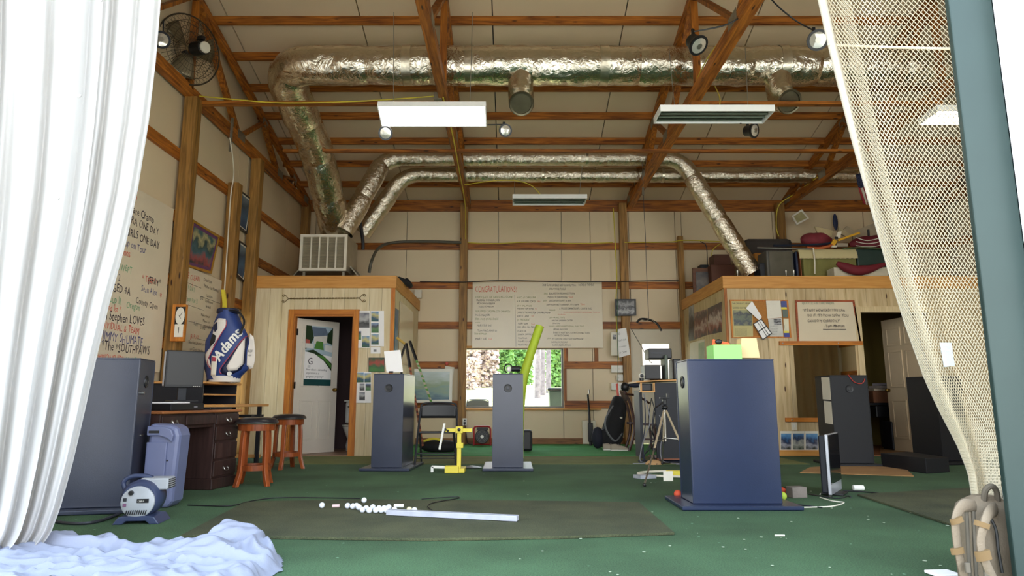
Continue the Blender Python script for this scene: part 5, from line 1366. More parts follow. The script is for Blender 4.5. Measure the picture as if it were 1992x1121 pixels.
for a_, b_, z in ((.0, .5, 2.3), (.25, .6, 2.02), (.25, .95, 1.82), (.5, .95, 1.62), (.5, 1, 2.18)):
    mb.bar((WBX + .002, 8.1 + 1.23 * a_, z), (WBX + .002, 8.1 + 1.23 * b_, z - .01), .002, .008, (1, 0, 0))
mb.build('ruled_line', inkK, rl, kind='stuff')

def frame4(name, label, P, mat, w_, inner, th=.025, cat='picture', mount=None, mw=.02, lift=1):
    P = [Vector(p) for p in P]; ctr = sum(P, V(0, 0, 0)) / 4
    o = T(name, label, cat, tuple((P[2] + P[3]) / 2))
    n_ = (P[1] - P[0]).cross(P[3] - P[0]).normalized()
    if n_.dot(ctr - V(0, 0, EYE)) > 0: n_ = -n_   # faces viewer
    def inset(k, off): 
        u = (P[1] - P[0]).normalized() * k; v = (P[3] - P[0]).normalized() * k; O = n_ * off
        return [P[0] + u + v + O, P[1] - u + v + O, P[2] - u - v + O, P[3] + u - v + O]
    def ring(nm, k0, k1, off, mat_, t_):
        a = inset(k0, off); b_ = inset(k1, off)
        for i in range(4):
            j = (i + 1) % 4; mb = MB(); mb.add([a[i], a[j], b_[j], b_[i], a[i] - n_ * t_, a[j] - n_ * t_, b_[j] - n_ * t_, b_[i] - n_ * t_], [(0, 1, 2, 3), (7, 6, 5, 4), (0, 4, 5, 1), (1, 5, 6, 2), (2, 6, 7, 3), (3, 7, 4, 0)])
            mb.build(nm, mat_, o)
    ring('frame_rail', 0, w_, 0, mat, th)
    k = w_
    if mount: ring('mount', w_, w_ + mw, -th * .4, mount, .003); k = w_ + mw
    a = inset(k, -th * .4 - .001); mb = MB(); mb.add(a + [p - n_ * .003 for p in a], [(0, 1, 2, 3), (7, 6, 5, 4), (0, 4, 5, 1), (1, 5, 6, 2), (2, 6, 7, 3), (3, 7, 4, 0)]); mb.build('picture_print', inner, o)
    return o
gold = PM('gold_frame', srgb(186, 138, 40), .35, .4)
sports = PRINT('print_sport', [srgb(30, 50, 60), srgb(160, 70, 70), srgb(60, 100, 110), srgb(40, 70, 70), srgb(180, 170, 120), srgb(50, 90, 90)], 7, 1)
frame4('framed_poster', 'gold framed sports poster leaning above the ruled whiteboard', [XW(376, 427, WBX + .06), XW(428, 460, WBX + .06), XW(412, 533, WBX + .02), XW(363, 518, WBX + .02)], gold, .03, sports, mount=PM('mount_purple', srgb(104, 60, 100), .6), mw=.04)
sea = PRINT('print_sea', [srgb(30, 60, 90), srgb(60, 100, 130), srgb(40, 70, 90), srgb(110, 130, 140)], 4, 2)
frame4('framed_picture', 'dark framed blue picture on the left wall, upper of the pair', [XW(471, 372, WBX), XW(491, 388, WBX), XW(481, 455, WBX), XW(465, 442, WBX)], black, .025, sea, mount=paper)
frame4('framed_picture', 'dark framed blue picture on the left wall, lower of the pair', [XW(467, 468, WBX), XW(487, 483, WBX), XW(476, 549, WBX), XW(461, 536, WBX)], black, .025, sea, mount=paper)
# wooden wall clock on first post
ck = T('wall_clock', 'small wooden clock box on the first left post', 'clock', (-3.93, 7.88, 1.6))
x0, x1 = Xat(332, 630, 7.85), Xat(358, 630, 7.85); z0, z1 = Zat(664, 7.85), Zat(592, 7.85)
MB().bb(x0, x1, 7.86, 7.919, z0, z1).build('case', trimZ, ck, bevel=.004)
xm = (x0 + x1) / 2 + .02
MB().lathe([(0, .004), (.05, .004), (.055, 0)], (xm, 7.859, z1 - .14), 22, (0, -1, 0), sx=1, sy=1.9).build('dial', paper, ck)
MB().bb(xm - .06, xm + .06, 7.8585, 7.8598, z1 - .25, z1 - .03).build('dial_back', black, ck)
MB().bb(xm - .05, xm + .05, 7.852, 7.8597, z0 + .05, z0 + .2).build('lower_dial', paper, ck)
hd = MB(); hd.box((xm + .01, 7.852, z1 - .125), (.004, .002, .06), ry=.5); hd.box((xm, 7.852, z1 - .15), (.004, .002, .05), ry=-.6); hd.box((xm, 7.8505, z0 + .13), (.006, .002, .07)); hd.build('hands', black, ck)

# ============================================================ RESTROOM FRONT DRESSING
y_ = RY - .012
ir = PM('wrought_iron', srgb(110, 88, 50), .5, .5)
rod = T('scroll_rod', 'wrought iron scroll rod above the restroom door', 'wall ornament', tuple(D(630, 580, y_)))
mb = MB(); A0, A1 = D(563, 581, y_ - .02), D(697, 580, y_ - .02)
for s_ in (0, PI): mb.tube([A0.lerp(A1, k / 80) + V(0, .007 * math.cos(k * .9 + s_), .007 * math.sin(k * .9 + s_)) for k in range(81)], .005, 5)
mb.build('twisted_bar', ir, rod, smooth=True)
for e, s_ in ((A0, -1), (A1, 1)):
    for v in (-1, 1):
        pts_ = [e] + [e + V(s_ * (.03 + .06 * k / 12 - .0), 0, v * (.012 + .05 * math.sin(k / 12 * 1.6))) for k in range(13)]
        last = pts_[-1]
        for k in range(12):
            a = k / 12 * 2 * PI * .85; r_ = .028 * (1 - k / 16); pts_.append(last + V(s_ * (math.sin(a) * r_), 0, -v * (r_ - r_ * math.cos(a))))
        MB().tube(pts_, .0045, 5).build('scroll', ir, rod, smooth=True)
# photos and papers right of the door
golfP = [PRINT('print_golf_a', [srgb(60, 110, 60), srgb(90, 130, 80), srgb(60, 60, 70), srgb(130, 150, 180)], 8, 3), PRINT('print_golf_b', [srgb(50, 90, 60), srgb(40, 80, 110), srgb(200, 190, 120), srgb(110, 150, 190)], 9, 5),
         PRINT('print_golf_c', [srgb(90, 90, 90), srgb(50, 50, 50), srgb(180, 180, 180), srgb(110, 110, 120)], 9, 8)]
def pin(label, x0, y0, x1, y1, d, mats, cells, cat='photo sheet', back=paperW, skew=0, nm='photo_sheet'):
    P = [D(x0, y0, d), D(x1, y0 + skew, d), D(x1, y1 + skew, d), D(x0, y1, d)]
    o = T(nm, label, cat, tuple((P[2] + P[3]) / 2))
    MB().slab(*P, .0015 if P[0].y == d else .0015).build('sheet', back, o)
    for (a, b_, c_, e, mi) in cells:
        f = lambda u, v: P[0] + (P[1] - P[0]) * u + (P[3] - P[0]) * v + V(0, -.0025, 0)
        MB().slab(f(a, b_), f(c_, b_), f(c_, e), f(a, e), -.001).build('photo_print', mats[mi], o)
    return o
pin('sheet with a grey golfer photo and small snapshots, right of the restroom door', 691, 605, 720, 677, y_ - .003, golfP, [(.05, .05, .95, .46, 2), (.05, .55, .4, .78, 0), (.45, .68, .95, .98, 1)])
pin('column of three golf swing photos beside the restroom door', 721, 605, 747, 674, y_ - .007, golfP, [(.05, .02, .6, .3, 1), (.05, .34, .6, .62, 0), (.05, .66, .6, .95, 1)])
pin('small card below the golf swing photos', 721, 676, 740, 688, y_ - .003, golfP, [(.3, .3, .6, .7, 2)])
pin('green picture of three golfers on the restroom wall', 717, 696, 748, 724, y_ - .003, [PRINT('print_green', [srgb(60, 120, 40), srgb(40, 90, 40), srgb(170, 60, 40), srgb(40, 80, 40)], 10, 4)], [(.03, .04, .97, .96, 0)], back=black)
pin('lower sheet of golf snapshots left of the slim pillar', 690, 724, 722, 784, y_ - .003, golfP, [(.05, .02, .55, .34, 1), (.6, .04, .98, .34, 1), (.3, .38, .6, .6, 2), (.66, .38, .98, .6, 0), (.28, .66, .62, .92, 2)])
# side wall of restroom : whiteboard and blue posters
XS = RX1 + .01
def onside(label, y0, y1, z0, z1, mat, nm, cat, X=XS, extra=None):
    o = MB().bb(X, X + .006, y0, y1, z0, z1).build(nm, mat); return tag(o, label, cat)
onside('narrow column of blue posters at the corner of the restroom side wall', 10.36, 10.62, 1.35, 2.25, PRINT('print_blue', [srgb(30, 60, 90), srgb(80, 120, 150), srgb(50, 90, 130)], 6, 6), 'poster', 'poster')
onside('faded whiteboard on the restroom side wall', 10.75, 12.2, 1.42, 2.42, boardM, 'whiteboard', 'whiteboard', XS)
# things on the restroom roof corner
c = D(808, 566, 12.5); obox('thermostat_box', 'small white box on the fascia behind the restroom corner', 'box', c.x - .07, c.x + .07, 12.86, 12.94, c.z - .08, c.z + .08, cream)
cb = MB(); cb.tube(spline([D(775, 543, 10.9), D(788, 548, 11.0), D(798, 556, 11.2), D(790, 545, 11.3)]), .045, 8); tag(cb.build('black_bag', blackF, smooth=True), 'small black bag on the restroom roof edge', 'bag')
# ============================================================ CONGRATULATIONS BOARD
yb = YB - .075
bx0, bx1, bz0, bz1 = Xat(919, 610, yb), Xat(1172, 610, yb), Zat(677, yb), Zat(549, yb)
cb_ = T('congratulations_board', 'large handwritten congratulations whiteboard above the window', 'whiteboard', ((bx0 + bx1) / 2, yb, bz0))
MB().bb(bx0, bx1, yb, yb + .012, bz0, bz1).build('board', boardM, cb_)
bw_, bh_ = bx1 - bx0, bz1 - bz0
def rows(ink, mat, L_):
    mb = MB()
    for s_, u, v, w_, h_ in L_:   # w_ = width share, h_ = letter height share
        nat = sum(GL.get(c_, GL[' '])[2] for c_ in s_) * h_ * bh_
        mb.text(s_, (bx0 + bw_ * u, yb - .003, bz1 - bh_ * v), (1, 0, rnd.uniform(-.012, .005)), (0, 0, 1), h_ * bh_, jit=.07, narrow=w_ * bw_ / nat)
    mb.build('lettering', mat, cb_, kind='stuff')
rows('red', inkR, [('CONGRATULATIONS!', .02, .155, .32, .13), ('1st', .50, .31, .025, .04), ('1st', .48, .42, .02, .035), ('1st', .45, .53, .025, .04), ('2nd', .45, .655, .03, .035), ('*2nd', .74, .245, .035, .04), ('*2nd', .83, .355, .035, .035), ('2nd', .125, .88, .025, .04), ('STATE CHAMPION BOYS INTRAMURAL TEAM 3rd', .70, .47, .28, .025), ('Academic', .655, .505, .06, .025)])
rows('green', PM('ink_olive', srgb(120, 130, 70), .6, var=.02), [('2009 CLASS 4A GIRLS ALL CONF', .02, .245, .29, .045), ('2009 LOWER CAROLINA CITY CHAMPION', .02, .46, .27, .04), ('2005 AVC CHALLENGE', .02, .58, .18, .045), ('2009', .02, .625, .04, .02), ('2009 RUNNER', .015, .80, .10, .035), ('N.R.C. of CAROLINA', .34, .25, .15, .04), ('1ST PLACE', .34, .375, .12, .03), ('Jr. PRESIDENT', .345, .59, .10, .04), ('2005', .55, .19, .03, .035), ('2009', .545, .30, .03, .035), ('2009', .59, .44, .05, .035), ('2009 4A ALL STATE', .59, .555, .12, .03), ('2009 ALL AMERICAN INVITATIONAL POINT GOLF', .585, .685, .27, .03), ('2009', .57, .87, .03, .03)])
rows('black', inkK, [('2008 CLASS 2A GIRLS HIGH SCHOOL TEAM', .54, .06, .26, .045), ('ROOKIE OF THE YEAR', .82, .06, .12, .05), ('ANNA MARIE TOOLE', .59, .12, .13, .04), ('BURLINGTON INSURANCE TOURN', .59, .19, .20, .04), ('MERIDITH DAVIDSON', .58, .245, .15, .04), ('LINCOLNTON COUNTY JR OPEN', .59, .30, .17, .035), ('JOHN WILSON, FIRST TOURNAMENT, BOYS CHAMP', .57, .36, .25, .035), ('A WOODS CHAMPIONSHIPS - CREEK & FORD', .67, .42, .25, .045),
    ('N. W. GUILFORD SCHOOL', .34, .31, .15, .04), ('FAIRWAY NATIONAL', .345, .42, .13, .035), ('CARRET TRIANGLE JR CHAMPIONSHIP', .34, .48, .26, .04), ('KATIE LANE', .345, .535, .09, .04), ('MARY SEM', .35, .65, .075, .04), ('2009 GIRLS ALL AREA', .345, .70, .14, .04), ('CLASS 1A', .345, .76, .07, .035), ('JUNIOR DIVISION', .35, .81, .12, .035), ('CLASS 4A', .35, .865, .07, .035), ('DANIELLE RAYE', .35, .915, .11, .035), ('MARGARET W', .35, .965, .10, .035),
    ('MARISSA DONNELSON', .03, .295, .18, .045), ('MORGAN WEBBER', .035, .34, .14, .04), ('TODD JOHNSON', .045, .39, .12, .035), ('N.C. MAJOR', .025, .52, .11, .04), ('MARY SUE 2nd', .035, .68, .11, .045), ('TOM MACLAINE 1st', .04, .755, .15, .04), ('MARY SUE', .025, .88, .085, .045),
    ('MARTHA BARBARA CARTER', .61, .60, .16, .035), ('SEAN FORD', .615, .64, .06, .03), ('SIERRA BROOKE', .62, .735, .11, .035), ('EVERETTE HIGHT BOYS 10-11 INVITATIONAL TRACK', .62, .785, .28, .035), ('WORLD CHAMP', .63, .825, .11, .035), ('MT. CAROLINA CADDY GOLF CHAMPIONSHIP', .61, .875, .24, .03), ('CAROLE MCFEE 2007', .60, .925, .13, .035), ('CAROLINE BURTON', .61, .97, .14, .035)])
mb = MB(); mb.bar((bx0 + bw_ * .325, yb - .002, bz1 - bh_ * .2), (bx0 + bw_ * .335, yb - .002, bz1 - bh_ * .98), .006, .002, (0, 1, 0)); mb.build('ruled_line', inkGr, cb_)

# framed photo, hanging sheets, switches
bwp = PRINT('print_team', [srgb(60, 60, 66), srgb(170, 170, 170), srgb(40, 40, 44), srgb(150, 150, 150), srgb(60, 60, 60)], 16, 11)
d_ = YB - .26
frame4('framed_photo', 'black framed team photo on the post beside the congratulations board', [D(1196, 582, d_), D(1237, 582, d_), D(1238, 614, d_), D(1197, 615, d_)], black, .03, bwp, mount=None)
note('hanging_sheet', 'white printed sheet hanging on the post below the framed photo', [D(1201, 641, d_), D(1218, 638, d_), D(1226, 690, d_), D(1204, 696, d_)], paperW, ['O', 'Golf Club', 'TOURNAMENT', 'of CAMP'], inkK)
pin('older grey sheet hanging behind the white printed sheet', 1189, 647, 1203, 692, d_ + .02, golfP, [(.2, .1, .7, .3, 2)], back=paper, nm='hanging_sheet')
tag(MB().tube(spline([D(1201, 560, d_ - .03), D(1201, 640, d_ - .03), D(1202, 700, d_ - .03), D(1202, 765, d_ - .03)]), .006, 6).build('hanging_line', PM('green_cord', srgb(40, 90, 60), .6)), 'thin green cord hanging over the sheets on the post', 'cord')
for y0, y1, n_ in ((711, 725, 4), (729, 741, 2), (745, 759, 4)):
    xa, xb = (1189, 1213) if n_ == 4 else (1200, 1213)
    o = T('switch_plate', {711: 'upper wide switch plate beside the back door post', 729: 'small middle switch plate beside the back door post', 745: 'lower wide switch plate beside the back door post'}[y0], 'switch', tuple(D((xa + xb) / 2, y1, 12.9)))
    p, q = D(xa, y0, 12.9), D(xb, y1, 12.9); MB().bb(p.x, q.x, 12.89, 12.95, q.z, p.z).build('plate', white, o, bevel=.004)
    for k in range(n_): x = p.x + (q.x - p.x) * (k + .5) / n_; MB().box((x, 12.885, (p.z + q.z) / 2), (.012, .012, .03)).build('toggle', cream, o)
p = D(904, 821, 12.75); o = T('wall_outlet', 'white power outlet low on the post left of the window', 'outlet', tuple(p)); MB().box(p, (.08, .02, .13)).build('plate', white, o, bevel=.004); MB().box(p + V(0, -.012, .025), (.035, .006, .03)).build('socket', dgrey, o); MB().box(p + V(0, -.02, -.02), (.04, .03, .04)).build('plug', black, o, bevel=.004)
tag(MB().tube(spline([p + V(0, -.03, -.03), p + V(.03, -.04, -.2), p + V(.06, -.05, -.38), p + V(.13, -.1, -p.z + .0 + .03), p + V(.2, -.1, -p.z + .025)]), .008, 6).build('power_cord', black, smooth=True), 'black power cord hanging from the low outlet', 'cable')
# cables along girts
def wcable(label, pts, mat=yelc, r_=.01, nm='electric_cable', cat='cable'):
    return tag(MB().tube(spline([D(*p) for p in pts], 6), r_, 6).build(nm, mat, smooth=True), label, cat)
wcable('yellow cable down the post right of the congratulations board', [(1193, 405, 12.77), (1197, 480, 12.77), (1200, 540, 12.77), (1198, 600, 12.77), (1203, 700, 12.77)])
wcable('yellow cable running above the girt between the middle posts', [(907, 472, 12.9), (960, 474, 12.9), (1040, 471, 12.9), (1120, 474, 12.9), (1192, 472, 12.9)], r_=.009)
wcable('dark cable along the wall just above the congratulations board', [(817, 548, 12.9), (900, 549, 12.75), (980, 546, 12.9), (1080, 548, 12.9), (1200, 548, 12.75), (1322, 545, 12.88)], dgrey, .009)
wcable('yellow cable along the girt behind the long duct', [(1215, 472, 12.8), (1300, 471, 12.9), (1330, 468, 12.78), (1400, 470, 12.9), (1450, 474, 12.9)], r_=.009)
wcable('yellow cord feeding the small unlit fixture', [(903, 360, 9.9), (960, 352, 10.3), (1005, 352, 10.5), (1035, 362, 10.6), (1055, 383, 10.65)], r_=.006)
wcable('yellow cord feeding the unlit fixture by the middle truss', [(1391, 168, 7.9), (1400, 190, 7.4), (1399, 214, 6.9)], r_=.007)
wcable('yellow cable twisted down the left middle truss to its post', [(862, 190, 7.9), (880, 260, 8.9), (893, 330, 10.2), (905, 400, 12.2), (906, 465, 12.76)], r_=.009)
wcable('yellow cable along the steep middle truss', [(1455, 5, 6.4), (1400, 80, 7.0), (1370, 125, 7.5), (1345, 180, 8.2)], r_=.008)
wcable('yellow cable sagging along the long brace from the left wall', [(388, 187, 8.04), (460, 194, 8.04), (550, 200, 8.04), (700, 197, 8.04), (850, 187, 8.04)], r_=.008)
wcable('yellow loop of cable at the right truss foot', [(1590, 345, 11.3), (1545, 378, 12.4), (1515, 400, 12.6), (1510, 440, 12.68), (1515, 460, 12.7)], r_=.01)
wcable('grey loops of cable over the office roof corner', [(1362, 470, 12.86), (1374, 480, 12.86), (1376, 520, 12.86)], dgrey, .008)
wcable('yellow loop of cable over the office roof corner', [(1402, 474, 12.86), (1386, 488, 12.86), (1384, 520, 12.86)], yelc, .008)
jb = tag(MB().box(D(852, 188, 8.0), (.1, .06, .1)).build('junction_box', galv, bevel=.005), 'small metal junction box on the left middle truss', 'box')
# pull rope with foam handle
rp = T('pull_rope', 'training rope hanging from the truss with a curved black foam handle', 'rope', tuple(D(1262, 622, 11.0)))
MB().tube([D(1251, 375, 11.0), D(1255, 450, 11.0), D(1259, 560, 11.0), D(1262, 621, 11.0)], .005, 6).build('rope', dgrey, rp)
MB().tube(spline([D(1239, 628, 11.0), D(1246, 621, 11.0), D(1262, 622, 11.0), D(1277, 629, 11.0), D(1287, 644, 11.0)]), [.018] * 33, 8).build('foam_handle', black, rp, smooth=True)
MB().tube(spline([D(1246, 620, 10.96), D(1256, 624, 10.96), D(1266, 621, 10.96), D(1276, 630, 10.96)], 5), .007, 6).build('wound_cord', steel, rp, smooth=True)
MB().cyl(D(1251, 365, 11.0), D(1251, 380, 11.0), .02, 8).build('clip', steel, rp)
MB().tube([D(1251, 365, 11.0), D(1251, 365, 11.0) + V(0, 0, .45)], .004, 5).build('wire', steel, rp)
wcable('thin black wire sloping from the post to the printers', [(1228, 640, 12.6), (1245, 670, 12.0), (1262, 700, 10.6), (1268, 706, 10.3)], black, .006, 'thin_wire', 'wire')

# ============================================================ CENTRE: sticks, chairs, trainer
def stick(label, p0, p1, tape, grip=.32, r_=.018, mats=None, nm='hockey_stick'):
    o = T(nm, label, 'stick', tuple(p0)); p0 = Vector(p0); p1 = Vector(p1); L_ = (p1 - p0).length; g = p1 + (p0 - p1) * (grip / L_)
    MB().bar(p0, g, .022, .03).build('shaft', tape, o, bevel=.003)
    MB().bar(g, p1, .034, .036).build('grip', black, o, bevel=.005)
    return o
def tape_mat(name, a, b2, sc_=26):
    m, t, b, N, L = nt(name); tc = N.new('ShaderNodeTexCoord'); w = N.new('ShaderNodeTexWave'); w.bands_direction = 'Z'; w.inputs['Scale'].default_value = sc_ / 6; w.inputs['Distortion'].default_value = 6; w.inputs['Detail'].default_value = 2
    L.new(tc.outputs['Object'], w.inputs['Vector']); r = N.new('ShaderNodeValToRGB'); r.color_ramp.elements[0].color = a; r.color_ramp.elements[1].color = b2; r.color_ramp.elements[0].position = .4; r.color_ramp.elements[1].position = .6
    L.new(w.outputs['Fac'], r.inputs[0]); L.new(r.outputs[0], b.inputs['Base Color']); b.inputs['Roughness'].default_value = .4; return m
stick('hockey style stick with orange banded shaft leaning by the folding chair', D(822, 868, 9.6) * 1, D(790, 668, 9.95), tape_mat('tape_orange', srgb(180, 104, 70), srgb(110, 60, 50)), .38)
bpy.data.objects['hockey_stick'].location
stick('hockey style stick with green banded shaft, topmost grip of the leaning sticks', D(845, 800, 9.7), D(797, 664, 10.1), tape_mat('tape_green', srgb(90, 150, 70), srgb(190, 180, 160)), .34)
lw = T('bent_trainer', 'bent yellow and black swing trainer leaning behind the sticks', 'trainer', tuple(D(784, 760, 9.9)))
MB().tube([D(772, 657, 10.2), D(790, 671, 10.2)], .02, 8).build('yellow_arm', PM('dull_yellow', srgb(190, 160, 80), .5), lw)
MB().tube([D(788, 672, 10.2), D(779, 700, 10.15), D(784, 760, 9.9), D(800, 895, 9.6)], .018, 8).build('black_shaft', black, lw, smooth=True)
def folding_chair():
    r = T('folding_chair', 'black metal folding chair beside the yellow swing trainer', 'chair', (0, 0, 0))
    m_ = dgrey; W_ = .225
    for s_ in (-1, 1):
        x = s_ * W_
        MB().tube([(x * 1.02, -.26, .012), (x, .0, .42), (x * .96, .14, .70), (x * .93, .16, .78)], .0125, 8).build('front_leg', m_, r, local=True, smooth=True)
        MB().tube([(x * .9, .28, .012), (x * .88, .1, .24), (x * .86, -.13, .44)], .0115, 8).build('rear_leg', m_, r, local=True, smooth=True)
    MB().tube(spline([(-W_ * .93, .16, .78), (-W_ * .8, .165, .835), (0, .17, .85), (W_ * .8, .165, .835), (W_ * .93, .16, .78)]), .0125, 8).build('top_rail', m_, r, local=True, smooth=True)
    bk = MB(); bk.grid(lambda u, v: ((u - .5) * 2 * W_ * .95, .15 + .02 * (1 - (2 * u - 1) ** 2), .63 + .205 * v - (.05 * abs(2 * u - 1) ** 4 * (v > .9))), 14, 5); bk.build('backrest', black, r, local=True, solid=.008, smooth=True)
    st = MB(); st.extr([(-.2, -.18, .43), (.2, -.18, .43), (.2, .14, .425), (.14, .2, .42), (-.14, .2, .42), (-.2, .14, .425)], (0, 0, .025)); st.build('seat', black, r, local=True, bevel=.008)
    for y, z in ((-.2, .1), (.22, .1)): MB().tube([(-W_ * .95, y, z), (W_ * .95, y, z)], .009, 6).build('cross_bar', m_, r, local=True)
    MB().tube([(-W_ * .95, -.17, .16), (W_ * .95, -.17, .16)], .009, 6).build('cross_bar', m_, r, local=True)
    return r
fc_ = folding_chair(); p = G(852, 912); fc_.location = (p.x - .07, p.y + .5, 0.006); fc_.scale = (1.13, 1, .93); fc_.rotation_euler.z = R(2)
p = D(927, 790, 14.6); dup(fc_, (p.x, 14.6, .06), R(-6), 'black folding chair standing outside beyond the window')
# yellow swing trainer
p = G(885, 921); yt = T('swing_trainer', 'yellow adjustable swing plane trainer with white arms', 'training aid', (p.x, p.y, 0))
y0_ = p.y; X = lambda px: Xat(px, 870, y0_); Z = lambda py: Zat(py, y0_)
MB().bb(X(866), X(893), y0_ - .03, y0_ + .1, .003, Z(907)).build('base_block', yellow, yt, bevel=.006)
MB().bb(X(872), X(904), y0_ + .0, y0_ + .3, .003, .05).build('base_foot', yellow, yt, bevel=.005)
MB().bb(X(889), X(897), y0_, y0_ + .045, .05, Z(842)).build('upright', yellow, yt, bevel=.004)
MB().bb(X(888), X(901), y0_ - .01, y0_ + .055, Z(872), Z(862)).build('collar', yellow, yt, bevel=.004)
MB().bb(X(866), X(918), y0_, y0_ + .03, Z(841), Z(834)).build('cross_arm', yellow, yt, bevel=.004)
MB().bb(X(886), X(900), y0_ - .01, y0_ + .04, Z(843), Z(830)).build('clamp', yellow, yt, bevel=.005)
MB().lathe([(.018, 0), (.02, .02), (0, .025)], (X(893), y0_ - .012, Z(836)), 8, (0, -1, 0)).build('knob', black, yt)
MB().lathe([(.012, 0), (.014, .02), (0, .025)], (X(871), y0_ - .002, Z(838)), 8, (0, -1, 0)).build('knob', black, yt)
MB().bar((X(840), y0_ + .03, Z(909)), (X(890), y0_ + .03, Z(911)), .03, .03).build('white_arm', white, yt, bevel=.003)
MB().bar((X(841), y0_ + .03, Z(909)), (X(841), y0_ + .03, .01), .03, .03).build('white_foot', white, yt)
MB().bar((X(855), y0_ + .0, Z(875)), (X(864), y0_ + .0, Z(824)), .025, .025, (0, 1, 0)).build('white_rod', white, yt, bevel=.003)
MB().bar((X(864), y0_ + .01, Z(833)), (X(868), y0_ + .01, Z(838)), .02, .02, (0, 1, 0)).build('hinge', black, yt)
p = G(918, 911); tag(MB().lathe([(0, 0.004), (.115, .004), (.12, .012), (.03, .03), (0, .03)], (p.x, p.y, 0), 26).build('round_base', dgrey, smooth=True), 'flat round grey base disc on the carpet right of the yellow trainer', 'base')
# landscape poster, paper on girt
frame4('landscape_poster', 'white framed landscape poster standing behind the folding chair', [D(788, 718, 12.6), D(880, 718, 12.6), D(879, 783, 12.6), D(789, 784, 12.6)], white, .05, PRINT('print_lake', [srgb(90, 120, 140), srgb(130, 160, 160), srgb(150, 170, 140), srgb(180, 196, 190), srgb(200, 212, 216)], 5, 13, (.6, 1, 2)))
note('paper_note', 'cream sheet with four small golfer sketches near the window post', [D(866, 712, 12.93), D(884, 715, 12.93), D(880, 748, 12.93), D(861, 745, 12.93)], paper, ['k | k', '', 'A | X'], inkK)
tag(MB().ball(D(869, 708, 12.9), .035, 10, 6).build('red_pin', inkR, smooth=True), 'red clip head above the golfer sketches sheet', 'clip')
# black bag heap under the folding chair
p = G(845, 885); bg2 = T('gear_bag', 'dark gear bag with yellow strap on the green floor behind the folding chair', 'bag', (p.x, 11.0, .012))
mb = MB(); mb.ball((p.x + .05, 11.0, .10), .3, 20, 10, (1.15, .6, .34)); mb.build('bag_body', blackF, bg2, smooth=True)
MB().tube(spline([(p.x - .2, 10.85, .19), (p.x - .05, 10.8, .23), (p.x + .1, 10.82, .2)]), .02, 6).build('yellow_strap', yellow, bg2, smooth=True)
# red heater fan
p = G(938, 868); p.y = 12.4; hx = Xat(938, 850, 12.4)
ht = T('workshop_heater', 'small heater fan with a red tubular frame under the window', 'heater', (hx, 12.4, .012))
redt = PM('red_tube', srgb(170, 40, 44), .4)
MB().tube(fillet([(hx - .15, 12.4, .03), (hx - .15, 12.4, .36), (hx + .15, 12.4, .36), (hx + .15, 12.4, .03)], .06, 5), .016, 8).build('tube_frame', redt, ht, smooth=True)
MB().tube([(hx - .16, 12.4, .03), (hx - .16, 12.6, .03), (hx + .16, 12.6, .03), (hx + .16, 12.4, .03)], .014, 6).build('floor_frame', redt, ht)
MB().lathe([(.12, 0), (.13, .01), (.13, .2), (0, .2)], (hx, 12.38, .18), 24, (0, 1, 0)).build('drum', dgrey, ht, smooth=True)
rg = MB(); 
for r_ in (.03, .055, .08, .105): rg.tube([(hx + r_ * math.cos(2 * PI * k / 24), 12.372, .18 + r_ * math.sin(2 * PI * k / 24)) for k in range(24)], .003, 4, True)
rg.build('guard_rings', steel, ht)
MB().lathe([(0, .0), (.03, .0), (.03, .01)], (hx, 12.365, .18), 14, (0, -1, 0)).build('hub', steel, ht)
MB().bb(hx - .1, hx + .1, 12.38, 12.5, .29, .34).build('control_box', black, ht, bevel=.006)
# black case right of the second pillar
p = G(1022, 884); tag(MB().box((Xat(1021, 865, 11.2), 11.2, .012 + .17), (.24, .16, .34)).build('speaker_case', black, bevel=.04), 'small black upright case on the green floor right of the slim pillar', 'case')
# pool noodle
ng = PM('noodle_green', srgb(176, 200, 50), .6, var=.05, bump=.2)
nd = [D(1010, 912, 9.35), D(1010, 850, 9.35), D(1013, 780, 9.4), D(1020, 730, 9.45), D(1035, 680, 9.5), D(1050, 635, 9.55)]
nd[0].z = .05
tag(MB().tube(spline(nd, 8), .062, 14).build('foam_noodle', ng, smooth=True), 'bright green foam noodle standing bent behind the slim pillar', 'foam noodle')
tag(MB().tube([D(1051, 634, 9.6), D(1058, 638, 9.6)], .012, 6).build('red_tip', inkR), 'small red tip poking out at the noodle end', 'tip')
# things under right of window
x = Xat(1147, 800, 12.5)
rt = T('ball_retriever', 'thin black upright tool leaning on the wall right of the window', 'tool', (x, 12.5, .012))
MB().cyl((x, 12.5, .95), (x, 12.52, 1.02 - .0), .012, 8).build('tip', steel, rt)
MB().cyl((x + .01, 12.5, .012), (x, 12.6, Zat(795, 12.5)), .028, 10, .02).build('lower_tube', black, rt)
MB().cyl((x, 12.6, Zat(795, 12.5)), (x - .005, 12.7, Zat(768, 12.6)), .018, 8).build('grip', black, rt)
MB().box((x + .01, 12.5, .25), (.09, .05, .34)).build('head', black, rt, bevel=.01)
tag(MB().box((Xat(1147, 845, 12.75), 12.8, .24), (.26, .03, .44), rx=R(-6)).build('leaning_board', cream, bevel=.02), 'small white panel leaning on the wall behind the black upright tool', 'panel')
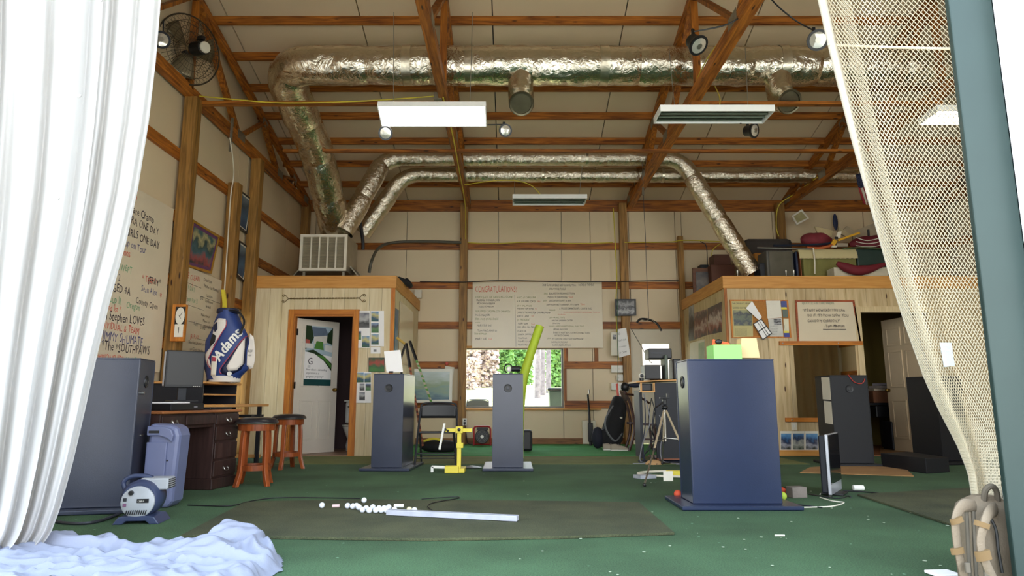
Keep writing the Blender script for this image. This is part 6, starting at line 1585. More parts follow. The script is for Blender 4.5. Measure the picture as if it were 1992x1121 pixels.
# black golf bag with shoes
p = G(1190, 883, .012); d0 = 11.7
gb2 = T('golf_bag', 'black golf stand bag with clubs leaning by the back door', 'golf bag', (Xat(1190, 870, d0), d0, .012))
bc, tc_ = D(1184, 868, d0), D(1206, 778, d0 + .2); bc.z = .03
q = (tc_ - bc); L_ = q.length
MB().tube([bc + q * t_ for t_ in (0, .05, .3, .6, .85, 1)], [.15, .18, .19, .17, .15, .13], 18).build('bag_body', blackF, gb2, smooth=True)
MB().tube([bc + q * .98, bc + q * 1.03], .125, 18).build('top_cuff', black, gb2, smooth=True)
for i, (a, z_, s_) in enumerate(((-.12, .22, (1, .7, 1.6)), (.05, .38, (1.1, .6, 1.3)), (.1, .2, (1, .6, 1.2)))):
    MB().ball(bc + q * (z_ / L_ * .9) + V(a, -.11, 0), .085, 14, 10, s_).build('side_pocket', blackF, gb2, smooth=True)
MB().ball(bc + V(-.19, -.05, .17), .12, 14, 10, (.9, .7, 1.5)).build('cooler_pouch', PM('pouch_navy', srgb(32, 34, 48), .8), gb2, smooth=True)
MB().tube(spline([bc + q * .9 + V(-.1, -.1, 0), bc + q * .6 + V(-.2, -.2, 0), bc + q * .35 + V(-.13, -.2, 0), bc + q * .15 + V(.05, -.2, 0), bc + q * .3 + V(.15, -.15, 0)]), .02, 6, flat=.5).build('shoulder_strap', PM('strap_grey', srgb(110, 112, 116), .7), gb2, smooth=True)
MB().ball(bc + q * .62 + V(0.03, -.15, 0), .04, 10, 6, (1.6, .4, .6)).build('white_patch', cream, gb2, smooth=True)
MB().tube([bc + q * .9, bc + q * 1.0 + V(-.05, -.02, .28)], .022, 8).build('red_club_cover', inkR, gb2); MB().tube([bc + q * .9 + V(.03, -.04, 0), bc + q * 1.0 + V(-.02, -.05, .26)], .016, 8).build('white_club_tube', white, gb2)
MB().tube([bc + q * .9, bc + q * 1.0 + V(.1, 0, .2)], .012, 6).build('club_shaft', steel, gb2); MB().ball(bc + q * 1.0 + V(.09, -.02, .22), .075, 14, 8, (1.0, .8, 1.1)).build('head_cover', black, gb2, smooth=True)
MB().tube([bc + q * .9, bc + q * 1.0 + V(.2, 0, .24)], .012, 6).build('club_shaft', steel, gb2); MB().ball(bc + q * 1.0 + V(.27, -.02, .26), .075, 14, 8, (1.7, .7, .7)).build('head_cover', PM('cover_navy', srgb(30, 36, 56), .7), gb2, smooth=True)
for i, (px, lb) in enumerate(((1190, 'left grey golf shoe before the black golf bag'), (1203, 'right grey golf shoe before the black golf bag'))):
    sx_ = Xat(px, 875, 11.25); so = T('golf_shoe', lb, 'shoe', (sx_, 11.2, .012), 0)
    shp = MB()
    def sf(u, v, sx_=sx_):
        x = -.13 + .28 * v; wd_ = .045 * (1 - .2 * math.cos(v * PI * 1.4)); hh = lerp([(0, .09), (.3, .1), (.5, .07), (.8, .055), (1, .02)], v); a = u * PI
        return V(sx_ + x, 11.2 - math.cos(a) * wd_, .035 + math.sin(a) * hh * .9)
    shp.grid(sf, 10, 12); shp.build('upper', PM('shoe_grey', srgb(178, 166, 150), .7), so, smooth=True, solid=.004)
    MB().extr([(sx_ - .13, 11.15, .014), (sx_ + .14, 11.15, .014), (sx_ + .16, 11.2, .014), (sx_ + .14, 11.245, .014), (sx_ - .13, 11.245, .014)], (0, 0, .024)).build('sole', white, so, bevel=.006)
    so.location.y += .13 * (1 - i)
    for k in range(4): MB().box((sx_ + .0 + k * .022, 11.2, .118 - k * .013), (.006, .06, .004)).build('lace', white, so)
# wooden chair sideways (seen from the back/side) right of golf bag
p = Xat(1228, 880, 11.3); wc = T('wooden_chair', 'dark brown wooden chair pushed beside the cable rack', 'chair', (p, 11.3, .012))
brn = WD('chair_brown', srgb(84, 52, 44), srgb(56, 34, 30), 'Z', rough=.35, knots=False)
MB().slab((p - .02, 11.15, .47), (p + .40, 11.15, .45), (p + .40, 11.55, .45), (p - .02, 11.55, .47), .035).build('seat', brn, wc, bevel=.006)
for (x_, y_, tz_, tx_) in ((p + .02, 11.17, .98, -.1), (p + .02, 11.53, .98, -.1)):
    MB().tube(spline([(x_ - .08, y_, .015), (x_ - .0, y_, .25), (x_ + .02, y_, .46), (x_ - .03, y_, .75), (x_ - .12, y_, .98)]), .024, 8).build('back_post', brn, wc, smooth=True)
for (x_, y_) in ((p + .36, 11.17), (p + .36, 11.53)): MB().tube([(x_ + .03, y_, .012), (x_, y_, .45)], .02, 8).build('front_leg', brn, wc)
MB().slab((p - .13, 11.15, .98), (p - .13, 11.55, .98), (p - .06, 11.55, .82), (p - .06, 11.15, .82), .02).build('back_rail', brn, wc, bevel=.004)
MB().tube(spline([(p - .1, 11.17, .93), (p + .1, 11.16, .9), (p + .3, 11.16, .78)]), .03, 8, flat=.6).build('arm_rest', brn, wc, smooth=True)
MB().bar((p, 11.17, .2), (p + .37, 11.17, .2), .02, .03).build('stretcher', brn, wc)

# ============================================================ PRINTER RACK (dark panels) and tripod
ry0 = 9.3
rk = T('equipment_rack', 'dark blue rack with tan shelves carrying printers, trailing cables', 'rack', (2.2, 9.6, 0))
xL, xS, xR = Xat(1247, 800, ry0), Xat(1275, 800, ry0), Xat(1345, 800, ry0)
zt3 = Zat(742, ry0)
MB().bb(xS, xR + .1, ry0, ry0 + .03, .05, zt3 - .02).build('front_panel', navyD, rk)
MB().bb(xR + .07, xR + .1, ry0 + .03, ry0 + .6, .05, zt3 - .02).build('side_panel', navyD, rk)
MB().bb(xL, xL + .04, ry0 + .1, ry0 + .5, .05, zt3 - .12).build('side_panel', navyD, rk)
MB().extr([(xL - .06, ry0 - .03, zt3 - .02), (xL - .06, ry0 + .6, zt3 - .02), (xR + .1, ry0 + .6, zt3 + .015), (xR + .1, ry0 - .03, zt3 + .015), (xS, ry0 - .03, zt3 + .0)], (0, 0, .022)).build('top_shelf', edge, rk)
for z in (zt3 - .15,): MB().bb(xL, xS, ry0 - .02, ry0 + .3, z, z + .02).build('cubby_shelf', edge, rk)
for x in (xL, xS - .02): MB().bb(x, x + .02, ry0 - .02, ry0 + .02, zt3 - .13, zt3 - .02).build('cubby_side', edge, rk)
MB().bb(xL + .02, xS - .02, ry0 + .05, ry0 + .2, zt3 - .13, zt3 - .03).build('cubby_device', black, rk, bevel=.01)
MB().bb(xS, xR + .1, ry0 - .01, ry0 + .6, .03, .05).build('bottom_shelf', WD('dull_shelf', srgb(150, 90, 60), srgb(110, 64, 40), 'X', knots=False), rk)
for x in (xS + .04, xR): MB().cyl((x, ry0 + .1, .0), (x, ry0 + .1, .03), .02, 8).build('caster', black, rk)
def eq(nm, label, cat, x0, y0, x1, y1, d, dep, mat, parts=()):
    p, q = D(x0, y0, d), D(x1, y1, d); o = T(nm, label, cat, ((p.x + q.x) / 2, d + dep / 2, q.z))
    MB().bb(p.x, q.x, d, d + dep, q.z, p.z).build('casing', mat, o, bevel=.012)
    for (a, b_, c_, e, m_, l_) in parts: MB().bb(p.x + (q.x - p.x) * a, p.x + (q.x - p.x) * c_, d - l_, d - .0005, p.z + (q.z - p.z) * e, p.z + (q.z - p.z) * b_).build('front_detail', m_, o)
    return o
zz = zt3 + .03
def fitz(o, z):  # rest the thing on z
    lo = min((v.co.z for c_ in o.children for v in c_.data.vertices))
    o.location.z = z - lo
fitz(eq('printer', 'black box shaped player on the rack, lower and left', 'player', 1254, 712, 1290, 740, ry0 + .1, .3, black, [(.85, .05, .93, .95, steel, .006)]), zz)
fitz(eq('printer', 'black printer topping the stack on the rack', 'printer', 1262, 690, 1308, 710, ry0 + .15, .3, black, [(.1, .4, .6, .5, dgrey, .006)]), zz + .29)
fitz(eq('disc_drive', 'dark upright drive standing at the right on the rack', 'device', 1310, 700, 1326, 740, ry0 + .1, .3, black, [(.2, .1, .8, .2, dgrey, .006)]), zz)
fitz(eq('binder', 'grey green binder standing between the devices on the rack', 'binder', 1293, 692, 1301, 740, ry0 + .08, .28, PM('binder_green', srgb(84, 96, 84), .5), []), zz)
p = D(1248, 738, ry0 + .05); wcam = T('web_camera', 'small round white and black webcam at the rack edge', 'camera', tuple(p)); MB().ball(V(p.x, p.y, zz + .045), .04, 14, 8).build('ball', white, wcam, smooth=True); MB().lathe([(0, .012), (.022, .008), (.026, 0)], (p.x, p.y - .035, zz + .045), 14, (0, -1, 0)).build('lens', black, wcam); MB().cyl((p.x, p.y, zz - .018), (p.x, p.y, zz + .015), .03, 12).build('foot', black, wcam)
rr = random.Random(5)
for i in range(9):
    x = xL + rr.uniform(0, .25); y = ry0 - rr.uniform(-.25, .04); zt_4 = rr.uniform(.5, .95)
    P_ = [(x, y, zt_4), (x + rr.uniform(-.08, .08), y - .02, zt_4 * .6), (x + rr.uniform(-.12, .1), y - .05, .25), (x + rr.uniform(-.2, .1), y - .1, .03), (x - rr.uniform(-.3, .3), y - rr.uniform(.1, .35), .012), (x + rr.uniform(-.3, .3), y - rr.uniform(.1, .4), .01)]
    MB().tube(spline(P_, 6), .007, 6).build('trailing_cable', [dgrey, navy, black, PM('cable_grey', srgb(130, 130, 136), .6)][i % 4], rk, smooth=True)
tag(MB().ball(D(1272, 905, 9.0), .1, 14, 8, (1.2, .8, .7)).build('crumpled_pouch', PM('tan_pouch', srgb(176, 140, 96), .8, bump=.4), smooth=True), 'tan crumpled pouch in the cables at the rack foot', 'pouch')
tag(MB().box(G(1258, 933) + V(0, .1, .02), (.2, .14, .035), .4).build('small_device', PM('silver_box', srgb(170, 172, 180), .4)), 'small silver device among cables at the rack foot', 'device')
c = G(1320, 925)
tag(MB().tube([c + V(.45 * math.cos(k * 2 * PI / 40), .28 * math.sin(k * 2 * PI / 40), .016) for k in range(40)], .014, 8, True).build('white_hoop', cream, smooth=True), 'white plastic hoop lying on the carpet under the rack', 'hoop')
p, q = G(1298, 930), G(1345, 932); tag(MB().bar(p + V(0, .05, .05), q + V(.1, .05, .05), .09, .05).build('yellow_level', yellow, bevel=.006), 'yellow bar lying inside the white hoop', 'bar')
p = G(1300, 936); tag(MB().slab(p + V(-.05, 0, .1), p + V(.05, 0, .1), p + V(.05, 0, .0), p + V(-.05, 0, 0), .003).build('leaflet', paper), 'small leaflet standing against the yellow bar', 'paper')
# tripod
tp = T('camera_tripod', 'silver legged tripod with a black head before the rack', 'tripod', tuple(G(1290, 930)))
hc = D(1293, 793, 8.6)
feet = [G(1254, 948), G(1338, 925) + V(.08, 0, 0), G(1297, 905)]
feet[2] = V(hc.x + .02, 8.95, 0)
for i, f__ in enumerate(feet):
    lg = T if False else None
    top = hc + (f__ - hc) * .06; mid = hc + (f__ - hc) * .6
    l1 = MB().tube([top, mid], .013, 8).build('leg', PM('champagne_tube', srgb(206, 190, 160), .35, .2), tp)
    MB().tube([mid, f__ + V(0, 0, .03)], .009, 8).build('lower_tube', steel, l1); MB().tube([mid + V(0, 0, .02), mid - V(0, 0, .02)], .018, 8).build('clamp', black, l1); MB().ball(f__ + V(0, 0, .02), .018, 8, 6).build('rubber_foot', black, l1)
MB().cyl(hc + V(0, 0, -.42), hc + V(0, 0, .03), .012, 8).build('centre_column', steel, tp)
ctr = hc + V(0, 0, -.38)
for f__ in feet: m_ = hc + (f__ - hc) * .5; MB().tube([ctr, m_], .006, 6).build('spreader', steel, tp)
MB().ball(hc, .04, 12, 8, (1, 1, .8)).build('crown', black, tp, smooth=True)
MB().box(hc + V(0, 0, .07), (.05, .05, .07)).build('pan_head', black, tp, bevel=.008); MB().box(hc + V(0, 0, .12), (.12, .07, .02)).build('camera_plate', black, tp, bevel=.004)
MB().tube([hc + V(-.02, -.02, .07), hc + V(-.13, -.1, .0)], .009, 6).build('pan_handle', black, tp); MB().box(hc + V(.04, -.01, .15), (.03, .03, .05)).build('quick_release', black, tp)
# ============================================================ OFFICE FRONT DRESSING
y_ = OY - .006
ck_ = PM('cork', srgb(176, 118, 54), .8, var=.1, scale=60)
o = frame4('cork_board', 'framed cork board with a newspaper page and cards on the office wall', [D(1420, 583, y_ - .02), D(1533, 584, y_ - .02), D(1540, 657, y_ - .02), D(1424, 657, y_ - .02)], trimZ, .025, ck_, cat='notice board', th=.02)
yc = y_ - .022
newsM = PM('newsprint', srgb(196, 184, 130), .8, var=.05)
news = note('newspaper_page', 'yellowed newspaper page pinned at the left of the cork board', [D(1423, 586, yc), D(1463, 586, yc), D(1465, 655, yc), D(1427, 656, yc)], newsM, [], inkK)
mb = MB(); p = D(1424, 592, yc - .004); mb.text('THE OFF-BEATS NEWS', p, (1, 0, 0), (0, 0, 1), .035); mb.text('GOING OUT IN STYLE', p + V(.01, 0, -.07), (1, 0, 0), (0, 0, 1), .038)
for k in range(11):
    q = D(1430, 640 + k * 1.4, yc - .004); mb.text('the team went on to win the round', q, (1, 0, 0), (0, 0, 1), .011, narrow=1.05)
mb.build('lettering', inkK, news, kind='stuff')
MB().slab(D(1426, 604, yc - .004), D(1462, 604, yc - .004), D(1463, 634, yc - .004), D(1428, 634, yc - .004), .001).build('printed_picture', PRINT('print_news', [srgb(120, 120, 80), srgb(40, 50, 60), srgb(90, 100, 70), srgb(40, 44, 50), srgb(140, 140, 90)], 16, 21), news)
note('score_sheet', 'white sheet with dark dots at the right of the cork board', [D(1490, 585, yc), D(1518, 585, yc), D(1521, 618, yc), D(1493, 620, yc)], paper, [' | . . .', ' . | .', ' .   | ', '   .  |'], inkK)
clip_ = note('news_clipping', 'grey news clipping with a small photo below the dotted sheet', [D(1494, 620, yc - .003), D(1521, 619, yc - .003), D(1524, 655, yc - .003), D(1498, 655, yc - .003)], PM('clip_grey', srgb(206, 204, 196), .8), ['', '', 'aaaa bbbb cccc', 'dddd eeee ffff', 'gggg hhhh iiii', 'jjjj kkkk llll'], inkGr)
MB().slab(D(1505, 621, yc - .008), D(1519, 621, yc - .008), D(1520, 632, yc - .008), D(1506, 632, yc - .008), .001).build('photo_print', bwp, clip_)
for i, (a, b_, c_, e, cl, lb) in enumerate(((1519, 586, 1530, 602, (70, 80, 140), 'blue and yellow sticker at the top right corner of the cork board'), (1522, 603, 1532, 618, (100, 110, 100), 'grey crest sticker on the cork board, second from the top'), (1524, 620, 1534, 648, (226, 220, 190), 'tall white sticker with a golfer at the cork board edge'), (1525, 648, 1535, 656, (60, 70, 150), 'small blue sticker at the bottom right of the cork board'))):
    k_ = note('sticker', lb, [D(a, b_, yc), D(c_, b_, yc), D(c_ + 1, e, yc), D(a + 1, e, yc)], PM('stk%d' % i, srgb(*cl), .5), ['|'] if i == 2 else [], inkK, 'sticker')
    if i in (0, 2): MB().slab(D(a, e - 4, yc - .003), D(c_, e - 4, yc - .003), D(c_ + 1, e, yc - .003), D(a + 1, e, yc - .003), .001).build('yellow_band', yellow, k_)
P = [D(1461, 594, yc - .03), D(1468, 586, yc - .03), D(1484, 616, yc - .03), D(1478, 624, yc - .03)]
note('scorecard', 'blank cream folded card hanging tilted over the cork board', [D(1451, 600, yc - .03), D(1463, 586, yc - .03), D(1482, 617, yc - .03), D(1477, 624, yc - .03)], paperW, [], inkK, 'card')
sc2 = note('scorecard', 'black edged striped scorecard hanging tilted below the blank card', [D(1465, 630, yc - .03), D(1481, 620, yc - .03), D(1502, 649, yc - .03), D(1484, 662, yc - .03)], black, [], inkK, 'card')
f_ = lambda u, v: (Vector(D(1465, 630, yc - .034)) * (1 - u) + Vector(D(1481, 620, yc - .034)) * u) * (1 - v) + (Vector(D(1484, 662, yc - .034)) * (1 - u) + Vector(D(1502, 649, yc - .034)) * u) * v
for a, c_ in ((.06, .44), (.5, .66), (.72, .92)):
    for v0, v1 in ((.05, .47), (.53, .95)): MB().slab(f_(a, v0), f_(c_, v0), f_(c_, v1), f_(a, v1), .001).build('column', paperW, sc2)
# quote whiteboard
qb = frame4('quote_board', 'framed whiteboard with a handwritten quote on the office wall', [D(1547, 584, y_ - .02), D(1662, 584, y_ - .02), D(1676, 669, y_ - .02), D(1552, 670, y_ - .02)], WD('red_trim', srgb(170, 84, 40), srgb(130, 56, 24), 'X', knots=False), .028, boardM, cat='whiteboard', th=.02)
mb = MB()
for s_, px, py, w_, h_ in (('"IT\'S NOT HOW EASY YOU CAN', 1562, 606, 82, 7), ('DO IT. IT\'S HOW SLOW YOU', 1571, 616, 80, 7), ('CAN DO IT CORRECTLY"', 1571, 627, 64, 7), ('- Tom Marcum', 1602, 637, 42, 8)):
    a, b_ = D(px, py, y_ - .024), D(px + w_, py, y_ - .024); hh = h_ / 1300 * 10.3
    nat = sum(GL.get(c_, GL[' '])[2] for c_ in s_) * hh
    mb.text(s_, a, (1, 0, 0), (0, 0, 1), hh, jit=.08, narrow=(b_ - a).length / nat)
mb.bar(D(1601, 641, y_ - .024), D(1646, 641, y_ - .024), .002, .008); mb.build('lettering', inkK, qb, kind='stuff')
mb = MB(); a, b_ = D(1560, 592, y_ - .024), D(1624, 592, y_ - .024); hh = 7 / 1300 * 10.3; s_ = 'QUOTE OF THE WEEK'; nat = sum(GL.get(c_, GL[' '])[2] for c_ in s_) * hh
mb.text(s_, a, (1, 0, 0), (0, 0, 1), hh, jit=.05, narrow=(b_ - a).length / nat); mb.build('heading', PM('ink_faded', srgb(130, 150, 130), .6), qb)
# mirror with rails
mir = T('wall_mirror', 'large mirror held between two wooden rails on the office wall', 'mirror', ((mx0 + mx1) / 2, OY - .01, mz0))
mm_ = bpy.data.materials.new('mirror_glass'); mm_.use_nodes = True; q = mm_.node_tree.nodes['Principled BSDF']; q.inputs['Metallic'].default_value = 1; q.inputs['Roughness'].default_value = .02; q.inputs['Base Color'].default_value = (.74, .70, .62, 1)
MB().bb(mx0, mx1, OY - .012, OY - .006, mz0, mz1).build('glass', mm_, mir)
p, q = D(1515, 664, OY - .01), D(1677, 672, OY - .01); MB().bb(p.x, q.x, OY - .045, OY - .004, q.z, p.z).build('rail', trimX, mir, bevel=.003)
p, q = D(1527, 813, OY - .01), D(1690, 821, OY - .01); MB().bb(p.x, mx1, OY - .045, OY - .004, q.z, p.z).build('rail', trimX, mir, bevel=.003)
for px, py in ((1523, 668), (1631, 668), (1541, 817)): p = D(px, py, OY - .047); MB().lathe([(0, .004), (.01, .0)], p, 10, (0, -1, 0)).build('screw', steel, mir)
p = D(1545, 829, OY - .012); o = T('switch_plate', 'cream outlet plate under the mirror rail', 'switch', tuple(p)); MB().box(p, (.085, .012, .13)).build('plate', cream, o, bevel=.004); MB().box(p + V(0, -.01, 0), (.02, .012, .04)).build('toggle', white, o)
teamP = [PRINT('print_crowd_a', [srgb(60, 60, 50), srgb(170, 170, 180), srgb(40, 50, 80), srgb(80, 130, 180), srgb(110, 160, 200)], 12, 31), PRINT('print_crowd_b', [srgb(40, 60, 40), srgb(180, 180, 170), srgb(50, 60, 90), srgb(90, 140, 190)], 13, 33)]
for i, (a, c_) in enumerate(((1518, 1540), (1541, 1565), (1566, 1592), (1593, 1618))):
    pin(['first team photo sheet from the left, beside the large pillar', 'second team photo sheet from the left in the low row', 'third team photo sheet from the left in the low row', 'rightmost team photo sheet of the low row, beside the dark pillar'][i], a, 839, c_, 878, y_ - .002, teamP, [(.06, .12, .94, .92, i % 2)], back=paper)
# office side wall : long photo posters + sheet + frames (plane X = OX0)
def sidequad(px0, py0a, py0b, px1, py1a, py1b, X):
    return [XW(px0, py0a, X), XW(px1, py1a, X), XW(px1, py1b, X), XW(px0, py0b, X)]
Xo = OX0 - .004
team = PRINT('print_bball', [srgb(60, 44, 40), srgb(130, 70, 56), srgb(190, 170, 160), srgb(110, 60, 50), srgb(60, 50, 50), srgb(150, 110, 100)], 9, 41)
P = sidequad(1340, 597, 664, 1350, 591, 662, Xo); o = note('team_poster', 'narrow grey poster at the back end of the office side wall', P, PRINT('print_grey', [srgb(120, 120, 120), srgb(60, 60, 60), srgb(170, 170, 170)], 9, 43), [], inkK, 'poster')
P = sidequad(1351, 609, 661, 1376, 601, 652, Xo); note('team_poster', 'middle sports poster on the office side wall', P, team, [], inkK, 'poster')
P = sidequad(1377, 600, 652, 1404, 587, 646, Xo); note('team_poster', 'sports poster on the office side wall nearest the corner', P, PRINT('print_bball2', [srgb(50, 44, 50), srgb(150, 80, 60), srgb(200, 186, 180), srgb(90, 50, 46), srgb(60, 50, 50)], 9, 47), [], inkK, 'poster')
P = sidequad(1342, 668, 700, 1371, 660, 702, Xo); o = note('price_sheet', 'pale printed sheet below the posters on the office side wall', P, paper, [], inkK, 'sheet')
P = sidequad(1359, 668, 702, 1370, 665, 702, Xo - .004); note('price_sheet', 'narrow greenish sheet pinned over the pale sheet on the office side wall', P, PM('mint', srgb(190, 204, 176), .7), [], inkK, 'sheet')
# inside the office: desk, boxes, filing
od = T('office_desk', 'dark desk with paper piles seen through the office doorway', 'desk', (Xat(1725, 830, 11.6), 11.7, .012))
x0, x1 = Xat(1706, 760, 11.6), Xat(1752, 760, 11.6); zs = Zat(784, 11.6)
MB().bb(x0 - .3, x1, 11.6, 12.3, zs - .04, zs).build('desk_top', black, od)
for x in (x0 - .28, x1 - .06): MB().bb(x, x + .04, 11.65, 12.25, .012, zs - .04).build('side_panel', navyD, od)
tag(MB().box(((x0 + x1) / 2 - .05, 11.85, zs + .1), (.34, .3, .2)).build('brown_carton', PM('carton', srgb(130, 84, 56), .8, var=.1), bevel=.01), 'brown carton with papers on the office desk', 'carton')
for i in range(3): tag(MB().box(((x0 + x1) / 2 - .05 + .03 * i, 11.83 - .02 * i, zs + .225 + i * .045), (.3 - .05 * i, .26, .04), .2 * i).build('paper_pile', PM('pile%d' % i, srgb(200 - 20 * i, 184 - 16 * i, 160), .8, bump=.5, bscale=30)), ['lowest pile of papers on the brown carton', 'middle pile of papers on the brown carton', 'topmost pile of papers on the brown carton'][i], 'papers')
tag(MB().box(((x0 + x1) / 2 - .03, 11.75, zs - .15), (.44, .3, .2)).build('black_printer', black, bevel=.02), 'black printer under the desk top in the office', 'printer')
tag(MB().box((x0 + .12, 11.4, .25), (.26, .3, .46)).build('dark_monitor', navyD, bevel=.02), 'dark case on the office floor behind the doorway', 'case')
tag(MB().box((x1 + .06, 11.35, .14), (.2, .2, .25), .4).build('small_carton', PM('carton2', srgb(196, 130, 66), .8), bevel=.005), 'small orange carton beside the office door', 'carton')

# ============================================================ LOFT ON THE OFFICE ROOF
LT = BT
STR('floor_loft', MB().bb(OX0 + .03, OX1, OY + .03, YB - .06, BB + .101, LT - .005), MATS['ply_top'])
def loft(nm, label, cat, x0, y0, x1, y1, d, dep, mat, bev=.008, rest=True):
    p, q = D(x0, y0, d), D(x1, y1, d); z0 = LT if rest else q.z
    o = MB().bb(p.x, q.x, d, d + dep, z0, p.z).build(nm, mat, bevel=bev); return tag(o, label, cat)
tv = T('crt_television', 'dark grey tube television on the office loft', 'television', tuple(D(1516, 533, 10.9)))
p, q = D(1490, 487, 10.9), D(1546, 533, 10.9)
MB().bb(p.x, q.x, 10.9, 11.3, LT, p.z).build('casing', PM('tv_grey', srgb(82, 80, 72), .5), tv, bevel=.02); MB().bb(p.x + .04, q.x - .04, 10.888, 10.8995, LT + .06, p.z - .03).build('screen', PM('tv_screen', srgb(96, 92, 80), .15), tv, bevel=.004); MB().box((p.x + .08, 10.885, LT + .09), (.07, .003, .04)).build('sticker', paper, tv)
for px, lb in ((1526, 'left slim silver trophy before the television'), (1541, 'right slim silver trophy before the television'), (1432, 'slim silver trophy at the front corner of the office loft')):
    x = Xat(px, 525, 10.55); h_ = .13
    tag(MB().lathe([(.025, 0), (.028, .01), (.008, .02), (.006, .06), (.016, .08), (.02, h_), (.0, h_ + .02)], (x, 10.5, LT), 12).build('trophy', steel, smooth=True), lb, 'trophy')
loft('picture_crate', 'brown framed picture standing at the back corner of the loft', 'picture', 1347, 521, 1383, 545, 12.2, .05, WD('brown_frame', srgb(110, 70, 44), srgb(80, 46, 30), 'X', knots=False))
MB().bb(D(1353, 527, 12.2).x, D(1378, 527, 12.2).x, 12.19, 12.199, LT + .04, D(1353, 529, 12.2).z).build('picture_print', PRINT('print_dark', [srgb(50, 50, 50), srgb(110, 100, 90), srgb(60, 60, 64)], 9, 51), bpy.data.objects['picture_crate'])
loft('inner_box', 'dark box behind the brown framed picture', 'box', 1362, 515, 1380, 545, 12.4, .2, navyD)
loft('brown_suitcase', 'brown suitcase at the back left of the loft, upper', 'suitcase', 1388, 495, 1422, 516, 12.3, .3, PM('suit_brown', srgb(92, 54, 38), .6))
loft('brown_suitcase', 'brown suitcase at the back left of the loft, lower', 'suitcase', 1383, 515, 1430, 540, 12.0, .3, MATS['suit_brown'])
loft('cardboard_flap', 'open tan carton beside the foot of the long duct', 'carton', 1468, 492, 1484, 530, 11.6, .3, PM('carton3', srgb(178, 122, 52), .8))
loft('dark_bin', 'dark tub beside the television on the loft', 'tub', 1478, 512, 1490, 533, 11.0, .3, navyD)
loft('book', 'dark blue book standing right of the television', 'book', 1547, 490, 1554, 533, 10.95, .3, PM('book_blue', srgb(40, 50, 76), .5), .003)
loft('book', 'orange brown board standing right of the blue book', 'board', 1555, 488, 1560, 533, 10.95, .3, PM('book_orange', srgb(150, 84, 44), .6), .003)
# olive trunk with scalloped pale cover
tk = T('olive_trunk', 'olive trunk under a scalloped cream valance on the loft', 'trunk', tuple(D(1615, 533, 10.9)))
p, q = D(1562, 503, 10.9), D(1668, 533, 10.9); MB().bb(p.x, q.x, 10.9, 11.4, LT, p.z).build('trunk_body', PM('olive_cloth', srgb(126, 122, 66), .8, bump=.4, bscale=20), tk, bevel=.01)
vt = D(1562, 485, 10.9).z; xs0, xs1 = D(1554, 490, 10.85).x, D(1667, 490, 10.85).x
vl = MB(); vl.grid(lambda u, v: (xs0 + (xs1 - xs0) * u, 10.89 - .05 * math.sin(v * PI * .6), vt - (vt - p.z + .02) * v + .012 * abs(math.sin(u * 40)) * (v > .9)), 120, 6); vl.build('valance', CLOTH('valance_cloth', srgb(214, 200, 150), .1, .2, 50), tk, solid=.006, smooth=True)
MB().bb(xs0, xs1, 10.89, 11.4, vt - .02, vt).build('valance_top', MATS['valance_cloth'] if 'valance_cloth' in MATS else PM('val_top', srgb(214, 200, 150), .8), tk)
MB().tube(spline([D(1582, 483, 10.8), D(1584, 500, 10.8), D(1585, 515, 10.8), D(1585, 533, 10.8)]), .012, 6).build('tie_cord', cream, tk, smooth=True)
loft('green_tote', 'dark green lidded tote at the right of the loft', 'tote', 1666, 484, 1735, 533, 10.95, .4, PM('tote_green', srgb(34, 56, 50), .5), .02)
wb_ = loft('white_carton', 'long low white carton at the loft edge', 'carton', 1622, 520, 1728, 533, 10.55, .25, PM('white_card', srgb(206, 198, 174), .7))
pts_ = [D(1628, 512, 10.5), D(1645, 520, 10.48), D(1665, 526, 10.46), D(1690, 524, 10.46), D(1712, 517, 10.48), D(1730, 512, 10.5)]
mb = MB(); n_ = spline(pts_, 6); mb.tube(n_, [lerp([(0, .03), (.2, .075), (.5, .08), (.75, .045), (1, .02)], i / (len(n_) - 1)) for i in range(len(n_))], 12)
tag(mb.build('maroon_bag', PM('maroon_cloth', srgb(112, 26, 38), .75, bump=.3, bscale=20), smooth=True), 'long maroon cloth bag draped over the white carton', 'bag')
tag(MB().cyl(D(1473, 482, 10.95), D(1582, 485, 10.85), .014, 8).build('silver_pole', steel), 'silver pole lying across the television top', 'pole')
loft('rolled_carpet', 'dark grey rolled carpet lying at the back of the loft', 'carpet roll', 1450, 463, 1545, 497, 12.0, .3, PM('roll_grey', srgb(66, 60, 56), .9), .08, rest=True)
pts_ = [D(1505, 478, 10.95), D(1560, 477, 10.95), D(1610, 474, 10.95), D(1622, 468, 10.95)]
tag(MB().tube(spline(pts_), .03, 8, flat=.6).build('dark_cover', PM('navy_cloth', srgb(26, 36, 56), .8), smooth=True), 'dark blue cover lying along the loft, above the valance', 'cover')
tag(MB().tube(spline([D(1570, 482, 10.9), D(1595, 483, 10.9), D(1620, 477, 10.9)]), .022, 8).build('orange_tube', PM('orange_cloth', srgb(196, 100, 50), .7), smooth=True), 'orange cloth strip above the valance', 'cloth')
tag(MB().tube(spline([D(1640, 484, 10.88), D(1680, 482, 10.88), D(1735, 486, 10.88)]), .03, 8, flat=.5).build('green_mat_roll', PM('mat_green', srgb(84, 100, 64), .8), smooth=True), 'flat green roll lying over the dark green tote', 'roll')
def blob(nm, label, cat, px, py, d, r_, s_, mat, kids=()):
    c = D(px, py, d); o = T(nm, label, cat, tuple(c)); mb = MB(); mb.ball(c, r_, 22, 14, s_)
    mb.v = [tuple(Vector(p) + (Vector(p) - c) * .22 * noise.noise(Vector(p) * 7)) for p in mb.v]
    mb.build('bag_body', mat, o, smooth=True); return o
mr_ = PM('red_bag', srgb(126, 42, 52), .75, var=.2)
blob('red_duffel', 'dusty red duffel bag on the loft, left of the yellow tool', 'bag', 1588, 468, 11.3, .16, (1.7, .9, .85), mr_)
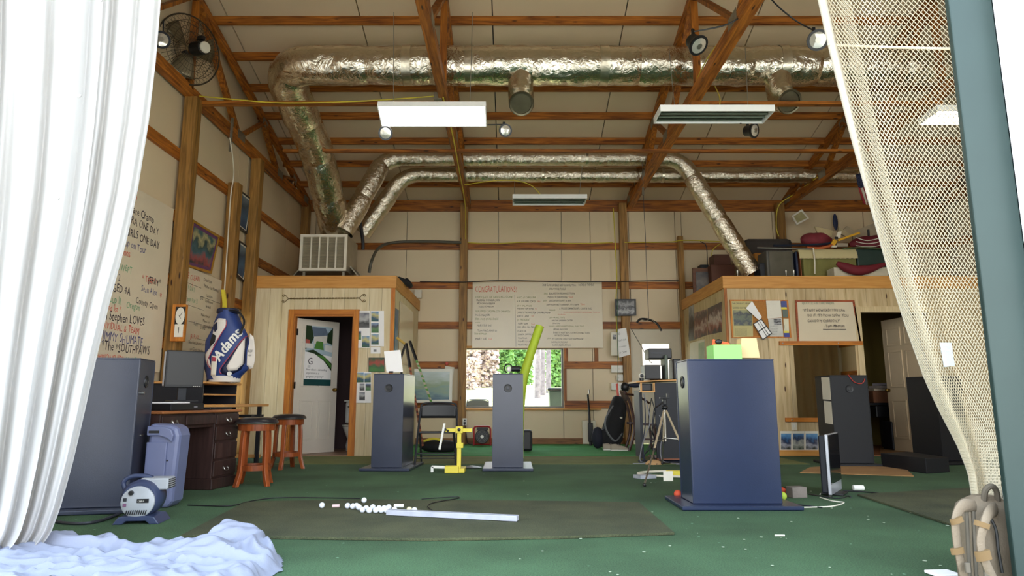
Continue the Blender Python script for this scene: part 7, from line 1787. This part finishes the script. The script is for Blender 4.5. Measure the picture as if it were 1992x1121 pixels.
gb3 = blob('red_golf_bag', 'maroon golf bag lying at the right of the loft with white piping', 'golf bag', 1700, 474, 11.3, .18, (2.1, .8, .75), PM('maroon_bag_m', srgb(112, 28, 40), .7, var=.15))
for k in range(3): MB().tube(spline([D(1665, 462 + 8 * k, 11.12), D(1685, 468 + 6 * k, 11.1), D(1705, 465 + 7 * k, 11.1), D(1720, 458 + 8 * k, 11.12)]), .007, 6).build('piping', paper, gb3, smooth=True)
MB().cyl(D(1690, 462, 11.3), D(1689, 447, 11.3), .02, 8).build('umbrella_tip', navyD, gb3)
yt2 = T('folding_trainer', 'yellow folding training tool with a white head on the loft', 'training aid', tuple(D(1635, 475, 10.9)))
MB().bar(D(1630, 468, 10.9), D(1672, 453, 10.9), .035, .035).build('yellow_arm', PM('deep_yellow', srgb(224, 168, 40), .5), yt2, bevel=.004)
MB().slab(D(1628, 452, 10.88), D(1636, 451, 10.88), D(1633, 464, 10.88), D(1624, 464, 10.88), .03).build('white_head', cream, yt2, bevel=.004)
MB().box(D(1622, 472, 10.9), (.07, .05, .1), ry=.6).build('clamp_body', MATS['deep_yellow'], yt2, bevel=.006); MB().box(D(1627, 463, 10.86), (.05, .03, .04)).build('knob', black, yt2, bevel=.01); MB().box(D(1622, 480, 10.88), (.08, .05, .03)).build('foot', cream, yt2)
pts4 = [[(1585, 440), (1622, 449), (1618, 462), (1590, 452)], [(1632, 442), (1655, 455), (1650, 462), (1630, 452)], [(1648, 440), (1668, 455), (1658, 460), (1640, 448)], [(1656, 452), (1706, 432), (1730, 500), (1672, 505)], [(1628, 473), (1650, 473), (1650, 480), (1627, 480)]]
for i, (q, lb) in enumerate(zip(pts4, ('crumpled tan paper over the dusty red duffel', 'tan card leaning behind the yellow tool, left', 'tan card leaning behind the yellow tool, right', 'wide tan board leaning at the back right of the loft', 'small tan box beside the foot of the yellow tool'))):
    y_q = [11.2, 11.6, 11.7, 11.9, 10.95][i]
    tag(MB().extr([D(a, b_, y_q) for a, b_ in q], (0, .04, .0)).build('tan_card', PM('tan%d' % i, srgb(186 - i * 6, 168 - i * 5, 128), .8), bevel=.004), lb, 'card')
c = D(1625, 432, 12.88); tag(MB().ball(c, .13, 18, 10, (.38, .2, 1.3)).build('blue_boot', PM('blue_hull', srgb(36, 46, 80), .5), smooth=True), 'dark blue oval object hanging on the back wall above the loft', 'wall object')
tag(MB().tube(spline([D(1700, 430, 12.95), D(1704, 418, 12.95), D(1708, 430, 12.95)]), .02, 6).build('dark_hook', navyD, smooth=True), 'small dark hook shape on the back wall beside the netting', 'hook')
wsgn = frame4('tilted_sign', 'dirty white square sign hung tilted from the right truss foot', [D(1540, 420, 12.5), D(1560, 407, 12.5), D(1574, 425, 12.5), D(1550, 438, 12.5)], paper, .03, PM('sign_tan', srgb(176, 166, 120), .7), cat='sign', mount=None)
# flag
fl = T('american_flag', 'small american flag hanging beside the netting above the loft', 'flag', tuple(D(1676, 390, 10.6)))
fw = lambda u, v: D(1664 + 22 * u + 16 * v, 335 + 62 * v + 3 * math.sin(u * 6), 10.6) + V(0, .03 * math.sin(u * 9 + v * 3), 0)
for k in range(7):
    mb = MB(); mb.grid(lambda u, v, k=k: fw((k + u) / 7, (.0 if k >= 4 else .45) * (1 - v) + v), 3, 14); mb.build('stripe', PM('flag_red', srgb(150, 34, 44), .7) if k % 2 == 0 else PM('flag_white', srgb(206, 196, 180), .7), fl, smooth=True, solid=.002)
mb = MB(); mb.grid(lambda u, v: fw(u * 4 / 7, v * .45), 5, 6); mb.build('blue_canton', PM('flag_blue', srgb(34, 38, 70), .7), fl, smooth=True, solid=.002)
mb = MB()
for i in range(4):
    for j in range(4): p = fw((i + .5) / 7, (j + .5) * .11); mb.lathe([(0, 0), (.008, 0)], p + V(0, -.006, 0), 5, (0, -1, 0))
mb.build('stars', paper, fl)
MB().cyl(D(1662, 333, 10.6), D(1700, 333, 10.6), .008, 6).build('flag_stick', brass, fl)

# ============================================================ BACKPACK beside the jamb
bp0 = V(2.05, 3.05, 0)
bkt = T('backpack', 'tan tactical backpack with straps standing before the netting', 'backpack', tuple(bp0))
tanM = PM('tan_canvas', srgb(122, 108, 90), .85, var=.1, bump=.3, bscale=90); tanL = PM('tan_web', srgb(112, 88, 54), .8, var=.08); tanD = PM('dark_canvas', srgb(96, 88, 76), .85, var=.1)
BX = lambda px, py, d=2.98: D(px, py, d)
body = MB()
def bf(u, v):
    z = .0 + .405 * v; a = 2 * PI * u; w_ = lerp([(0, .12), (.1, .135), (.8, .13), (.93, .11), (1, .05)], v); dp = lerp([(0, .09), (.5, .11), (.9, .08), (1, .03)], v)
    c_, s_ = math.cos(a), math.sin(a); e = .6
    return (2.10 + w_ * .9 * math.copysign(abs(c_) ** e, c_), 3.09 + dp * math.copysign(abs(s_) ** e, s_), z)
body.grid(bf, 36, 20); body.add([bf(k / 36, 0) for k in range(36)], [tuple(range(36))]); body.add([bf(k / 36, 1) for k in range(36)], [tuple(range(36))]); body.build('pack_body', tanM, bkt, smooth=True)
def strap(nm, pts, w_, th_, mat):
    P_ = spline([BX(*p) for p in pts], 6); mb = MB()
    mb.tube(P_, w_ * .62, 12, flat=2.5); return mb.build(nm, mat, bkt, smooth=True)
s1_ = strap('shoulder_strap', [(1895, 985, 3.0), (1872, 985, 2.93), (1859, 1010, 2.9), (1861, 1050, 2.9), (1868, 1090, 2.9), (1877, 1130, 2.92)], .017, .01, tanM)
s2_ = strap('shoulder_strap', [(1935, 990, 3.0), (1922, 1000, 2.93), (1914, 1020, 2.88), (1907, 1055, 2.87), (1915, 1090, 2.87), (1933, 1130, 2.9)], .02, .01, tanM)
for (a, b_, c_, e, d) in ((1859, 1008, 1863, 1018, 2.885), (1861, 1066, 1864, 1078, 2.885), (1911, 1016, 1909, 1026, 2.865), (1910, 1072, 1915, 1090, 2.85)):
    MB().tube([D(a, b_, d), D(c_, e, d)], (.0175 if a < 1880 else .0205) * .66, 12, flat=2.45).build('webbing_patch', tanL, bkt, smooth=True)
MB().tube(spline([D(1914, 978, 3.05), D(1917, 955, 3.03), D(1928, 946, 3.02), D(1938, 955, 3.03), D(1941, 978, 3.05)]), .012, 8).build('haul_handle', tanD, bkt, smooth=True)
MB().tube(spline([D(1925, 1005, 2.965), D(1937, 1030, 2.96), D(1942, 1070, 2.96), D(1950, 1115, 2.96)]), .006, 6).build('zip', black, bkt, smooth=True)
for px in (1880, 1893): MB().tube([D(px, 995, 2.975), D(px + 6, 1121, 2.96)], .008, 6).build('back_pad_seam', tanD, bkt)
for px, py in ((1882, 1105), (1918, 1112)): MB().box(D(px, py, 2.87), (.02, .012, .04)).build('buckle', tanD, bkt, bevel=.003)
c = D(1850, 1118, 3.3); tag(MB().box((c.x, 3.36, .01), (.12, .1, .014), .1).build('white_cloth_corner', paperW, bevel=.004), 'small white cloth corner on the carpet beside the backpack', 'cloth')

# tan drape on the inside of the front wall, right of the second bay (the office mirror looks at it)
dp_ = MB(); dp_.grid(lambda u, v: (6.95 + 1.6 * u, 2.97 + .04 * math.sin(u * 38 + v), .03 + 3.7 * v), 60, 6)
tag(dp_.build('tan_drape', CLOTH('drape_cloth', srgb(190, 170, 140), .2, .2, 40), smooth=True), 'tan drape hanging inside the front wall, seen only in the office mirror', 'drape')
